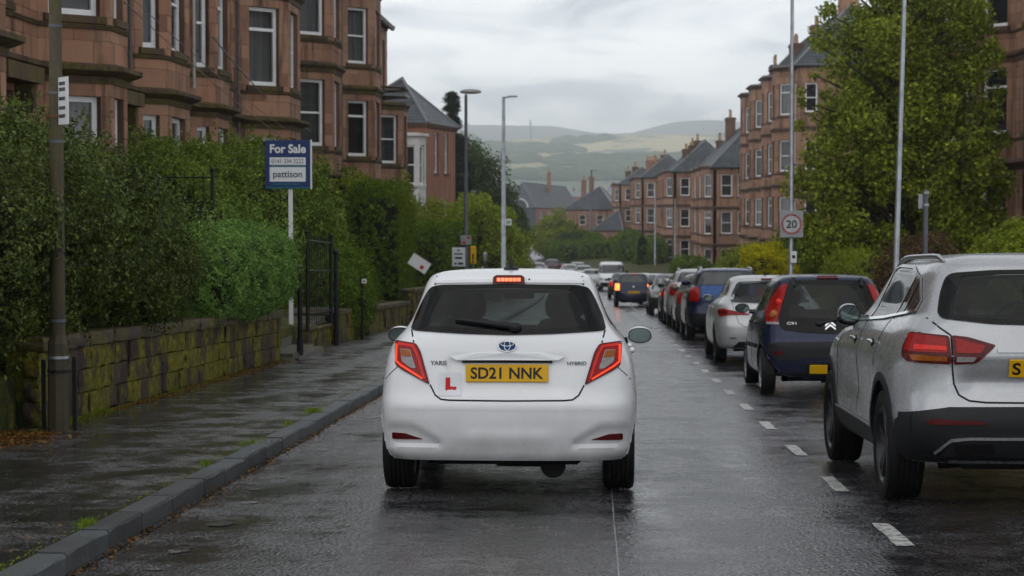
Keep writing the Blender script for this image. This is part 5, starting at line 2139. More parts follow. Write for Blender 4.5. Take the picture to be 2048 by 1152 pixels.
def silver_suv():
    c = Car('crossover_car', 'silver crossover with roof rails parked at the right edge of the photo', GL, 3, 'p_silver', sculpt=gl_sculpt)
    ax, r = (.85, 3.50), .362
    sw = [(.50, 1.235), (.49, 1.30), (.72, 1.44), (1.20, 1.515), (1.80, 1.525), (2.20, 1.48), (2.62, 1.33), (3.02, 1.125), (2.2, 1.145), (1.4, 1.175)]
    rw = [(-.665, 1.20), (-.35, 1.165), (0, 1.155), (.35, 1.165), (.665, 1.20), (.62, 1.36), (.565, 1.475), (.3, 1.495), (0, 1.50), (-.3, 1.495), (-.565, 1.475), (-.62, 1.36)]
    rwi = [(p[0] * .88, 1.325 + (p[1] - 1.325) * .88) for p in rw]
    swi = [(1.75 + (p[0] - 1.75) * .95, 1.32 + (p[1] - 1.32) * .88) for p in sw]
    c.hole('r', [(p[0] * .97, 1.325 + (p[1] - 1.325) * .96) for p in rwi])
    c.hole('s', swi)
    ws = [(-.66, 1.16), (.66, 1.16), (.56, 1.49), (-.56, 1.49)]
    c.hole('f', ws)
    for a in ax:
        c.hole('s', arc_poly(a, r, r + .055, .1))
    c.finish_body()
    c.decal('rear_window', 'r', rwi, 'glass', .007, rnd=.04)
    fo = dens(round_poly(rw, .05), .03)
    fr = MB()
    for (px, pz) in fo:
        q = ring_in(rwi, (0, 1.325), (px, pz))
        for t_ in (0, .5, 1):
            l, nn = c.hit('r', px + (q[0] - px) * t_, pz + (q[1] - pz) * t_)
            fr.v.append(tuple(l + nn * .009))
    for i in range(len(fo)):
        j = (i + 1) % len(fo)
        for k in range(2):
            fr.f.append((3 * i + k, 3 * j + k, 3 * j + k + 1, 3 * i + k + 1))
    fr.build('rear_window_edge', 'frit', c.root, smooth=60)
    c.decal('windscreen', 'f', ws, 'glass_lt', .006, rnd=.06)
    for sd in (-1, 1):
        c.decal('side_window', 's', sw, 'glass', .006, side=sd, rnd=.04, thick=.004)
        c.strip('window_trim', 's', [sw[i] for i in (7, 8, 9, 0)], .018, 'chrome', .012, side=sd)
        c.strip('window_trim', 's', [sw[i] for i in (0, 1, 2, 3, 4, 5, 6, 7)], .018, 'satin', .012, side=sd)
        c.strip('window_pillar', 's', [(2.02, 1.15), (1.93, 1.515)], .055, 'gloss_black', .010, side=sd)
        c.strip('window_pillar', 's', [(1.10, 1.19), (.93, 1.47)], .045, 'gloss_black', .010, side=sd)
        c.strip('window_pillar', 's', [(.86, 1.2), (.74, 1.42)], .02, 'gloss_black', .010, side=sd)
        s_ = sd
        # wrap-round lamp, split by the tailgate line
        tl = c.decal('tail_light', 'r', [(s_ * .855, 1.085), (s_ * .84, 1.105), (s_ * .80, 1.108), (s_ * .61, 1.090), (s_ * .605, .918), (s_ * .80, .925), (s_ * .855, .93)], 'red_dk', .010, rnd=.02, res=.03)
        tl2 = c.decal('tail_light', 'r', [(s_ * .597, 1.094), (s_ * .50, 1.083), (s_ * .335, 1.035), (s_ * .37, 1.00), (s_ * .46, .925), (s_ * .592, .917)], 'red_dk', .010, rnd=.015, res=.03)
        sl_ = c.decal('tail_light', 's', [(.185, 1.10), (.185, .932), (.22, .936), (.31, .955), (.335, 1.02), (.31, 1.085), (.22, 1.112)], 'red_dk', .008, side=sd, rnd=.02, res=.03)
        c.decal('tail_lens', 'r', [(s_ * .83, 1.10), (s_ * .63, 1.075), (s_ * .63, .985), (s_ * .84, .99)], 'red_lens', .016, tl, rnd=.01, res=.03)
        c.decal('tail_lens', 'r', [(s_ * .80, 1.035), (s_ * .63, 1.022), (s_ * .63, 1.0), (s_ * .81, 1.004)], 'red_lit', .0175, tl, rnd=.005, res=.03)
        c.decal('indicator_lens', 'r', [(s_ * .83, .972), (s_ * .63, .968), (s_ * .63, .938), (s_ * .82, .942)], 'amber', .016, tl, rnd=.005, res=.03)
        c.decal('tail_lens', 'r', [(s_ * .575, 1.075), (s_ * .40, 1.03), (s_ * .43, .985), (s_ * .575, .985)], 'red_lens', .016, tl2, rnd=.01, res=.03)
        c.decal('reversing_lens', 'r', [(s_ * .575, .968), (s_ * .455, .965), (s_ * .475, .938), (s_ * .575, .935)], 'clear_lens', .016, tl2, rnd=.005, res=.03)
        c.decal('tail_lens', 's', [(.16, 1.085), (.16, 1.0), (.29, 1.0), (.29, 1.07)], 'red_lens', .013, sl_, side=sd, rnd=.01, res=.03)
        # tailgate line
        c.strip('shut_line', 'r', [(s_ * .72, 1.20), (s_ * .66, 1.14), (s_ * .601, 1.095), (s_ * .600, .915), (s_ * .59, .80), (s_ * .56, .73), (s_ * .50, .695), (s_ * .4, .685)], .011, 'seam')
        # dark cladding round the arches and sills
        for a in ax:
            pts = [(a + (r + .082) * math.cos(t_), r + (r + .082) * math.sin(t_)) for t_ in [math.pi * (1.04 * k / 26 - .02) for k in range(27)]]
            c.strip('arch_cladding', 's', pts, .058, 'trim', .010, side=sd, thick=.03)
        c.decal('sill_cladding', 's', [(1.25, .305), (3.08, .305), (3.05, .47), (1.30, .44)], 'trim', .012, side=sd, thick=.03)
        c.strip('sill_trim', 's', [(1.30, .450), (3.05, .480)], .016, 'satin', .014, side=sd)
        c.decal('bumper_cladding', 's', [(.16, .315), (.44, .315), (.42, .40), (.36, .56), (.22, .60), (.16, .605)], 'trim', .010, side=sd, thick=.03)
        for (q0, q1) in (((2.04, .50), (2.02, 1.14)), ((1.22, .86), (1.12, 1.17))):
            c.strip('shut_line', 's', [q0, ((q0[0] + q1[0]) / 2 + .01, (q0[1] + q1[1]) / 2), q1], .010, 'seam', side=sd)
        c.strip('shut_line', 's', [(3.02, .48), (3.05, .80), (3.00, 1.10)], .010, 'seam', side=sd)
        for yy in (1.38, 2.20):
            l, nn = c.hit('s', yy, 1.015, sd)
            h_ = MB()
            h_.ell((l.x + sd * .028, yy, 1.015), (.018, .105, .020), 14, 8)
            ho = h_.build('door_handle', 'chrome', c.root, smooth=60)
            b_ = MB()
            b_.ell((l.x, yy + .03, 1.0), (.012, .07, .035), 12, 8)
            b_.build('handle_pocket', 'seam', ho, smooth=60)
        l, nn = c.hit('s', 3.22, .965, sd)
        b_ = MB()
        b_.ell((l.x + sd * .004, 3.22, .965), (.012, .06, .018), 12, 8)
        b_.build('side_badge', 'chrome', c.root, smooth=60)
        # roof rail
        rl = MB()
        pts = []
        for k in range(13):
            t_ = k / 12
            yy = .55 + 2.0 * t_
            l, nn = c.hit('t', s_ * (.56 + .03 * math.sin(t_ * math.pi)), yy)
            pts.append((l.x, l.y, l.z + .034 * (math.sin(math.pi * t_) ** .35 if 0 < t_ < 1 else 0) + .004))
        rl.tube(pts, [.010] + [.017] * 11 + [.010], 10)
        rl.build('roof_rail', 'satin', c.root, smooth=60)
        wm = wing_mirror(c, 2.62, 1.16, sd, .17, .15, reach=.03)
        cp = MB()
        l, nn = c.hit('s', 2.62, 1.16, sd)
        x0 = abs(l.x) + .03 * .55 + .085
        cp.ell((sd * x0, 2.672, 1.135), (.090, .088, .050), 20, 12)
        cp.v = [(a_, max(b_, 2.605), c_) for a_, b_, c_ in cp.v]
        cp.build('mirror_base', 'gloss_black', wm, smooth=60)
        c.decal('reflector', 'r', [(s_ * .76, .565), (s_ * .72, .58), (s_ * .42, .575), (s_ * .40, .555), (s_ * .72, .550)], 'red_dk', .022, rnd=.008, res=.03)
    c.decal('bumper_cladding', 'r', [(-.90, .61), (-.80, .625), (-.62, .655), (0, .66), (.62, .655), (.80, .625), (.90, .61), (.90, .33), (-.90, .33)], 'trim', .010, res=.05, thick=.03)
    c.decal('bumper_insert', 'r', [(-.62, .455), (-.56, .475), (.56, .475), (.62, .455), (.66, .36), (-.66, .36)], 'rim_dk', .022, res=.05, thick=.02)
    c.strip('chrome_strip', 'r', [(-.70, .385), (-.61, .462), (-.5, .472), (0, .474), (.5, .472), (.61, .462), (.70, .385)], .018, 'chrome', .034, thick=.02)
    for s_ in (-1, 1):
        c.decal('exhaust_trim', 'r', [(s_ * .60, .435), (s_ * .36, .440), (s_ * .34, .385), (s_ * .56, .375)], 'gloss_black', .032, rnd=.02, res=.03)
    c.strip('tailgate_crease', 'r', [(-.33, 1.0), (0, 1.003), (.33, 1.0)], .02, 'p_silver', .012, thick=.02)
    c.strip('shut_line', 'r', [(-.4, .685), (0, .683), (.4, .685)], .011, 'seam')
    number_plate(c, 0, .895, .52, .115, '', off=.012)
    ch = text('lettering', 'S', .052, .078, 'black_print', [o for o in c.root.children if o.name.startswith('number_plate')][0], .001, bold=.022)
    ch.location = (-.215, -.0075, 0)
    wheels(c, ax, r, .225, 'twin', 'rim_dk', .918, 2)
    underside(c, .30, .05, 4.2, .86, ax, r, xo=.905)
    cabin(c, 2.0, 2.75, .50, .82, 1.12, 1.55, mirror_y=2.45)
    return c


# ---- the small navy hatchback
C1 = [(.21, .74, .10, 3.30, 5, 4), (.26, .785, .055, 3.38, 5, 4), (.36, .808, .02, 3.42, 5, 4), (.48, .815, .0, 3.43, 5, 4), (.60, .815, .0, 3.42, 5, 4), (.68, .812, .03, 3.38, 5, 4),
      (.76, .806, .055, 3.30, 5, 4), (.86, .792, .08, 3.12, 5, 4), (.94, .770, .105, 2.90, 5, 4), (1.00, .740, .13, 2.70, 4.8, 4), (1.08, .705, .165, 2.52, 4.6, 4), (1.18, .668, .22, 2.35, 4.5, 4),
      (1.28, .635, .28, 2.16, 4.5, 4), (1.36, .60, .34, 2.0, 4.5, 4), (1.40, .575, .36, 1.92, 4.5, 4), (1.43, .53, .41, 1.84, 4.5, 4), (1.45, .46, .52, 1.72, 4.2, 4), (1.462, .32, .72, 1.5, 4, 4), (1.468, .03, 1.0, 1.2, 3, 3)]


def navy_car():
    c = Car('small_car', 'navy small hatchback with round tail lamps parked ahead of the silver crossover', C1, 2, 'p_navy')
    ax, r = (.42, 2.76), .285
    back = [(-.585, .80), (-.30, .762), (0, .752), (.30, .762), (.585, .80), (.600, .93), (.545, 1.10), (.485, 1.30), (.455, 1.385), (0, 1.395), (-.455, 1.385), (-.485, 1.30), (-.545, 1.10), (-.600, .93)]
    gl = [(-.50, .95), (0, .925), (.50, .95), (.485, 1.06), (.43, 1.28), (.40, 1.345), (-.40, 1.345), (-.43, 1.28), (-.485, 1.06)]
    c.hole('r', gl)
    sw = [(.38, 1.04), (2.62, .945), (2.05, 1.30), (1.5, 1.385), (.75, 1.38), (.45, 1.25)]
    c.hole('s', [(1.45 + (p[0] - 1.45) * .95, 1.17 + (p[1] - 1.17) * .87) for p in sw])
    ws = [(-.58, 1.0), (.58, 1.0), (.48, 1.36), (-.48, 1.36)]
    c.hole('f', ws)
    for a in ax:
        c.hole('s', arc_poly(a, r, r + .05, .1))
    c.finish_body()
    fo = dens(round_poly(back, .06), .035)
    fr = MB()
    for (px, pz) in fo:
        q = ring_in(gl, (0, 1.13), (px, pz))
        for t_ in (0, .33, .66, 1):
            l, nn = c.hit('r', px + (q[0] - px) * t_, pz + (q[1] - pz) * t_)
            fr.v.append(tuple(l + nn * .008))
    for i in range(len(fo)):
        j = (i + 1) % len(fo)
        for k in range(3):
            fr.f.append((4 * i + k, 4 * j + k, 4 * j + k + 1, 4 * i + k + 1))
    fr.build('tailgate', 'frit', c.root, smooth=60)
    c.decal('rear_window', 'r', gl, 'glass', .006, rnd=.05)
    c.decal('windscreen', 'f', ws, 'glass_lt', .006, rnd=.06)
    for sd in (-1, 1):
        s_ = sd
        c.decal('side_window', 's', sw, 'glass', .006, side=sd, rnd=.06, thick=.004)
        c.strip('window_pillar', 's', [(1.55, .98), (1.42, 1.38)], .06, 'gloss_black', .01, side=sd)
        tl = c.decal('tail_light', 'r', [(s_ * .505, 1.345), (s_ * .475, 1.33), (s_ * .545, 1.12), (s_ * .612, .92), (s_ * .605, .865), (s_ * .735, .868), (s_ * .725, 1.02), (s_ * .65, 1.18), (s_ * .56, 1.31)], 'red_lens', .016, rnd=.025, res=.03)
        for (x, z, rr_, mt, nm) in ((.585, 1.125, .038, 'red_lit', 'tail_lens'), (.655, .975, .056, 'amber', 'indicator_lens')):
            l, nn = c.hit('r', s_ * x, z)
            m = MB()
            m.lathe([(.001, -.03), (rr_ * .6, -.027), (rr_, -.012), (rr_ * 1.06, 0), (rr_, .02)], (0, 0, 0), 'y', 20)
            o = m.build(nm, mt, tl, smooth=50)
            o.location = l + nn * .014
            o.rotation_euler = nn.to_track_quat('-Y', 'Z').to_euler()
        c.decal('tail_light_base', 'r', [(s_ * .60, .885), (s_ * .73, .888), (s_ * .735, .86), (s_ * .60, .855)], 'clear_lens', .018, tl, res=.03)
        c.decal('reflector', 'r', [(s_ * .66, .545), (s_ * .56, .54), (s_ * .56, .50), (s_ * .66, .505)], 'red_dk', .022, rnd=.008, res=.03)
        c.strip('hinge', 'r', [(s_ * .40, 1.40), (s_ * .405, 1.35), (s_ * .40, 1.31)], .035, 'trim', .03, thick=.03)
        for a in ax:
            pts = [(a + (r + .06) * math.cos(t_), r + (r + .06) * math.sin(t_)) for t_ in [math.pi * k / 20 for k in range(21)]]
            c.strip('arch_lip', 's', pts, .022, 'p_navy', .008, side=sd, thick=.02)
        c.strip('side_moulding', 's', [(.85, .58), (2.4, .56)], .05, 'trim', .012, side=sd)
        c.strip('shut_line', 's', [(.80, .95), (.88, .7), (1.02, .45)], .007, 'seam', side=sd)
        c.strip('shut_line', 's', [(1.60, .3), (1.58, 1.0)], .007, 'seam', side=sd)
        c.strip('shut_line', 's', [(2.42, .3), (2.50, .95)], .007, 'seam', side=sd)
        for yy in (1.15, 1.85):
            l, nn = c.hit('s', yy, .86, sd)
            h_ = MB()
            h_.ell((l.x + sd * .018, yy, .86), (.02, .075, .022), 12, 8)
            h_.build('door_handle', 'p_navy', c.root, smooth=60)
        wing_mirror(c, 2.18, 1.0, sd, .19, .13, 'gloss_black', reach=.14)
    c.decal('bumper_moulding', 'r', [(-.735, .62), (-.60, .645), (0, .655), (.60, .645), (.735, .62), (.72, .50), (.62, .44), (.42, .435), (.32, .475), (-.32, .475), (-.42, .435), (-.62, .44), (-.72, .50)], 'trim', .018, rnd=.03, res=.05, thick=.03)
    c.decal('lower_valance', 'r', [(-.70, .245), (.70, .245), (.66, .285), (-.66, .285)], 'trim', .006, res=.05)
    c.decal('plate_holder', 'r', [(-.30, .255), (.30, .255), (.30, .40), (-.30, .40)], 'trim', .014, rnd=.01, res=.04, thick=.02)
    number_plate(c, 0, .328, .50, .110, '', off=.018)
    c.decal('high_brake_light', 'r', [(-.13, 1.402), (.13, 1.402), (.12, 1.428), (-.12, 1.428)], 'red_dk', .02, rnd=.008, res=.03, thick=.02)
    t_ = text('badge_lettering', 'C91', .115, .034, 'white', c.root, .003, bold=.03)
    l, nn = c.hit('r', -.455, .872)
    t_.location = l + nn * .012
    t_.rotation_euler = (-.25, 0, -.12)
    l, nn = c.hit('r', 0, .865)
    ch = MB()
    for dz in (0, -.042):
        for sg in (-1, 1):
            ch.add([(0, -.012, .040 + dz), (sg * .062, -.012, -.012 + dz), (sg * .062, -.012, -.034 + dz), (0, -.012, .016 + dz), (0, 0, .040 + dz), (sg * .062, 0, -.012 + dz), (sg * .062, 0, -.034 + dz), (0, 0, .016 + dz)],
                   [(0, 1, 2, 3), (0, 1, 5, 4), (2, 3, 7, 6), (1, 2, 6, 5)])
    o = ch.build('emblem', 'chrome', c.root)
    o.location = l + nn * .014
    o.rotation_euler = (-.25, 0, 0)
    m = MB()
    m.box(-.05, .05, l.y - .03, l.y + .02, .775, .80, .01)
    m.build('tailgate_catch', 'trim', c.root)
    wiper(c, -.13, .865, .36, .975, .03, .013)
    wheels(c, ax, r, .165, 'nine', 'rim', .808, 2)
    underside(c, .22, .05, 3.2, .76, ax, r, xo=.80, tw=.16)
    cabin(c, 1.45, 2.1, .38, .68, .93, 1.40)
    m = MB()
    l, nn = c.hit('t', 0, 1.75)
    m.tube([l, l + Vector((0, -.10, .22))], .004, 6)
    m.build('roof_aerial', 'trim', c.root)
    return c


# ---- the silver hatch with sharp lamps
LX = [(.24, .80, .10, 4.2, 6, 5), (.29, .845, .05, 4.26, 6, 5), (.38, .868, .02, 4.30, 6, 5), (.50, .878, .0, 4.32, 6, 5), (.62, .88, .0, 4.32, 6, 5), (.70, .878, .03, 4.28, 6, 5), (.80, .868, .05, 4.15, 6, 4.6),
      (.90, .85, .06, 3.85, 6, 4), (.97, .815, .10, 3.30, 5.5, 4), (1.03, .765, .20, 3.05, 5, 4), (1.10, .71, .32, 2.88, 4.6, 4), (1.20, .66, .47, 2.66, 4.4, 4), (1.30, .615, .62, 2.45, 4.3, 4),
      (1.36, .58, .70, 2.30, 4.3, 4), (1.40, .53, .80, 2.2, 4.3, 4), (1.425, .45, .98, 2.05, 4, 4), (1.44, .30, 1.2, 1.85, 4, 4), (1.446, .03, 1.45, 1.6, 3, 3)]
# generic shapes, metres: a supermini, a family hatch, a small off-roader, a saloon seen nose on
SM = [(.22, .76, .08, 3.7, 6, 5), (.28, .82, .03, 3.8, 6, 5), (.45, .845, .0, 3.86, 6, 5), (.60, .845, .01, 3.86, 6, 5), (.72, .84, .05, 3.78, 6, 4.5), (.86, .825, .08, 3.55, 6, 4), (.96, .79, .11, 3.05, 5.5, 4),
      (1.04, .735, .15, 2.78, 5, 4), (1.18, .67, .24, 2.5, 5, 4), (1.32, .61, .34, 2.2, 4.6, 4), (1.40, .56, .40, 2.0, 4.5, 4), (1.44, .47, .55, 1.8, 4.2, 4), (1.458, .30, .8, 1.6, 4, 4), (1.462, .03, 1.1, 1.3, 3, 3)]
SU = [(r_[0] * .985, r_[1] * .97, r_[2], r_[3] * .98, r_[4], r_[5]) for r_ in GL]
SA = [(.22, .78, .12, 4.3, 6, 5), (.28, .84, .05, 4.42, 6, 5), (.45, .875, .0, 4.5, 6, 5), (.60, .878, .02, 4.5, 6, 5), (.72, .872, .04, 4.42, 6, 5), (.82, .86, .06, 4.2, 6, 4.5), (.92, .84, .10, 3.7, 6, 4),
      (.98, .80, .25, 3.2, 5.5, 4), (1.05, .74, .55, 2.98, 5, 4), (1.18, .67, .85, 2.7, 4.6, 4), (1.32, .61, 1.1, 2.4, 4.4, 4), (1.39, .56, 1.25, 2.2, 4.3, 4), (1.43, .45, 1.45, 2.0, 4, 4), (1.448, .03, 1.7, 1.8, 3, 3)]


def silver_hatch():
    c = Car('hatchback_car', 'silver hatchback with sharp pointed red tail lights parked ahead of the navy car', LX, 2, 'p_silver2', group='cars parked along the right-hand kerb')
    ax, r = (.85, 3.45), .315
    rw = [(-.66, 1.0), (0, .975), (.66, 1.0), (.60, 1.15), (.50, 1.325), (0, 1.345), (-.50, 1.325), (-.60, 1.15)]
    sw = [(.62, 1.10), (3.0, .99), (2.45, 1.26), (1.9, 1.36), (1.2, 1.355), (.80, 1.24)]
    c.hole('r', [(p[0] * .92, 1.16 + (p[1] - 1.16) * .88) for p in rw])
    c.hole('s', [(1.8 + (p[0] - 1.8) * .95, 1.17 + (p[1] - 1.17) * .85) for p in sw])
    c.hole('f', [(-.58, 1.02), (.58, 1.02), (.47, 1.34), (-.47, 1.34)])
    for a in ax:
        c.hole('s', arc_poly(a, r, r + .05, .1))
    c.finish_body()
    c.decal('rear_window', 'r', rw, 'glass', .006, rnd=.06)
    c.decal('windscreen', 'f', [(-.62, 1.0), (.62, 1.0), (.50, 1.36), (-.50, 1.36)], 'glass_lt', .006, rnd=.06)
    for sd in (-1, 1):
        s_ = sd
        c.decal('side_window', 's', sw, 'glass', .006, side=sd, rnd=.05, thick=.004)
        c.strip('window_pillar', 's', [(2.0, 1.03), (1.85, 1.36)], .06, 'gloss_black', .01, side=sd)
        tl = c.decal('tail_light', 'r', [(s_ * .82, .845), (s_ * .78, .895), (s_ * .66, .875), (s_ * .36, .815), (s_ * .34, .795), (s_ * .66, .79), (s_ * .82, .765)], 'red_lens', .014, rnd=.012, res=.03)
        c.decal('tail_lens', 'r', [(s_ * .83, .86), (s_ * .70, .85), (s_ * .69, .82), (s_ * .83, .80)], 'red_dk', .019, tl, rnd=.01, res=.03)
        c.decal('tail_light', 's', [(.17, .785), (.30, .80), (.40, .86), (.30, .885), (.17, .885)], 'red_lens', .010, side=sd, rnd=.02, res=.03)
        c.decal('reflector', 'r', [(s_ * .66, .43), (s_ * .56, .425), (s_ * .56, .415), (s_ * .66, .41)], 'red_dk', .012, res=.03)
        c.strip('shut_line', 'r', [(s_ * .62, 1.0), (s_ * .60, .88), (s_ * .52, .66), (s_ * .42, .60)], .007, 'seam')
        c.strip('shut_line', 's', [(1.05, 1.05), (1.25, .7), (1.35, .35)], .006, 'seam', side=sd)
        c.strip('shut_line', 's', [(2.1, .3), (2.1, 1.03)], .006, 'seam', side=sd)
        for yy in (1.4, 2.3):
            l, nn = c.hit('s', yy, .90, sd)
            h_ = MB()
            h_.ell((l.x + sd * .02, yy, .90), (.018, .09, .018), 12, 8)
            h_.build('door_handle', 'chrome', c.root, smooth=60)
        wing_mirror(c, 2.75, 1.02, sd, .19, .12, 'p_silver2', reach=.14)
    c.strip('shut_line', 'r', [(-.42, .60), (.42, .60)], .007, 'seam')
    c.decal('lower_valance', 'r', [(-.62, .265), (-.52, .36), (.52, .36), (.62, .265)], 'trim', .010, res=.05, thick=.02)
    number_plate(c, 0, .70, .52, .11, '', off=.012)
    c.decal('high_brake_light', 'r', [(-.11, 1.355), (.11, 1.355), (.11, 1.375), (-.11, 1.375)], 'red_dk', .018, res=.03, thick=.02)
    m = MB()
    l, nn = c.hit('t', 0, 1.2)
    m.lathe([(.04, 0), (.02, .02), (.006, .07)], tuple(l), 'z', 8)
    m.build('roof_aerial', 'trim', c.root)
    wheels(c, ax, r, .19, 'five', 'rim_dk', .872, 2)
    underside(c, .25, .05, 4.1, .82, ax, r, xo=.86)
    cabin(c, 1.95, 2.75, .42, .72, .97, 1.38)
    return c


def far_car(name, label, rows, paint, x, y, yaw=0, flip=False, group='cars parked along the right-hand kerb', ax=None, r=.30, lamps='red_lens', lit=False,
            hi=1, rails=False, tall=False, plate=True, gate=None):
    c = Car(name, label, rows, hi, paint, group=group)
    L = c.len
    ax = ax or (.62, L - .85)
    zt = max(r_[0] for r_ in rows)
    zb = [r_ for r_ in rows if r_[1] > .72][-1][0]       # belt line
    wb = [r_[1] for r_ in rows if abs(r_[0] - zb) < 1e-6][0]
    top = zt - .085
    for a in ax:
        c.hole('s', arc_poly(a, r, r + .05, .1, 12))
    c.finish_body(lining=False)
    wt = np.interp(top, [q[0] for q in rows], [q[1] for q in rows])
    if gate:
        c.decal('tailgate', 'r', [(-wb * .78, zb + .0), (wb * .78, zb + .0), (wb * .74, .86), (-wb * .74, .86)], gate, .006, rnd=.03, res=.06)
    c.decal('rear_window', 'r', [(-wb * .86, zb + .02), (wb * .86, zb + .02), (wt * .86, top - .02), (-wt * .86, top - .02)], 'glass_dk', .006, rnd=.06, res=.08)
    c.decal('windscreen', 'f', [(-wb * .86, zb), (wb * .86, zb), (wt * .86, top), (-wt * .86, top)], 'glass_dk', .006, rnd=.06, res=.08)
    yb0 = np.interp(zb, [q[0] for q in rows], [q[2] for q in rows])
    yb1 = np.interp(zb, [q[0] for q in rows], [q[3] for q in rows])
    yt0 = np.interp(top, [q[0] for q in rows], [q[2] for q in rows])
    yt1 = np.interp(top, [q[0] for q in rows], [q[3] for q in rows])
    for sd in (-1, 1):
        c.decal('side_window', 's', [(yb0 + .45, zb + .03), (yb1 - .12, zb + .01), (yt1 - .1, top - .01), (yt0 + .35, top - .01)], 'glass_dk', .006, side=sd, rnd=.06, res=.1, thick=.004)
        lo = .70 if not tall else .85
        lm = 'orange_hot' if lit else lamps
        c.decal('tail_light', 'r', [(sd * wb * 1.06, zb - .04), (sd * wb * .82, zb - .05), (sd * wb * .84, lo), (sd * wb * 1.09, lo + .02)], lm, .02, rnd=.03, res=.06, thick=.03)
        c.decal('head_light', 'f', [(sd * .80, .78), (sd * .52, .70), (sd * .50, .60), (sd * .80, .62)], 'head_lens', .012, rnd=.03, res=.06)
        m = MB()
        l, nn = c.hit('s', yb1 - .38, zb + .02, sd)
        m.ell((l.x + sd * .11, yb1 - .35, zb + .05), (.10, .07, .07), 10, 6)
        m.build('wing_mirror', 'gloss_black' if paint in ('p_grey', 'p_black', 'p_blue') else paint, c.root, smooth=60)
        if rails:
            pts = []
            for k in range(9):
                t_ = k / 8
                l, nn = c.hit('t', sd * .54, .6 + 1.9 * t_)
                pts.append((l.x, l.y, l.z + .05 * (0 < t_ < 1)))
            m = MB()
            m.tube(pts, .02, 6)
            m.build('roof_rail', 'satin', c.root)
    c.decal('grille', 'f', [(-.42, .66), (.42, .66), (.34, .50), (-.34, .50)], 'gloss_black', .008, res=.08)
    c.decal('air_intake', 'f', [(-.62, .42), (.62, .42), (.5, .28), (-.5, .28)], 'trim', .008, res=.08)
    number_plate(c, 0, .62 if not tall else .7, .52, .11, '', off=.02, tilt=0)
    number_plate(c, 0, .40, .52, .11, '', view='f', mat='plate_w', off=.02, tilt=0)
    if lit:
        c.decal('high_brake_light', 'r', [(-.13, zt - .075), (.13, zt - .075), (.12, zt - .045), (-.12, zt - .045)], 'red_lit', .02, res=.06)
        l, nn = c.hit('r', 0, .86)
        m = MB()
        m.lathe([(.001, -.01), (.05, -.01), (.055, 0)], tuple(l + nn * .01), 'y', 14)
        m.build('emblem', 'chrome', c.root)
    if paint == 'p_blue':
        pass
    if tall:
        c.decal('bumper_cladding', 'r', [(-.86, .60), (.86, .60), (.86, .33), (-.86, .33)], 'trim', .01, res=.1)
    wheels(c, ax, r, .19, 'five', 'rim', c.wmax - .01, 1)
    underside(c, rows[0][0], .05, L - .1, c.wmax - .05, ax, r, xo=c.wmax - .02)
    set_on_road(c.root, x, y, yaw, flip)
    if flip:
        c.root.location = (x, y, road_z(y))
    return c


def van(name, label, x, y, group=None):
    VR = [(.28, .84, .15, 4.7, 6, 6), (.36, .93, .05, 4.85, 7, 6), (.60, .96, .0, 4.9, 8, 6), (.95, .96, .0, 4.85, 8, 5), (1.15, .95, .0, 4.55, 8, 5), (1.30, .93, .01, 4.1, 8, 5), (1.55, .90, .03, 3.85, 8, 5),
          (1.80, .86, .05, 3.65, 8, 5), (1.95, .80, .12, 3.5, 7, 5), (2.02, .65, .3, 3.3, 5, 4), (2.04, .03, 1.5, 1.9, 3, 3)]
    c = Car(name, label, VR, 1, 'p_white', group=group, cat='van')
    ax, r = (.85, 3.9), .33
    for a in ax:
        c.hole('s', arc_poly(a, r, r + .05, .1, 12))
    c.finish_body(lining=False)
    c.decal('windscreen', 'f', [(-.84, 1.22), (.84, 1.22), (.76, 1.82), (-.76, 1.82)], 'glass_dk', .006, rnd=.06, res=.1)
    for sd in (-1, 1):
        c.decal('rear_window', 'r', [(sd * .08, 1.2), (sd * .82, 1.2), (sd * .76, 1.8), (sd * .08, 1.8)], 'glass_dk', .006, rnd=.05, res=.1)
        c.decal('side_window', 's', [(2.9, 1.25), (3.95, 1.25), (3.6, 1.75), (2.9, 1.8)], 'glass_dk', .006, side=sd, rnd=.05, res=.1)
        c.decal('side_window', 's', [(.4, 1.25), (2.75, 1.25), (2.75, 1.8), (.4, 1.8)], 'glass_dk', .006, side=sd, rnd=.05, res=.15)
        c.decal('tail_light', 'r', [(sd * .93, 1.1), (sd * .82, 1.1), (sd * .84, .75), (sd * .95, .75)], 'red_lens', .02, res=.08)
        c.decal('head_light', 'f', [(sd * .88, .95), (sd * .58, .88), (sd * .58, .72), (sd * .88, .76)], 'head_lens', .012, rnd=.03, res=.06)
        m = MB()
        m.ell((sd * 1.08, 3.8, 1.3), (.10, .07, .15), 10, 6)
        m.build('wing_mirror', 'trim', c.root, smooth=60)
    c.decal('grille', 'f', [(-.5, .86), (.5, .86), (.48, .70), (-.48, .70)], 'gloss_black', .008, res=.1)
    c.decal('bumper', 'f', [(-.85, .58), (.85, .58), (.8, .34), (-.8, .34)], 'trim', .01, res=.1)
    c.strip('sliding_door_rail', 's', [(.6, 1.02), (2.6, 1.02)], .03, 'seam', side=-1)
    wheels(c, ax, r, .2, 'steel', 'rim_dk', .945, 1)
    underside(c, .30, .05, 4.7, .9, ax, r, xo=.93)
    set_on_road(c.root, x, y)
    c.root.rotation_euler = (-slope_at(y), 0, math.pi)
    c.root.location = (x, y + 4.5, road_z(y + 4.5))
    return c


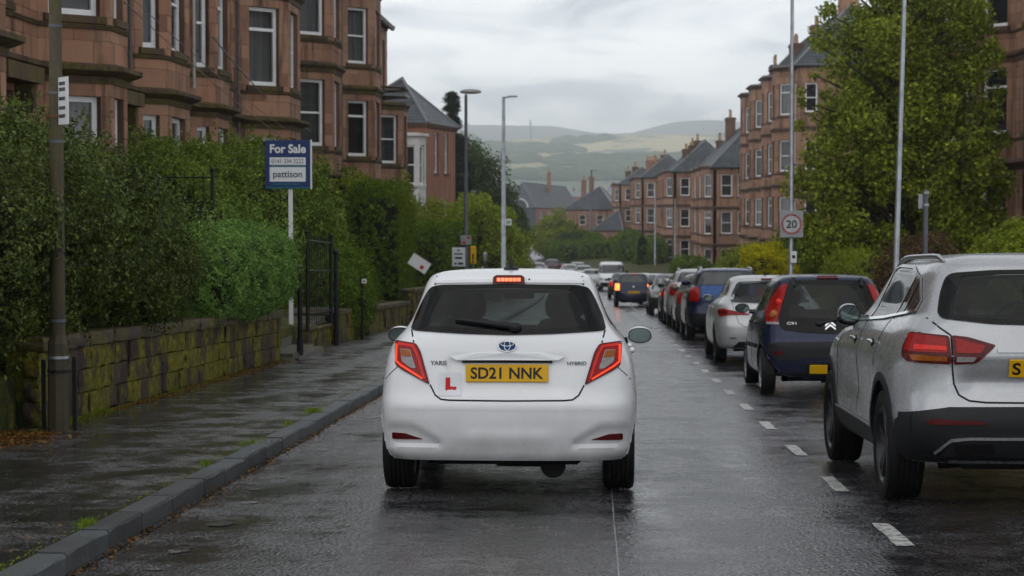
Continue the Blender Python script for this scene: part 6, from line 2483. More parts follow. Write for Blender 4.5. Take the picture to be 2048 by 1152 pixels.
# placed by their rear wheels
wc = white_hatch()
set_on_road(wc.root, -.565, 13.10)
ss = silver_suv()
set_on_road(ss.root, 2.815, 12.28, R(.6))
nc = navy_car()
nc.root['group'] = 'cars parked along the right-hand kerb'
ss.root['group'] = 'cars parked along the right-hand kerb'
set_on_road(nc.root, 2.84, 23.9)
sh_ = silver_hatch()
set_on_road(sh_.root, 2.90, 32.5)
GK = 'cars parked along the right-hand kerb'
far_car('off_roader_car', 'blue and dark small off-roader with roof rails, red lamps, parked beyond the silver hatchback', SU, 'p_navy', 2.93, 43.2, tall=True, rails=True, r=.34, hi=2, ax=(.85, 3.45), gate='p_blue')
far_car('hatchback_car', 'brown-grey hatchback with tall red lamps parked beyond the blue off-roader', SM, 'p_bronze', 2.90, 48.9, r=.30)
far_car('estate_car', 'pale silver estate with roof rails, third from the front of the kerbside row', SU, 'p_silver2', 2.92, 54.2, tall=True, rails=True, r=.33, ax=(.85, 3.45))
far_car('hatchback_car', 'dark graphite hatchback between the silver estate and the nose-on saloon', SM, 'p_grey', 2.90, 59.9, r=.30)
far_car('saloon_car', 'graphite saloon facing the camera at the head of the kerbside row', SA, 'p_grey', 2.85, 74.2, flip=True, r=.31)
far_car('hatchback_car', 'navy hatchback driving away with its orange brake lights lit', SM, 'p_navy', 1.80, 87.4, lit=True, r=.30, group='moving cars')
far_car('saloon_car', 'silver saloon nose-on just right of the lit navy hatchback', SA, 'p_silver2', 3.05, 98, flip=True)
far_car('hatchback_car', 'white-roofed car nose-on behind the lit navy hatchback', SM, 'p_white', 2.62, 108, flip=True)
far_car('saloon_car', 'dark red-lamped car half hidden left of the lit navy hatchback', SA, 'p_black', 1.75, 112, lamps='red_lit')
van('white_van', 'white van with glazed sides facing the camera at the road bend', 1.35, 141, group=None)
far_car('estate_car', 'silver estate with a yellow plate heading away left of the white van', SA, 'p_silver2', -.05, 148, group='moving cars')
far_car('hatchback_car', 'pale car with red lamps between the van and the silver nose-on car', SM, 'p_silver', -.75, 168, lamps='red_lit', group='moving cars')
GF = 'distant cars parked at the road bend'
far_car('saloon_car', 'silver car nose-on, second of the distant bend row from the van', SA, 'p_silver2', -2.2, 178, flip=True, group=GF, yaw=R(6))
far_car('hatchback_car', 'small pale hatchback tucked behind the distant silver cars', SM, 'p_silver', -1.35, 186, flip=True, group=GF)
far_car('people_carrier_car', 'dark plum tall car in the middle of the distant bend row', SU, 'p_plum', -3.85, 190, group=GF, tall=True)
far_car('saloon_car', 'bright silver car nose-on, left of the distant dark plum car', SA, 'p_silver', -5.35, 186, flip=True, group=GF, yaw=R(10))
far_car('saloon_car', 'dark grey car in the distant row behind the white ones', SA, 'p_grey', -6.6, 192, flip=True, group=GF, yaw=R(14))
far_car('hatchback_car', 'white car at the left end of the distant bend row', SM, 'p_white', -7.5, 186, flip=True, group=GF, yaw=R(25))
far_car('hatchback_car', 'second white car from the left end of the distant row', SM, 'p_white', -7.0, 200, flip=True, group=GF, yaw=R(20))

# ------------------------------------------------------------------ kerbs and road markings
def kerb_row(x, y0, y1, n, name, side):
    protos = []
    for i in range(5):
        mb = MB()
        vs, fs = bevbox(0, 1, 0, 1, 0, 1, .0)
        mb2 = MB()
        g = 5
        # a long stone: arris worn and uneven
        for j in range(g + 1):
            t = j / g
            a = random.uniform(.004, .012)
            yy = .006 + t * (1 - .012)
            for (px, pz) in ((0, 0), (0, 1 - a * 1.4 / .13), (a / .15, 1 + random.uniform(-.008, .008)), (1, 1 + random.uniform(-.012, .01)), (1, 0)):
                mb2.v.append((px + random.uniform(-.012, .012) * (pz > .1), yy, pz))
        for j in range(g):
            for k in range(4):
                b = j * 5
                mb2.f.append((b + k, b + k + 1, b + k + 6, b + k + 5))
        mb2.f.append((4, 3, 2, 1, 0))
        mb2.f.append(tuple(g * 5 + k for k in range(5)))
        me = mb2.mesh('kerb_stone')
        fixnormals(me)
        me.materials.append(M['kerb'])
        protos.append(me)
    y = y0
    root = empty('kerb', (0, 0, 0), kind='structure', label='row of worn whinstone kerb stones along the footway' if side < 0 else 'kerb stones behind the parked cars')
    k = 0
    rest = MB()
    while y < y1:
        L = random.uniform(.72, 1.05)
        h = .105 + random.uniform(-.005, .006)
        s = slope_at(y)
        xx = x + road_dx(y)
        if k < n:
            o = bpy.data.objects.new('kerb_stone', protos[k % 5])
            COL.objects.link(o)
            o.parent = root
            o.location = (xx + random.uniform(-.006, .006), y, road_z(y) - .06)
            sc = (.15 if side < 0 else -.15)
            o.scale = (-sc, L - .032, h + .06)
            o.rotation_euler = (s, 0, random.uniform(-.006, .006))
        else:
            L = 4.0
            z0, z1 = road_z(y), road_z(y + L)
            d0, d1 = road_dx(y), road_dx(y + L)
            w = -.15 if side < 0 else .15
            rest.add([(x + d0, y, z0 - .05), (x + d0, y, z0 + .12), (x + w + d0, y, z0 + .125), (x + d1, y + L, z1 - .05), (x + d1, y + L, z1 + .12), (x + w + d1, y + L, z1 + .125)],
                     [(0, 1, 4, 3), (1, 2, 5, 4)])
        y += L
        k += 1
    if rest.v:
        tag(rest.build('far_kerb_stones', 'kerb', root), kind='stuff')


kerb_row(KERB_L, 2, 330, 75, 'kerb', -1)
kerb_row(KERB_R, 8, 200, 30, 'kerb', 1)
mb = MB()
for (x0, x1, y0, y1) in [(KERB_L, KERB_L + .02, 0, 1)]:
    pass
# dashed line of the parking lane: each painted dash
y = 8.2
k = 0
root = empty('lane_line', (0, 0, 0), kind='structure', label='worn white dashed line beside the parked cars')
while y < 86:
    m = MB()
    g = 6
    L = .98
    for j in range(g + 1):
        yy = y + L * j / g
        z = road_z(yy) + .005
        w = .050
        m.v += [(1.70 - w + random.uniform(-.006, .006), yy, z), (1.70 + w + random.uniform(-.006, .006), yy, z)]
    m.f = [(2 * j, 2 * j + 1, 2 * j + 3, 2 * j + 2) for j in range(g)]
    m.build('dash', 'line', root)
    y += 2.68 + (random.uniform(-.03, .03))
# pale worn patches where chippings show through the carriageway
pm = MB()
for (px_, py_, w_, l_) in ((345, 1112, .075, .10), (362, 1106, .05, .06), (432, 1057, .085, .12), (492, 1012, .07, .09), (388, 1083, .03, .04), (640, 905, .06, .10), (742, 838, .07, .2), (505, 985, .05, .06), (300, 1150, .05, .05), (560, 960, .04, .06), (690, 870, .05, .12)):
    s_ = (py_ - 545) / 1.485
    cx_, cy_ = (px_ - 1185) / s_, 4000 / s_
    ring = [(cx_ + w_ * math.cos(a) * random.uniform(.6, 1.1), cy_ + l_ * math.sin(a) * random.uniform(.6, 1.1)) for a in [2 * math.pi * k / 11 for k in range(11)]]
    pm.add([(a, b, road_z(b) + .0045) for a, b in ring], [tuple(range(11))])
M['worn'] = make_road('worn_patch', (0.085, 0.083, 0.08), .2, .5, 60)
tag(pm.build('road_patches', 'worn'), 'small pale worn patches in the carriageway near the kerb', kind='structure')
# water standing in the gutter
m = MB()
for j in range(160):
    yy = 4 + j * .25
    w_ = .028 + .030 * (.5 + .5 * math.sin(j * .37) * math.sin(j * .11 + 1)) + random.uniform(0, .012)
    m.v += [(KERB_L + .002, yy, road_z(yy) + .004), (KERB_L + w_, yy, road_z(yy) + .004)]
m.f = [(2 * j, 2 * j + 1, 2 * j + 3, 2 * j + 2) for j in range(159)]
M['water'] = plain('gutter_water', (0.012, 0.012, 0.012), 0.04, 0, .2, 5)
tag(m.build('gutter_water', 'water'), 'thin line of rain water standing against the kerb', kind='structure')
# a tar seam in the carriageway
m = MB()
for j in range(40):
    yy = 5 + j * .25
    m.v += [(.128 + random.uniform(-.002, .002), yy, road_z(yy) + .0045), (.134 + random.uniform(-.002, .002), yy, road_z(yy) + .0045)]
m.f = [(2 * j, 2 * j + 1, 2 * j + 3, 2 * j + 2) for j in range(39)]
tag(m.build('road_seam', 'galv'), 'thin pale joint line in the near carriageway', kind='structure')


# ------------------------------------------------------------------ foliage
RG = np.random.default_rng(11)


def leaf_mesh(name, pos, nrm, size, mat, spread=0.9, aspect=0.55):
    """one small folded leaf at every point"""
    n = len(pos)
    d = RG.normal(size=(n, 3))
    nn = nrm + d * spread
    nn /= np.linalg.norm(nn, axis=1)[:, None] + 1e-9
    t = RG.normal(size=(n, 3))
    t -= nn * (t * nn).sum(1)[:, None]
    t /= np.linalg.norm(t, axis=1)[:, None] + 1e-9
    b = np.cross(nn, t)
    s = size * RG.uniform(0.55, 1.35, n)[:, None]
    w = s * aspect
    fold = nn * s * 0.18
    v = np.stack([pos - t * s * .5, pos + b * w * .5 + fold, pos + t * s * .5, pos - b * w * .5 + fold], 1).reshape(-1, 3)
    me = bpy.data.meshes.new(name)
    me.vertices.add(n * 4)
    me.vertices.foreach_set('co', v.astype(np.float32).ravel())
    idx = (np.arange(n)[:, None] * 4 + np.array([[0, 1, 2, 0, 2, 3]])).ravel()
    me.loops.add(n * 6)
    me.loops.foreach_set('vertex_index', idx.astype(np.int32))
    me.polygons.add(n * 2)
    me.polygons.foreach_set('loop_start', np.arange(0, n * 6, 3, dtype=np.int32))
    me.update(calc_edges=True)
    me.materials.append(M[mat])
    return me


def vnoise(p, f, seed=0.0):
    return (np.sin(p[:, 0] * f + seed) * np.cos(p[:, 1] * f * 1.13 + seed * 2) + np.sin(p[:, 2] * f * 1.3 + p[:, 0] * f * .6 + seed * 3)
            + .5 * np.sin(p[:, 1] * f * 2.3 + p[:, 2] * f * 1.9 + seed)) / 2.5


def blob_points(c, r, n, power=2.0, bumps=.12, freq=3.0, depth=.35, seed=0.0, lo=-.95):
    """points in the outer shell of a lumpy superellipsoid"""
    d = RG.normal(size=(n, 3))
    d /= np.linalg.norm(d, axis=1)[:, None]
    d = d[d[:, 2] > lo]
    k = (np.abs(d) ** power).sum(1) ** (-1 / power)
    s = 1 + bumps * vnoise(d * np.array(r), freq, seed) * 1.6 + RG.normal(size=len(d)) * .025
    inner = 1 - depth * RG.random(len(d)) ** 2.2
    p = d * (k * s * inner)[:, None] * np.array(r) + np.array(c)
    nn = d / np.array(r)
    nn /= np.linalg.norm(nn, axis=1)[:, None]
    return p, nn


def core_blob(c, r, power, scale=.80, bumps=.12, freq=3.0, seed=0.0):
    m = MB()
    nu, nv = 28, 16
    for i in range(nv + 1):
        for k in range(nu):
            a, b = math.pi * i / nv - math.pi / 2, 2 * math.pi * k / nu
            d = np.array([[math.cos(a) * math.cos(b), math.cos(a) * math.sin(b), math.sin(a)]])
            kk = ((np.abs(d) ** power).sum() + 1e-9) ** (-1 / power)
            s = 1 + bumps * vnoise(d * np.array(r), freq, seed)[0] * 1.6
            p = d[0] * kk * s * np.array(r) * scale + np.array(c)
            m.v.append(tuple(p))
    for i in range(nv):
        for k in range(nu):
            k2 = (k + 1) % nu
            m.f.append((i * nu + k, i * nu + k2, (i + 1) * nu + k2, (i + 1) * nu + k))
    return m


M['core_green'] = plain('inner_shade_core', (0.014, 0.018, 0.009), 0.95, var=.4, scale=6)  # solid dark core standing for the twig mass, put in to block light


def bush(name, label, c, r, n, size, mat, power=2.4, bumps=.12, freq=3.0, depth=.35, cat='hedge', group=None, lo=-.95, sprigs=0, aspect=.55, sprig_top=True, extra=None, clump=None):
    o = empty(name, (c[0], c[1], c[2] - r[2]), label=label, cat=cat, group=group)
    seed = random.uniform(0, 9)
    vol = (r[0] * r[1] * r[2]) ** (1 / 3)
    rc = clump or max(.10, vol * .115)
    area = 4 * math.pi * vol ** 2
    k = int(area / (rc * rc) * 1.15)
    cc, cn = blob_points(c, r, k, power, bumps, freq, depth * .55, seed, lo)
    pick = RG.integers(0, len(cc), n)
    d = RG.normal(size=(n, 3)) + cn[pick] * .9
    d /= np.linalg.norm(d, axis=1)[:, None]
    size_c = RG.uniform(.6, 1.35, len(cc))[pick][:, None]
    p = cc[pick] + d * rc * size_c * (RG.random(n)[:, None] ** .45)
    nn = d * .9 + cn[pick] * .35
    if sprigs:
        # shoots that stick out of the clipped surface
        q, qn = blob_points(c, r, sprigs, power, bumps, freq, .02, seed, -.2 if sprig_top else lo)
        ps, ns = [], []
        for a, b in zip(q, qn):
            L = random.uniform(.06, .30) * min(1.6, max(r) / 1.4)
            dirv = b * .6 + np.array([random.gauss(0, .35), random.gauss(0, .35), random.uniform(.2, 1.0)])
            dirv /= np.linalg.norm(dirv)
            k = int(3 + L * 26)
            for j in range(k):
                ps.append(a + dirv * L * j / k + RG.normal(size=3) * .014)
                ns.append(dirv + RG.normal(size=3) * .8)
        p = np.vstack([p, np.array(ps)])
        nn = np.vstack([nn, np.array(ns)])
    me = leaf_mesh('foliage', p, nn, size, mat, .50, aspect)
    f = link('foliage', me, o)
    f.matrix_parent_inverse = Matrix.Translation(-Vector(o.location))
    cr = core_blob(c, r, power, .86 - depth * .35, bumps, freq, seed).build('shade_core', 'core_green', o, smooth=180)
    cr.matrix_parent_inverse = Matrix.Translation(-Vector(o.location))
    if extra:
        extra(o)
    return o


def tree(name, label, x, y, z0, clusters, nleaf, size, mat, trunk_r=.12, trunk_h=3, cat='tree', group=None, core=.45, limbs=True, spread=1.2, flat=1.0, aspect=.6):
    """trunk with limbs out to every cluster of leaves"""
    o = empty(name, (x, y, z0), label=label, cat=cat, group=group)
    tm = MB()
    top = max(c[2] for c, r in clusters)
    hh = z0 + trunk_h
    pts = [(x, y, z0 - .2), (x + .05, y, z0 + trunk_h * .5), (x, y + .05, hh), (x + random.uniform(-.2, .2), y, (hh + top) / 2), (x, y, top - .2)]
    tm.tube(pts, [trunk_r * 1.3, trunk_r, trunk_r * .85, trunk_r * .5, trunk_r * .15], 10)
    if limbs:
        for (c, r) in clusters:
            if random.random() < .75:
                s = Vector((x, y, min(max(z0 + trunk_h * .6, c[2] - 1.6), top - .5)))
                e_ = Vector(c)
                mid = (s + e_) / 2 + Vector((random.uniform(-.15, .15), random.uniform(-.15, .15), random.uniform(-.1, .3)))
                tm.tube([s, mid, e_], [trunk_r * .38, trunk_r * .22, trunk_r * .07], 6)
    tr = tm.build('trunk', 'bark', o, smooth=60)
    ps, ns = [], []
    for (c, r) in clusters:
        k = int(nleaf * (r ** 2) / sum(q[1] ** 2 for q in clusters))
        d = RG.normal(size=(k, 3))
        d /= np.linalg.norm(d, axis=1)[:, None]
        rad = r * (1 - .75 * RG.random(k) ** 1.6) * (1 + .22 * vnoise(d * r, 5.5 / r, c[0]))
        p = d * rad[:, None] * np.array([1, 1, flat]) + np.array(c)
        ps.append(p)
        ns.append(d * .5 + np.array([0, 0, .6]))
    me = leaf_mesh('crown', np.vstack(ps), np.vstack(ns), size, mat, spread, aspect)
    f = link('crown', me, o)
    for q in (tr, f):
        q.matrix_parent_inverse = Matrix.Translation(-Vector(o.location))
    return o


def crown_clusters(cx, cy, cz, rx, ry, rz, n, r0, r1, shell=.55, lo=-1.0, egg=0.0):
    out = []
    while len(out) < n:
        d = Vector((random.gauss(0, 1), random.gauss(0, 1), random.gauss(0, 1))).normalized()
        if d.z < lo:
            continue
        k = random.uniform(shell, 1.0)
        w = 1 - egg * max(0, d.z)
        out.append(((cx + d.x * rx * k * w, cy + d.y * ry * k * w, cz + d.z * rz * k), random.uniform(r0, r1)))
    return out


# ------------------------------------------------------------------ the mossy retaining wall, gate and steps
def rough_meshes(name, mat, n=6, amp=.05, sub=3):
    out = []
    for i in range(n):
        import bmesh
        bm = bmesh.new()
        bmesh.ops.create_cube(bm, size=1.0)
        bmesh.ops.subdivide_edges(bm, edges=bm.edges, cuts=sub, use_grid_fill=True)
        sd_ = random.uniform(0, 50)
        for v in bm.verts:
            p = v.co.copy()
            # round the arrises, then roughen the faces
            for a in range(3):
                oth = [abs(p[b]) for b in range(3) if b != a]
                if max(oth) > .49 and abs(p[a]) > .49:
                    v.co[a] *= .955
            v.co += Vector((math.sin(p.y * 9 + sd_) * math.cos(p.z * 7 + sd_), math.sin(p.z * 8 + p.x * 5 + sd_), math.cos(p.x * 9 + p.y * 6 + sd_))) * amp * .5
            v.co += Vector([random.uniform(-amp, amp) * .75 for _ in range(3)])
        me = bpy.data.meshes.new(name)
        bm.to_mesh(me)
        bm.free()
        me.shade_smooth()
        me.set_sharp_from_angle(angle=R(35))
        me.materials.append(M[mat])
        out.append(me)
    return out


WS = rough_meshes('wall_stone', 'wallstone', 6, .05)
CS = rough_meshes('coping_stone', 'wallstone_top', 5, .035)
ST = rough_meshes('step_stone', 'step', 3, .02, 2)


def put(me, parent, name, x0, x1, y0, y1, z0, z1, rx=0.0, rz=0.0):
    o = bpy.data.objects.new(name, me)
    COL.objects.link(o)
    o.parent = parent
    loc = Vector(((x0 + x1) / 2, (y0 + y1) / 2, (z0 + z1) / 2))
    o.location = loc - Vector(parent.location)
    o.scale = (x1 - x0, y1 - y0, z1 - z0)
    o.rotation_euler = (rx, 0, rz)
    return o


def stone_wall(label, x, y0, y1, h, courses=3, cop=.11, thick=.34, lens=(.45, .95), name='garden_wall', group='mossy garden walls along the footway'):
    ym = (y0 + y1) / 2
    w = empty(name, (x, ym, road_z(ym)), label=label, cat='wall', group=group)
    core = MB()
    n = 8
    for i in range(n + 1):
        yy = y0 + .03 + (y1 - y0 - .06) * i / n
        z = road_z(yy) + .1
        core.v += [(x - .04, yy, z - .15), (x - .04, yy, z + h - cop), (x - thick + .04, yy, z + h - cop), (x - thick + .04, yy, z - .15)]
    for i in range(n):
        for k in range(4):
            core.f.append((4 * i + k, 4 * i + (k + 1) % 4, 4 * i + 4 + (k + 1) % 4, 4 * i + 4 + k))
    core.f += [(0, 1, 2, 3), tuple(4 * n + k for k in (3, 2, 1, 0))]
    c = core.build('wall_core', 'soil', w)
    c.matrix_parent_inverse = Matrix.Translation(-Vector(w.location))
    hh = (h - cop) / courses
    for r in range(courses):
        y = y0 - random.uniform(0, .3) * (r % 2)
        while y < y1 - .05:
            L = random.uniform(*lens)
            a, b = max(y, y0), min(y + L, y1)
            if y1 - b < .2:
                b = y1
            if b - a > .06:
                z = road_z((a + b) / 2) + .10
                d = random.uniform(-.012, .022)
                put(random.choice(WS), w, 'wall_stone', x - .15, x + d, a + .002, b - .002, z + r * hh + .002, z + (r + 1) * hh - .002, slope_at(ym) + random.uniform(-.008, .008), random.uniform(-.02, .02))
            y = b if b > y + .01 else y + L
    y = y0
    while y < y1 - .05:
        L = random.uniform(.8, 1.3)
        b = min(y + L, y1)
        if y1 - b < .4:
            b = y1
        z = road_z((y + b) / 2) + .10
        put(random.choice(CS), w, 'coping_stone', x - thick - .02, x + .045, y + .006, b - .006, z + h - cop, z + h + random.uniform(-.006, .008), slope_at(ym))
        y = b
    return w


W1 = stone_wall('long mossy retaining wall under the big dark hedge', -4.9, 17.5, 31.2, .80, 3, .13)
stone_wall('low mossy stone block beside the gate steps', -4.95, 34.6, 37.6, .42, 2, .06)
stone_wall('garden wall beyond the gate, ending at a dark gap', -4.9, 38.4, 42.6, .66, 2, .10)
stone_wall('low wall under the tall clipped hedge', -4.9, 43.6, 53.5, .62, 2, .10)
stone_wall('raised wall end with a pale coping beyond the tall hedge', -4.82, 53.7, 62, .95, 3, .12, lens=(.6, 1.1))
stone_wall('far wall below the dark square hedges', -4.9, 62.3, 92, .8, 2, .12, lens=(.9, 1.4))
stone_wall('near wall stub behind the leaf litter at the left edge', -5.35, 14.2, 17.2, .72, 3, .10)

# steps up from the footway through the gateway
stp = empty('garden_steps', (-5.6, 32.6, road_z(32.6)), label='wet stone steps rising from the footway through the gate gap', cat='steps')
for i in range(5):
    z = road_z(32.6) + .10 + .15 * i
    put(ST[i % 3], stp, 'step', -5.2 - .36 * (i + 1), -4.72 - .36 * i, 31.45, 33.8, z - .1, z + .13)
put(ST[0], stp, 'step', -4.95, -4.62, 31.35, 34.3, road_z(32.6) + .05, road_z(32.6) + .165)
# flat slabs capping the plinth beyond the steps
pl = empty('stone_plinth', (-5.2, 36, road_z(36)), label='grey capping slabs of the plinth under the iron railing', cat='plinth')
for i in range(3):
    z = road_z(36) + .52 + (.1 if i == 2 else 0)
    put(ST[i % 3], pl, 'slab', -5.75, -4.98, 34.7 + i * 1.35, 35.98 + i * 1.35, z, z + .11)


def post(mb, x, y, z0, z1, r=.028, n=8):
    mb.tube([(x, y, z0), (x, y, z1)], r, n)
    mb.ell((x, y, z1 + r * .9), (r * 1.35, r * 1.35, r * 1.5), 8, 6)


# iron railing with pointed bars: each bar its own piece
def railing(name, label, x0, y0, x1, y1, zb, h, step, rails=(.12, .62, .97), group=None, post_h=None):
    o = empty(name, (x0, y0, zb), label=label, cat='railing', group=group)
    L = math.hypot(x1 - x0, y1 - y0)
    n = max(2, int(L / step))
    s = slope_at((y0 + y1) / 2) if abs(y1 - y0) > .5 else 0
    bm_ = MB()
    bm_.tube([(0, 0, 0), (0, 0, h)], .0085, 6)
    bm_.tube([(0, 0, h), (0, 0, h + .07)], [.014, .002], 6)
    bme = bm_.mesh('bar')
    bme.materials.append(M['iron'])
    for i in range(n + 1):
        t = i / n
        b = bpy.data.objects.new('bar', bme)
        COL.objects.link(b)
        b.parent = o
        b.location = ((x1 - x0) * t, (y1 - y0) * t, math.tan(s) * L * t)
    for k in rails:
        m = MB()
        z = h * k
        m.tube([(0, 0, z), (x1 - x0, y1 - y0, z + math.tan(s) * L)], .013, 6)
        m.build('rail', 'iron', o)
    for t in (0, 1):
        m = MB()
        post(m, (x1 - x0) * t, (y1 - y0) * t, -.1 + math.tan(s) * L * t, (post_h or h) + .06 + math.tan(s) * L * t, .030)
        m.build('post', 'iron', o, smooth=50)
    return o


zr = road_z(33)
railing('gate_railing', 'black iron railing with pointed bars beside the gate steps', -4.93, 34.4, -4.95, 37.7, road_z(35.5) + .62, 1.5, .30)
railing('garden_gate', 'open black iron gate at the top of the wet steps', -5.05, 31.5, -6.2, 33.6, zr + .45, 1.35, .13)
railing('entrance_gate', 'tall black iron gate at the left edge behind the lamp column', -5.5, 17.3, -6.6, 17.45, road_z(17.3) + .12, 1.72, .115, rails=(.10, .55, .62, .96))
railing('garden_railing', 'dark iron railing up the garden behind the sale board', -6.4, 33.5, -8.8, 33.6, road_z(33) + 1.9, 1.2, .16)
for (nm, lb, x, y, h_, rr_) in (('gate_post', 'black iron gate post standing at the foot of the wet steps', -4.72, 32.1, 1.42, .040),
                                ('gate_post', 'black square gate post beside the low mossy block', -4.86, 37.75, 1.72, .045),
                                ('marker_post', 'thin black post with a small white tag in front of the wall', -4.72, 40.8, 1.25, .026)):
    g = empty(nm, (x, y, road_z(y) + .12), label=lb, cat='post', group='black iron posts by the gate')
    m = MB()
    m.tube([(0, 0, -.05), (0, 0, h_)], rr_, 10)
    m.tube([(0, 0, .0), (0, 0, .30)], rr_ * 1.35, 10)
    m.build('shaft', 'iron', g, smooth=50)
    m = MB()
    m.ell((0, 0, h_ + .02), (rr_ * 1.5, rr_ * 1.5, rr_ * 1.4), 12, 8)
    m.build('finial', 'iron', g, smooth=60)
    if rr_ < .03:
        m = MB()
        m.box(.0, .10, -.035, -.028, h_ - .11, h_ - .02, .004)
        tg = m.build('tag_plate', 'white', g)
        m = MB()
        m.box(.03, .07, -.038, -.0355, h_ - .08, h_ - .05)
        m.build('tag_mark', 'black_print', tg)

# handrails up to the front door
hr = empty('handrail', (-8.2, 29, 0), label='sloping iron stair handrail up to the tenement door', cat='handrail')
for dz in (0, -.45):
    m = MB()
    m.tube([(-8.9 + 8.2, 36.5 - 29, 1.75 + dz), (-6.6 + 8.2, 33.3 - 29, .75 + dz)], .018, 8)
    m.build('rail', 'galv_dk', hr)
for t in (0, .5, 1):
    x, y, z = -8.9 + 2.3 * t, 36.5 - 3.2 * t, 1.75 - 1.0 * t
    m = MB()
    m.tube([(x + 8.2, y - 29, z - 1.1), (x + 8.2, y - 29, z)], .018, 8)
    m.build('baluster', 'iron', hr)

# ------------------------------------------------------------------ poles, lamps and signs
def pole_root(name, label, x, y, cat='pole', group=None, lift=.12):
    return empty(name, (x, y, road_z(y) + lift), label=label, cat=cat, group=group)


p = pole_root('lamp_column', 'thick weathered concrete column in front of the big dark hedge', -4.66, 17.25, 'lamp column')
m = MB()
m.lathe([(.001, -.1), (.095, -.1), (.095, .05), (.091, .62), (.089, .625), (.092, .63), (.090, .66), (.090, .74), (.068, .82)], (0, 0, 0), 'z', 8)
m.build('column_base', 'concrete_pole', p)
m = MB()
m.tube([(0, 0, .80), (0, 0, 3.05)], [.066, .060], 20)
m.build('column_shaft', 'concrete_pole', p, smooth=60)
m = MB()
m.tube([(0, 0, 3.05), (0, 0, 6.6)], [.056, .050], 20)
m.build('upper_shaft', 'concrete_pole', p, smooth=60)
for z, rr_, mt in ((.62, .096, 'galv'), (.50, .096, 'iron'), (.94, .069, 'galv_dk'), (2.92, .064, 'galv_dk'), (2.72, .067, 'rust'), (2.50, .064, 'galv_dk'), (3.5, .060, 'galv_dk')):
    m = MB()
    m.lathe([(rr_ - .012, -.012), (rr_, -.012), (rr_, .012), (rr_ - .012, .012)], (0, 0, z), 'z', 20)
    m.build('band', mt, p, smooth=50)
sp = empty('parking_sign', (-4.66, 17.25, road_z(17.25) + .12), label='white parking sign turned edge-on to us on the concrete column', cat='sign')
m = MB()
m.box(.05, .27, -.004, .004, 2.64, 3.05, .003)
pn = m.build('sign_plate', 'white', sp)
sp.rotation_euler = (0, 0, R(-52))
for i, (z, w) in enumerate(((2.98, .12), (2.93, .12), (2.85, .10), (2.77, .12), (2.70, .11))):
    for k in range(5):
        m = MB()
        m.box(.08 + k * .027, .08 + k * .027 + .018, -.0065, -.0045, z, z + .030)
        m.build('print_mark', 'black_print', pn)
for (dx, dy) in ((-.13, 0), (.13, .05)):
    g = empty('guard_post', (-4.66 + dx, 17.25 + dy, road_z(17.25) + .12), label='short black iron post %s the concrete column' % ('left of' if dx < 0 else 'right of'), cat='post', group='short iron posts by the concrete column')
    m = MB()
    m.box(-.018, .018, -.02, .02, -.05, .60 if dx < 0 else .62, .006)
    m.build('shaft', 'iron', g)

# lamp with a flat head beyond the white car
def street_lamp(label, x, y, h, head, group='street lamps on the left', mat='galv_dk', r=.075, lean=0):
    p = pole_root('street_lamp', label, x, y, 'street lamp', group)
    m = MB()
    m.tube([(0, 0, -.1), (0, 0, 1.3)], r * 1.45, 14)
    m.tube([(0, 0, 1.3), (0, 0, 1.36), (lean, 0, h)], [r * 1.45, r, r * .62], 14)
    m.build('column', mat, p, smooth=50)
    if head == 'flat':
        m = MB()
        m.ell((lean + .17, 0, h + .10), (.40, .16, .11), 18, 10)
        m.v = [(a, b, max(c, h + .045)) for a, b, c in m.v]
        m.build('lamp_head', 'lamp_head', p, smooth=50)
        m = MB()
        m.box(lean - .05, lean + .4, -.10, .10, h + .025, h + .045, .01)
        m.build('lamp_lens', 'clear_lens', p)
    elif head == 'arm':
        m = MB()
        m.tube([(lean, 0, h - .05), (lean + .30, 0, h + .0)], .045, 8)
        m.build('arm', mat, p)
        m = MB()
        m.box(lean + .20, lean + .72, -.10, .10, h - .03, h + .06, .02)
        m.build('lamp_head', 'lamp_head', p)
    return p


street_lamp('dark street lamp with a flat oval head beyond the white car', -4.62, 73, 7.85, 'flat', r=.085)
street_lamp('grey street lamp with a short arm, right of the flat-headed one', -4.58, 103, 10.4, 'arm', mat='galv', r=.13)
p2 = street_lamp('tall slim galvanised pole carrying the speed sign on the right', 5.13, 52, 10.5, None, 'tall poles on the right', 'galv', .060)
p3 = street_lamp('bright galvanised pole in front of the maple', 5.12, 34, 8.5, None, 'tall poles on the right', 'galv', .048, lean=.17)
street_lamp('dark far pole in front of the corner house', -.15, 262, 11.0, 'arm', 'far poles', 'galv_dk', .16)
for i, (x, y, h, lb) in enumerate(((6.4, 205, 8, 'left of two thin far posts before the right-hand tenements'), (7.0, 170, 7, 'right of two thin far posts before the right-hand tenements'))):
    street_lamp(lb, x, y, h, None, 'thin far posts', 'galv', .09)

sg = empty('speed_sign', (5.13, 51.86, 0), label='square grey 20 speed limit sign with a faded red ring', cat='sign')
zc_ = 1.485 - (448 - 420) / 77.0
m = MB()
m.box(-.30, .30, -.012, .006, zc_ - .345, zc_ + .345, .02)
pl_ = m.build('sign_plate', 'greysign', sg)
m = MB()
m.lathe([(.001, -.0175), (.222, -.0175), (.222, -.013)], (0, 0, zc_), 'y', 36)
m.build('sign_disc', plain('faded_white', (.45, .46, .47), .5), pl_)
m = MB()
m.lathe([(.262, -.016), (.262, -.0215), (.215, -.0215), (.215, -.016)], (0, 0, zc_), 'y', 40)
m.build('sign_ring', plain('faded_red', (.34, .085, .085), .5, var=.5, scale=5), pl_)
tx = text('lettering', '20', .27, .21, 'black_print', pl_, .002, bold=.02)
tx.location = (0, -.0195, zc_)
for z in (zc_ + .28, zc_ - .28):
    m = MB()
    m.box(-.12, .12, .008, .03, z - .02, z + .02)
    m.build('bracket', 'galv', pl_)
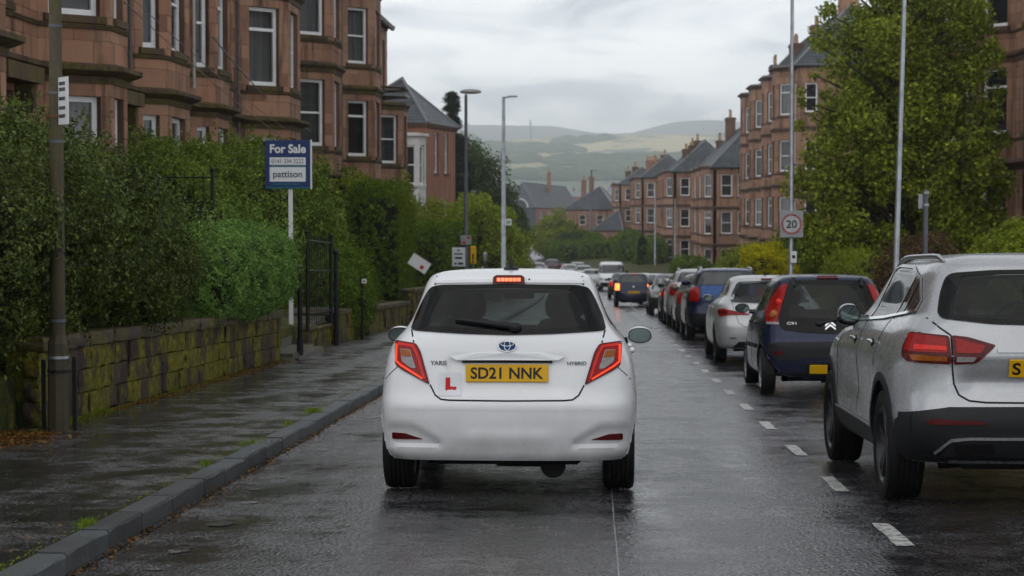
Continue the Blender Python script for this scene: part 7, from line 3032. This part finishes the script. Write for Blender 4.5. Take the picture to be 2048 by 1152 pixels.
sg2 = empty('parking_plate', (5.13, 51.88, 0), label='small white plate on the pole below the speed sign', cat='sign')
m = MB()
m.box(-.02, .14, -.006, .004, zc_ - 1.0, zc_ - .70, .01)
q = m.build('sign_plate', 'white', sg2)
m = MB()
m.box(.02, .10, -.009, -.0065, zc_ - .88, zc_ - .80)
m.build('print_mark', 'black_print', q)
sg3 = empty('sign_post', (5.2, 31.5, road_z(31.5) + .12), label='short grey post with a sign seen from behind, before the maple', cat='sign post')
m = MB()
m.tube([(0, 0, -.1), (0, 0, 2.67)], .038, 12)
m.build('post', 'galv_dk', sg3, smooth=60)
m = MB()
m.box(-.11, .0, .03, .04, 2.37, 2.60, .004)
m.build('sign_back', 'galv', sg3)
for z in (2.43, 2.62):
    m = MB()
    m.lathe([(.036, -.02), (.048, -.02), (.048, .02), (.036, .02)], (0, 0, z), 'z', 12)
    m.build('clip', 'galv', sg3)

# for sale board
fs = empty('for_sale_board', (-5.27, 34.5, 0), label='navy and white For Sale board on a white post above the hedge', cat='sign', rot=(0, 0, R(4)))
zb_, zt_ = 1.485 + (420 - 377) / 116., 1.485 + (420 - 280) / 116.
m = MB()
m.box(-.395, .395, -.02, .02, zb_, zt_, .006)
bd = m.build('board', 'blue_sign', fs)
m = MB()
m.box(.385, .412, -.028, .028, zb_ - .01, zt_ + .01, .004)
m.build('board_edge', 'white', bd)
H_ = zt_ - zb_
for (x0, x1, a, b, mt) in ((-.315, .305, .145, .445, 'sign_white'), (-.315, .305, .49, .645, 'sign_white'), (-.385, .385, .012, .028, 'teal')):
    m = MB()
    m.box(x0, x1, -.024, -.0205, zb_ + H_ * a, zb_ + H_ * b)
    m.build('print_panel', mt, bd)
for (s, w, h, x, zz, mt, bo) in (('For Sale', .62, .155, -.0, .825, 'sign_white', .03), ('0141 334 3222', .555, .075, -.005, .568, 'navy_print', .0), ('pattison', .50, .145, -.005, .275, 'navy_print', .012)):
    t_ = text('lettering', s, w, h, mt, bd, .002, bold=bo)
    t_.location = (x, -.027, zb_ + H_ * zz)
rr = random.Random(5)
for (x0, x1, zz, mt, hh) in ((-.31, .30, .470, 'teal', .022), (-.28, .20, .095, 'teal', .020)):
    x = x0
    while x < x1:
        w = rr.uniform(.012, .03)
        m = MB()
        m.box(x, min(x + w, x1), -.0235, -.021, zb_ + H_ * zz - hh / 2, zb_ + H_ * zz + hh / 2 * rr.uniform(.6, 1))
        m.build('print_mark', mt, bd)
        x += w + .008
m = MB()
m.box(.0, .075, .021, .06, road_z(34.5) + .3, zb_ + .3, .006)
m.build('post', 'white', fs)

# signs by the flat-headed lamp
s1 = empty('notice_sign', (-4.66, 69.5, 0), label='white notice board with dark symbols left of the flat-headed lamp', cat='sign')
z0 = 1.485 - (495 - 420) / 57.5
m = MB()
m.box(-.23, .23, -.01, .01, z0 - .66, z0, .01)
q = m.build('sign_plate', 'sign_white', s1)
for (x0, x1, a, b, mt) in ((-.05, .06, .06, .14, 'greysign'), (-.15, .15, .20, .25, 'navy_print'), (-.12, .13, .33, .40, 'black_print'), (-.15, -.06, .52, .60, 'teal'), (-.02, .16, .52, .60, 'navy_print')):
    m = MB()
    m.box(x0, x1, -.014, -.0105, z0 - b, z0 - a)
    m.build('print_mark', mt, q)
m = MB()
m.tube([(0, .03, -2.1), (0, .03, z0)], .03, 8)
m.build('post', 'galv_dk', s1)
s2 = empty('info_plate', (-4.62, 72.8, 0), label='small grey red-marked plate on the flat-headed lamp', cat='sign')
z0 = 1.485 - (471 - 420) / 55.
m = MB()
m.box(-.19, .21, -.01, .01, z0 - .34, z0, .01)
q = m.build('sign_plate', 'greysign', s2)
for (x0, x1, a, b) in ((.05, .16, .04, .12), (-.14, .0, .22, .30)):
    m = MB()
    m.box(x0, x1, -.014, -.0105, z0 - b, z0 - a)
    m.build('print_mark', 'faded_red' if 'faded_red' in M else 'red_print', q)
s3 = empty('yellow_post_sign', (-4.30, 72.0, 0), label='yellow upright sign box on a thin post, right of the lamp', cat='sign')
z0 = 1.485 - (492 - 420) / 55.5
m = MB()
m.box(-.11, .11, -.05, .05, z0 - .66, z0, .03)
q = m.build('sign_box', 'yellow', s3)
m = MB()
m.box(-.03, .03, -.055, -.052, z0 - .48, z0 - .28)
m.box(-.04, .03, -.055, -.052, z0 - .6, z0 - .52)
m.build('print_mark', 'black_print', q)
m = MB()
m.tube([(0, 0, -2.2), (0, 0, z0 - .6)], .03, 8)
m.build('post', 'galv', s3)
s4 = empty('leaning_board', (-4.88, 54.2, 0), label='white fallen board tilted against the hedge, left of the notice', cat='sign', rot=(0, R(33), 0))
s4.location = (-4.70, 54.2, .03)
m = MB()
m.box(-.28, .28, -.012, .012, -.17, .17, .006)
q = m.build('board', 'sign_white', s4)
m = MB()
m.box(-.28, .28, -.016, .016, .165, .195)
m.build('board_edge', 'wood', q)
m = MB()
m.box(.06, .16, -.016, -.0125, -.1, -.0)
m.build('print_mark', 'red_print', q)
for (lb, x, y, h) in (('grey parking meter post right of the yellow sign', -4.2, 78, 1.75), ('short grey bollard between the sign posts', -4.4, 80, 1.2)):
    g = empty('meter_post', (x, y, road_z(y) + .12), label=lb, cat='post', group='short posts beyond the white car')
    m = MB()
    m.tube([(0, 0, 0), (0, 0, h)], .05, 10)
    m.build('shaft', 'galv_dk', g)
    m = MB()
    m.box(-.10, .10, -.08, .08, h, h + .40, .06)
    m.build('head', 'galv', g)
s5 = empty('bus_sign', (-4.58, 102.8, 0), label='small pale green plate on the arm lamp pole', cat='sign')
z0 = 1.485 - (438 - 420) / 39.
m = MB()
m.box(.1, .42, -.01, .01, z0 - .33, z0, .05)
q = m.build('sign_plate', 'sign_white', s5)
m = MB()
m.box(.17, .35, -.014, -.0105, z0 - .23, z0 - .1)
m.build('print_mark', plain('green_print', (.15, .4, .1), .4), q)

# overhead wires sagging across the tenement fronts
def cable(label, a, b, sag, r):
    m = MB()
    a, b = Vector(a), Vector(b)
    pts = []
    for i in range(25):
        t = i / 24
        q = a.lerp(b, t)
        q.z -= sag * 4 * t * (1 - t)
        pts.append(q)
    m.tube(pts, r, 5)
    return tag(m.build('overhead_cable', 'pipe', smooth=60), label, 'cable', 'overhead cables across the tenements')


cable('upper sagging cable across the left tenement windows', (-7.9, 34.4, 5.1), (-9.0, 96, 3.2), 1.0, .009)
cable('lower sagging cable across the left tenement windows', (-7.9, 33.6, 5.0), (-8.9, 92, 2.6), .9, .010)
cable('thick pale cable drooping to the second tenement', (-8.6, 45.2, 5.4), (-8.9, 70, 3.9), .5, .018)

# ------------------------------------------------------------------ hedges, shrubs and trees
def trail(o):
    pass


# the large overgrown hedge behind the lamp column
hd = bush('hedge', 'huge dark overgrown hedge spilling over the mossy wall at the left', (-6.30, 18.6, 1.12), (1.55, 4.3, 1.20), 120000, .052, 'hedge_a', 2.6, .10, 2.6, .34, sprigs=2600)
bush('hedge', 'bushy hedge hump at the right end of the huge dark hedge', (-5.80, 22.3, .98), (1.15, 2.3, .88), 60000, .050, 'hedge_a', 2.3, .12, 3.2, .34, sprigs=900)
bush('hedge', 'rounded blue-green privet hedge over the wall, left of the sale board post', (-5.38, 28.4, .62), (.90, 3.5, .64), 90000, .040, 'hedge_b', 3.0, .06, 3.4, .22, sprigs=500, clump=.085)
bush('shrub', 'big leafy shrub in the garden left of the sale board', (-8.3, 38.5, .70), (1.7, 2.6, 2.2), 60000, .075, 'shrub', 2.2, .16, 2.4, .45, 'shrub', 'garden shrubs behind the railings', sprigs=900, aspect=.5)
bush('shrub', 'dark leafy shrub directly behind the sale board', (-7.4, 42.0, .75), (1.75, 3.0, 1.95), 60000, .075, 'shrub', 2.2, .17, 2.2, .45, 'shrub', 'garden shrubs behind the railings', sprigs=700, aspect=.5)
bush('shrub', 'shrub right of the sale board reaching the tall clipped hedge', (-6.9, 46.5, .15), (1.2, 2.2, 1.9), 42000, .080, 'shrub', 2.2, .17, 2.3, .45, 'shrub', 'garden shrubs behind the railings', sprigs=500, aspect=.5)
bush('hedge', 'rounded low hedge just beyond the iron railing', (-5.45, 42.0, -.35), (.70, 2.2, 1.05), 42000, .052, 'hedge_c', 2.6, .07, 3.6, .22, sprigs=600)
bush('hedge', 'tall dark clipped hedge with its lit street face painted in brighter leaves', (-6.22, 57.4, .12), (.80, 1.5, 2.08), 70000, .05, 'hedge_c', 5, .03, 3.0, .14, sprigs=120, clump=.085)
bush('hedge', 'narrow tall clipped hedge right of the tallest one', (-6.35, 63.6, -.25), (.58, 1.3, 1.92), 46000, .055, 'hedge_c', 5, .03, 3.0, .14, sprigs=80, clump=.085)
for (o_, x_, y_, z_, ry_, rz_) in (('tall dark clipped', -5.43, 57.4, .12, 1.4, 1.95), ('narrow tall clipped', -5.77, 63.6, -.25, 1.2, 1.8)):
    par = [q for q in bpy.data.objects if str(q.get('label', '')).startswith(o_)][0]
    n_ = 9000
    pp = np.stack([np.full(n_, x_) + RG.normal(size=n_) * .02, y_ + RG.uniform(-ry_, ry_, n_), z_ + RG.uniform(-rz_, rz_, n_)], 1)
    f_ = link('lit_face_leaves', leaf_mesh('lit_face_leaves', pp, np.tile([[1.0, -.3, .3]], (n_, 1)), .05, 'moss_and_lit_face', .6), par)  # layer of brighter leaves painting the light on the street-side face
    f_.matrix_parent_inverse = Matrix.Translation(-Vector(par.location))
for (lb, x, y, zc2, rx, ry, rz) in (('square dark hedge beyond the fallen board', -5.9, 70, -.75, .9, 3.2, 1.75), ('second square dark hedge left of the notice sign', -5.5, 78, -.9, .8, 3.2, 1.75)):
    bush('hedge', lb, (x, y, zc2), (rx, ry, rz), 36000, .08, 'hedge_c', 6, .03, 3, .14, sprigs=100, clump=.10)
for (lb, x, y, z, r_) in (('small bright shrub in front of the second tenement', -7.7, 64, 1.55, (.8, 1.2, 1.2)), ('spindly bright shrub beside the last tenement bay', -7.9, 82, .9, (.7, 1.0, 1.9)),
                          ('pale green shrub above the square dark hedges', -7.0, 79, .0, (1.4, 2.0, 1.9))):
    bush('shrub', lb, (x, y, z), r_, 9000, .095, 'lime', 2, .28, 2.2, .6, 'shrub', 'bright shrubs in the left gardens', sprigs=160)

MT = 'bright roadside trees on the left'
for i, (lb, x, y, zc_, rx, rz, n, mt) in enumerate((
        ('bright green tree left of the flat-headed lamp pole', -8.4, 92, -.2, 2.3, 2.1, 26, 'lime'),
        ('bright green tree between the two street lamps', -6.4, 110, -.4, 2.2, 2.7, 30, 'lime'),
        ('yellowing tree at the foot of the arm lamp', -6.6, 126, -1.4, 2.6, 2.7, 30, 'lime'),
        ('low green tree right of the arm lamp pole', -6.4, 142, -2.3, 2.2, 2.2, 22, 'tree'))):
    tree('tree', lb, x, y, road_z(y) + .5, crown_clusters(x, y, zc_, rx, rx * 1.3, rz, n * 2, .45, .8), 26000, .16, mt, .14, 1.6, group=MT)
tree('tree', 'dark broad tree behind the street lamps', -10.6, 168, -4, crown_clusters(-10.6, 168, 2.0, 4.0, 3.5, 5.2, 60, .9, 1.6, egg=.4), 30000, .26, 'darktree', .25, 3, group='dark trees behind the lamps')
tree('tree', 'second dark tree right of the broad one, lower', -8.2, 190, -4, crown_clusters(-8.2, 190, -.6, 2.6, 3, 3.8, 40, .8, 1.3, egg=.3), 18000, .28, 'darktree', .2, 3, group='dark trees behind the lamps')
# conifer: tiers of drooping sprays
cl = []
cx_, cy_ = -10.6, 150
for i in range(150):
    h = random.random() ** .8
    rad = (1 - h) * 2.3 + .15
    a = random.uniform(0, 6.28)
    k = random.uniform(.35, 1.05)
    cl.append(((cx_ + math.cos(a) * rad * k, cy_ + math.sin(a) * rad * k, -2.0 + h * 12.3), .42 + .42 * (1 - h)))
tree('conifer_tree', 'tall dark conifer behind the hip-roofed house', cx_, cy_, -4.2, cl, 30000, .22, 'conifer', .25, 3, flat=.45, aspect=.3)

# the big maple on the right
cx_, cy_ = 8.95, 58
cl = crown_clusters(cx_, cy_, 4.6, 2.55, 2.6, 5.6, 290, .28, .66, shell=.30, egg=.0) + crown_clusters(cx_ - .3, cy_, 1.6, 2.9, 2.6, 2.5, 60, .4, .8, shell=.5)
cl += crown_clusters(cx_ + 2.2, cy_ + .5, 2.2, 1.0, 1.2, 2.6, 26, .28, .5, shell=.3)
cl += crown_clusters(cx_, cy_, 4.0, 3.15, 3.0, 5.4, 90, .12, .28, shell=.88)
tree('maple_tree', 'big leafy maple hiding the right-hand tenement', cx_, cy_, -1.5, cl, 150000, .115, 'tree', .20, 2.2, spread=1.0, aspect=.75)
GR = 'hedges and shrubs on the right'
bush('hedge', 'long clipped green hedge behind the navy car', (7.0, 53, -.85), (.75, 3.2, 1.12), 42000, .06, 'lime', 3.2, .06, 3, .2, group=GR, sprigs=300)
bush('shrub', 'bronze red shrub right of the bright pole', (7.35, 45, -.30), (.85, 1.6, 1.15), 26000, .065, 'red_leaf', 2.2, .2, 3, .5, 'shrub', GR, sprigs=500)
bush('shrub', 'round green bush at the right edge behind the silver crossover', (8.35, 38.5, .15), (.95, 1.4, 1.15), 36000, .06, 'lime', 2.1, .14, 3, .4, 'shrub', GR, sprigs=260)
bush('shrub', 'glowing golden yellow shrub behind the parked cars', (6.65, 76, -1.12), (1.0, 1.5, 1.38), 32000, .085, 'yellow_leaf', 2.1, .22, 2.8, .5, 'shrub', GR, sprigs=400)
bush('shrub', 'dark green bush left of the golden shrub', (7.6, 96, -1.7), (1.4, 3.5, 1.45), 26000, .12, 'tree', 2.2, .2, 2, .45, 'shrub', GR, sprigs=200)
bush('shrub', 'dark bush under the speed sign, right of the golden shrub', (8.6, 84, -.9), (1.1, 2.5, 1.9), 26000, .11, 'shrub', 2.2, .2, 2, .45, 'shrub', GR, sprigs=200)
bush('hedge', 'dark low hedge below the maple', (7.4, 60.5, -.9), (.9, 3.5, 1.3), 26000, .08, 'hedge_c', 2.6, .12, 3, .3, group=GR, sprigs=200)
for (lb, x, y, r_) in (('clipped hedge before the tall four-storey tenement', 9.4, 128, (1.4, 6, 1.0)), ('clipped hedge before the three-storey tenement with the big hip', 8.2, 168, (1.5, 6, 1.1)),
                       ('far hedge near the thin posts', 6.2, 214, (1.6, 5, 1.7)), ('far hedge just right of the white van', 4.0, 226, (1.6, 6, 2.0)), ('farthest hedge left of the corner house', -.6, 250, (2.0, 5, 1.7))):
    bush('hedge', lb, (x, y, road_z(y) + r_[2] * .9), r_, 9000, .20, 'hedge_c', 3, .12, 1.8, .3, group='far hedges on the right', sprigs=60)
bush('hedge', 'broad dark hedge behind the farthest cars at the bend', (0.2, 238, -3.6), (5.2, 3, 1.5), 14000, .2, 'hedge_c', 3, .15, 1.4, .3, group='far hedges on the right', sprigs=80)
b_ = bush('shrub', 'slim dark clipped yew by the far posts', (5.2, 210, road_z(210) + 1.6), (.45, .5, 1.8), 3000, .16, 'conifer', 3, .03, 2, .2, 'shrub')
tree('tree', 'rounded tree in the centre before the far brick block', -5.0, 252, -4.6, crown_clusters(-4.9, 252, -1.9, 2.8, 3, 2.9, 46, .7, 1.2), 24000, .26, 'tree', .2, 2, group='trees in the centre distance')
tree('tree', 'lower tree right of the rounded centre tree', -2.2, 246, -4.6, crown_clusters(-2.4, 246, -3.1, 1.7, 2.5, 1.6, 26, .5, .9), 14000, .24, 'darktree', .2, 1.5, group='trees in the centre distance')
tree('tree', 'dark tree left of the far road, beyond the arm lamp', -12.5, 262, -4.6, crown_clusters(-12.0, 262, -1.8, 3.2, 3, 3.0, 46, .7, 1.2), 22000, .27, 'darktree', .2, 2, group='trees in the centre distance')
tree('tree', 'far tree in front of the slate-hung block', -21, 380, -6, crown_clusters(-20, 380, .5, 4, 4, 4.5, 46, 1, 1.8), 16000, .4, 'darktree', .2, 2, group='trees in the centre distance')

# low dark garden wall and railing on the right, behind the cars
stone_wall_r = None
m = MB()
for y in range(20, 125, 3):
    z = road_z(y)
    m.v += [(6.25, y, z), (6.25, y, z + .75), (6.5, y, z + .75), (6.5, y, z)]
for i in range(len(m.v) // 4 - 1):
    for k in range(3):
        m.f.append((4 * i + k, 4 * i + k + 1, 4 * i + k + 5, 4 * i + k + 4))
tag(m.build('boundary_wall', 'stone_r', fix=True), 'low sandstone garden wall behind the right-hand parked cars', 'wall')

# ------------------------------------------------------------------ litter, moss and grass at the edges
def litter(name, label, n, fx, fy, size, mat, kind='stuff', up=.006):
    pos = np.array([[fx(), 0, 0] for _ in range(n)], float)
    for i in range(n):
        y = fy()
        x = fx()
        pos[i] = (x, y, road_z(y) + (.101 if x < KERB_L - .05 else .0) + up)
    nn = np.tile(np.array([[0, 0, 1.0]]), (n, 1))
    me = leaf_mesh(name, pos, nn, size, mat, .35, .7)
    return tag(link(name, me), label, kind=kind)


litter('fallen_leaves', 'brown and gold leaves lying in the gutter', 900, lambda: KERB_L + .015 + abs(random.gauss(0, .05)), lambda: random.uniform(4, 26) if random.random() < .8 else random.uniform(5, 9), .028, 'leaf_litter')
litter('fallen_leaves', 'drift of brown leaves at the foot of the left gate', 2600, lambda: -5.0 + random.gauss(0, .25), lambda: 16.3 + random.gauss(0, .38), .04, 'leaf_litter')
litter('fallen_leaves', 'brown leaves and moss along the foot of the mossy wall', 2600, lambda: -4.86 + abs(random.gauss(0, .10)), lambda: random.uniform(17, 31), .03, 'leaf_litter')
litter('fallen_leaves', 'small leaf scraps scattered on the footway', 500, lambda: random.uniform(-4.8, -2.75), lambda: random.uniform(7, 30), .022, 'leaf_litter')
litter('moss', 'moss creeping out from the mossy wall foot', 4200, lambda: -4.86 + abs(random.gauss(0, .05)), lambda: random.uniform(17.3, 31.5) if random.random() < .6 else 18.3 + random.gauss(0, .8), .022, 'grass')
litter('moss', 'moss in the joint behind the kerb stones', 1100, lambda: KERB_L - .17 + random.gauss(0, .018), lambda: random.uniform(5, 30), .016, 'moss_and_lit_face', up=.010)


def tuft(n_, cx, cy, r, h):
    vs, fs = [], []
    for i in range(n_):
        a = random.uniform(0, 6.28)
        d = abs(random.gauss(0, r))
        x, y = cx + math.cos(a) * d * .45, cy + math.sin(a) * d
        z = road_z(y) + .10
        L = h * random.uniform(.5, 1.2)
        dx, dy = random.gauss(0, .5) * L, random.gauss(0, .5) * L
        w = .003
        b = len(vs)
        vs += [(x - w, y, z), (x + w, y, z), (x + dx * .5 + w * .6, y + dy * .5, z + L * .7), (x + dx, y + dy, z + L), (x + dx * .5 - w * .6, y + dy * .5, z + L * .7)]
        fs += [(b, b + 1, b + 2, b + 4), (b + 4, b + 2, b + 3)]
    return vs, fs


m = MB()
for (x, y, n_, r, h) in ((-2.75, 8.85, 150, .06, .045), (-2.75, 10.7, 130, .05, .045), (-2.77, 14.2, 90, .05, .04), (-2.76, 18.0, 60, .05, .04), (-2.76, 19.6, 160, .10, .05), (-4.84, 18.0, 260, .3, .06), (-4.84, 19.4, 160, .4, .05), (-4.85, 23, 120, .8, .04),
                         (-2.76, 16.1, 60, .2, .03)):
    v_, f_ = tuft(n_, x, y, r, h)
    m.add(v_, f_)
tag(m.build('grass_tufts', 'grass'), 'small tufts of bright grass behind the kerb and at the wall foot', kind='stuff')

# ------------------------------------------------------------------ haze
m = MB()
m.box(-1600, 1600, -30, 5900, -70, 250)
mt = bpy.data.materials.new('haze_air')
mt.use_nodes = True
nt = mt.node_tree
for n_ in list(nt.nodes):
    if n_.type != 'OUTPUT_MATERIAL':
        nt.nodes.remove(n_)
pv = nt.nodes.new('ShaderNodeVolumePrincipled')
pv.inputs['Color'].default_value = (0.90, 0.94, 1.0, 1)
pv.inputs['Density'].default_value = HAZE
pv.inputs['Anisotropy'].default_value = 0.82
nt.links.new(pv.outputs[0], nt.nodes['Material Output'].inputs['Volume'])
M['haze'] = mt
if HAZE > 0:
    tag(m.build('haze', 'haze'), 'thin pale air between the street and the far hills', kind='stuff')
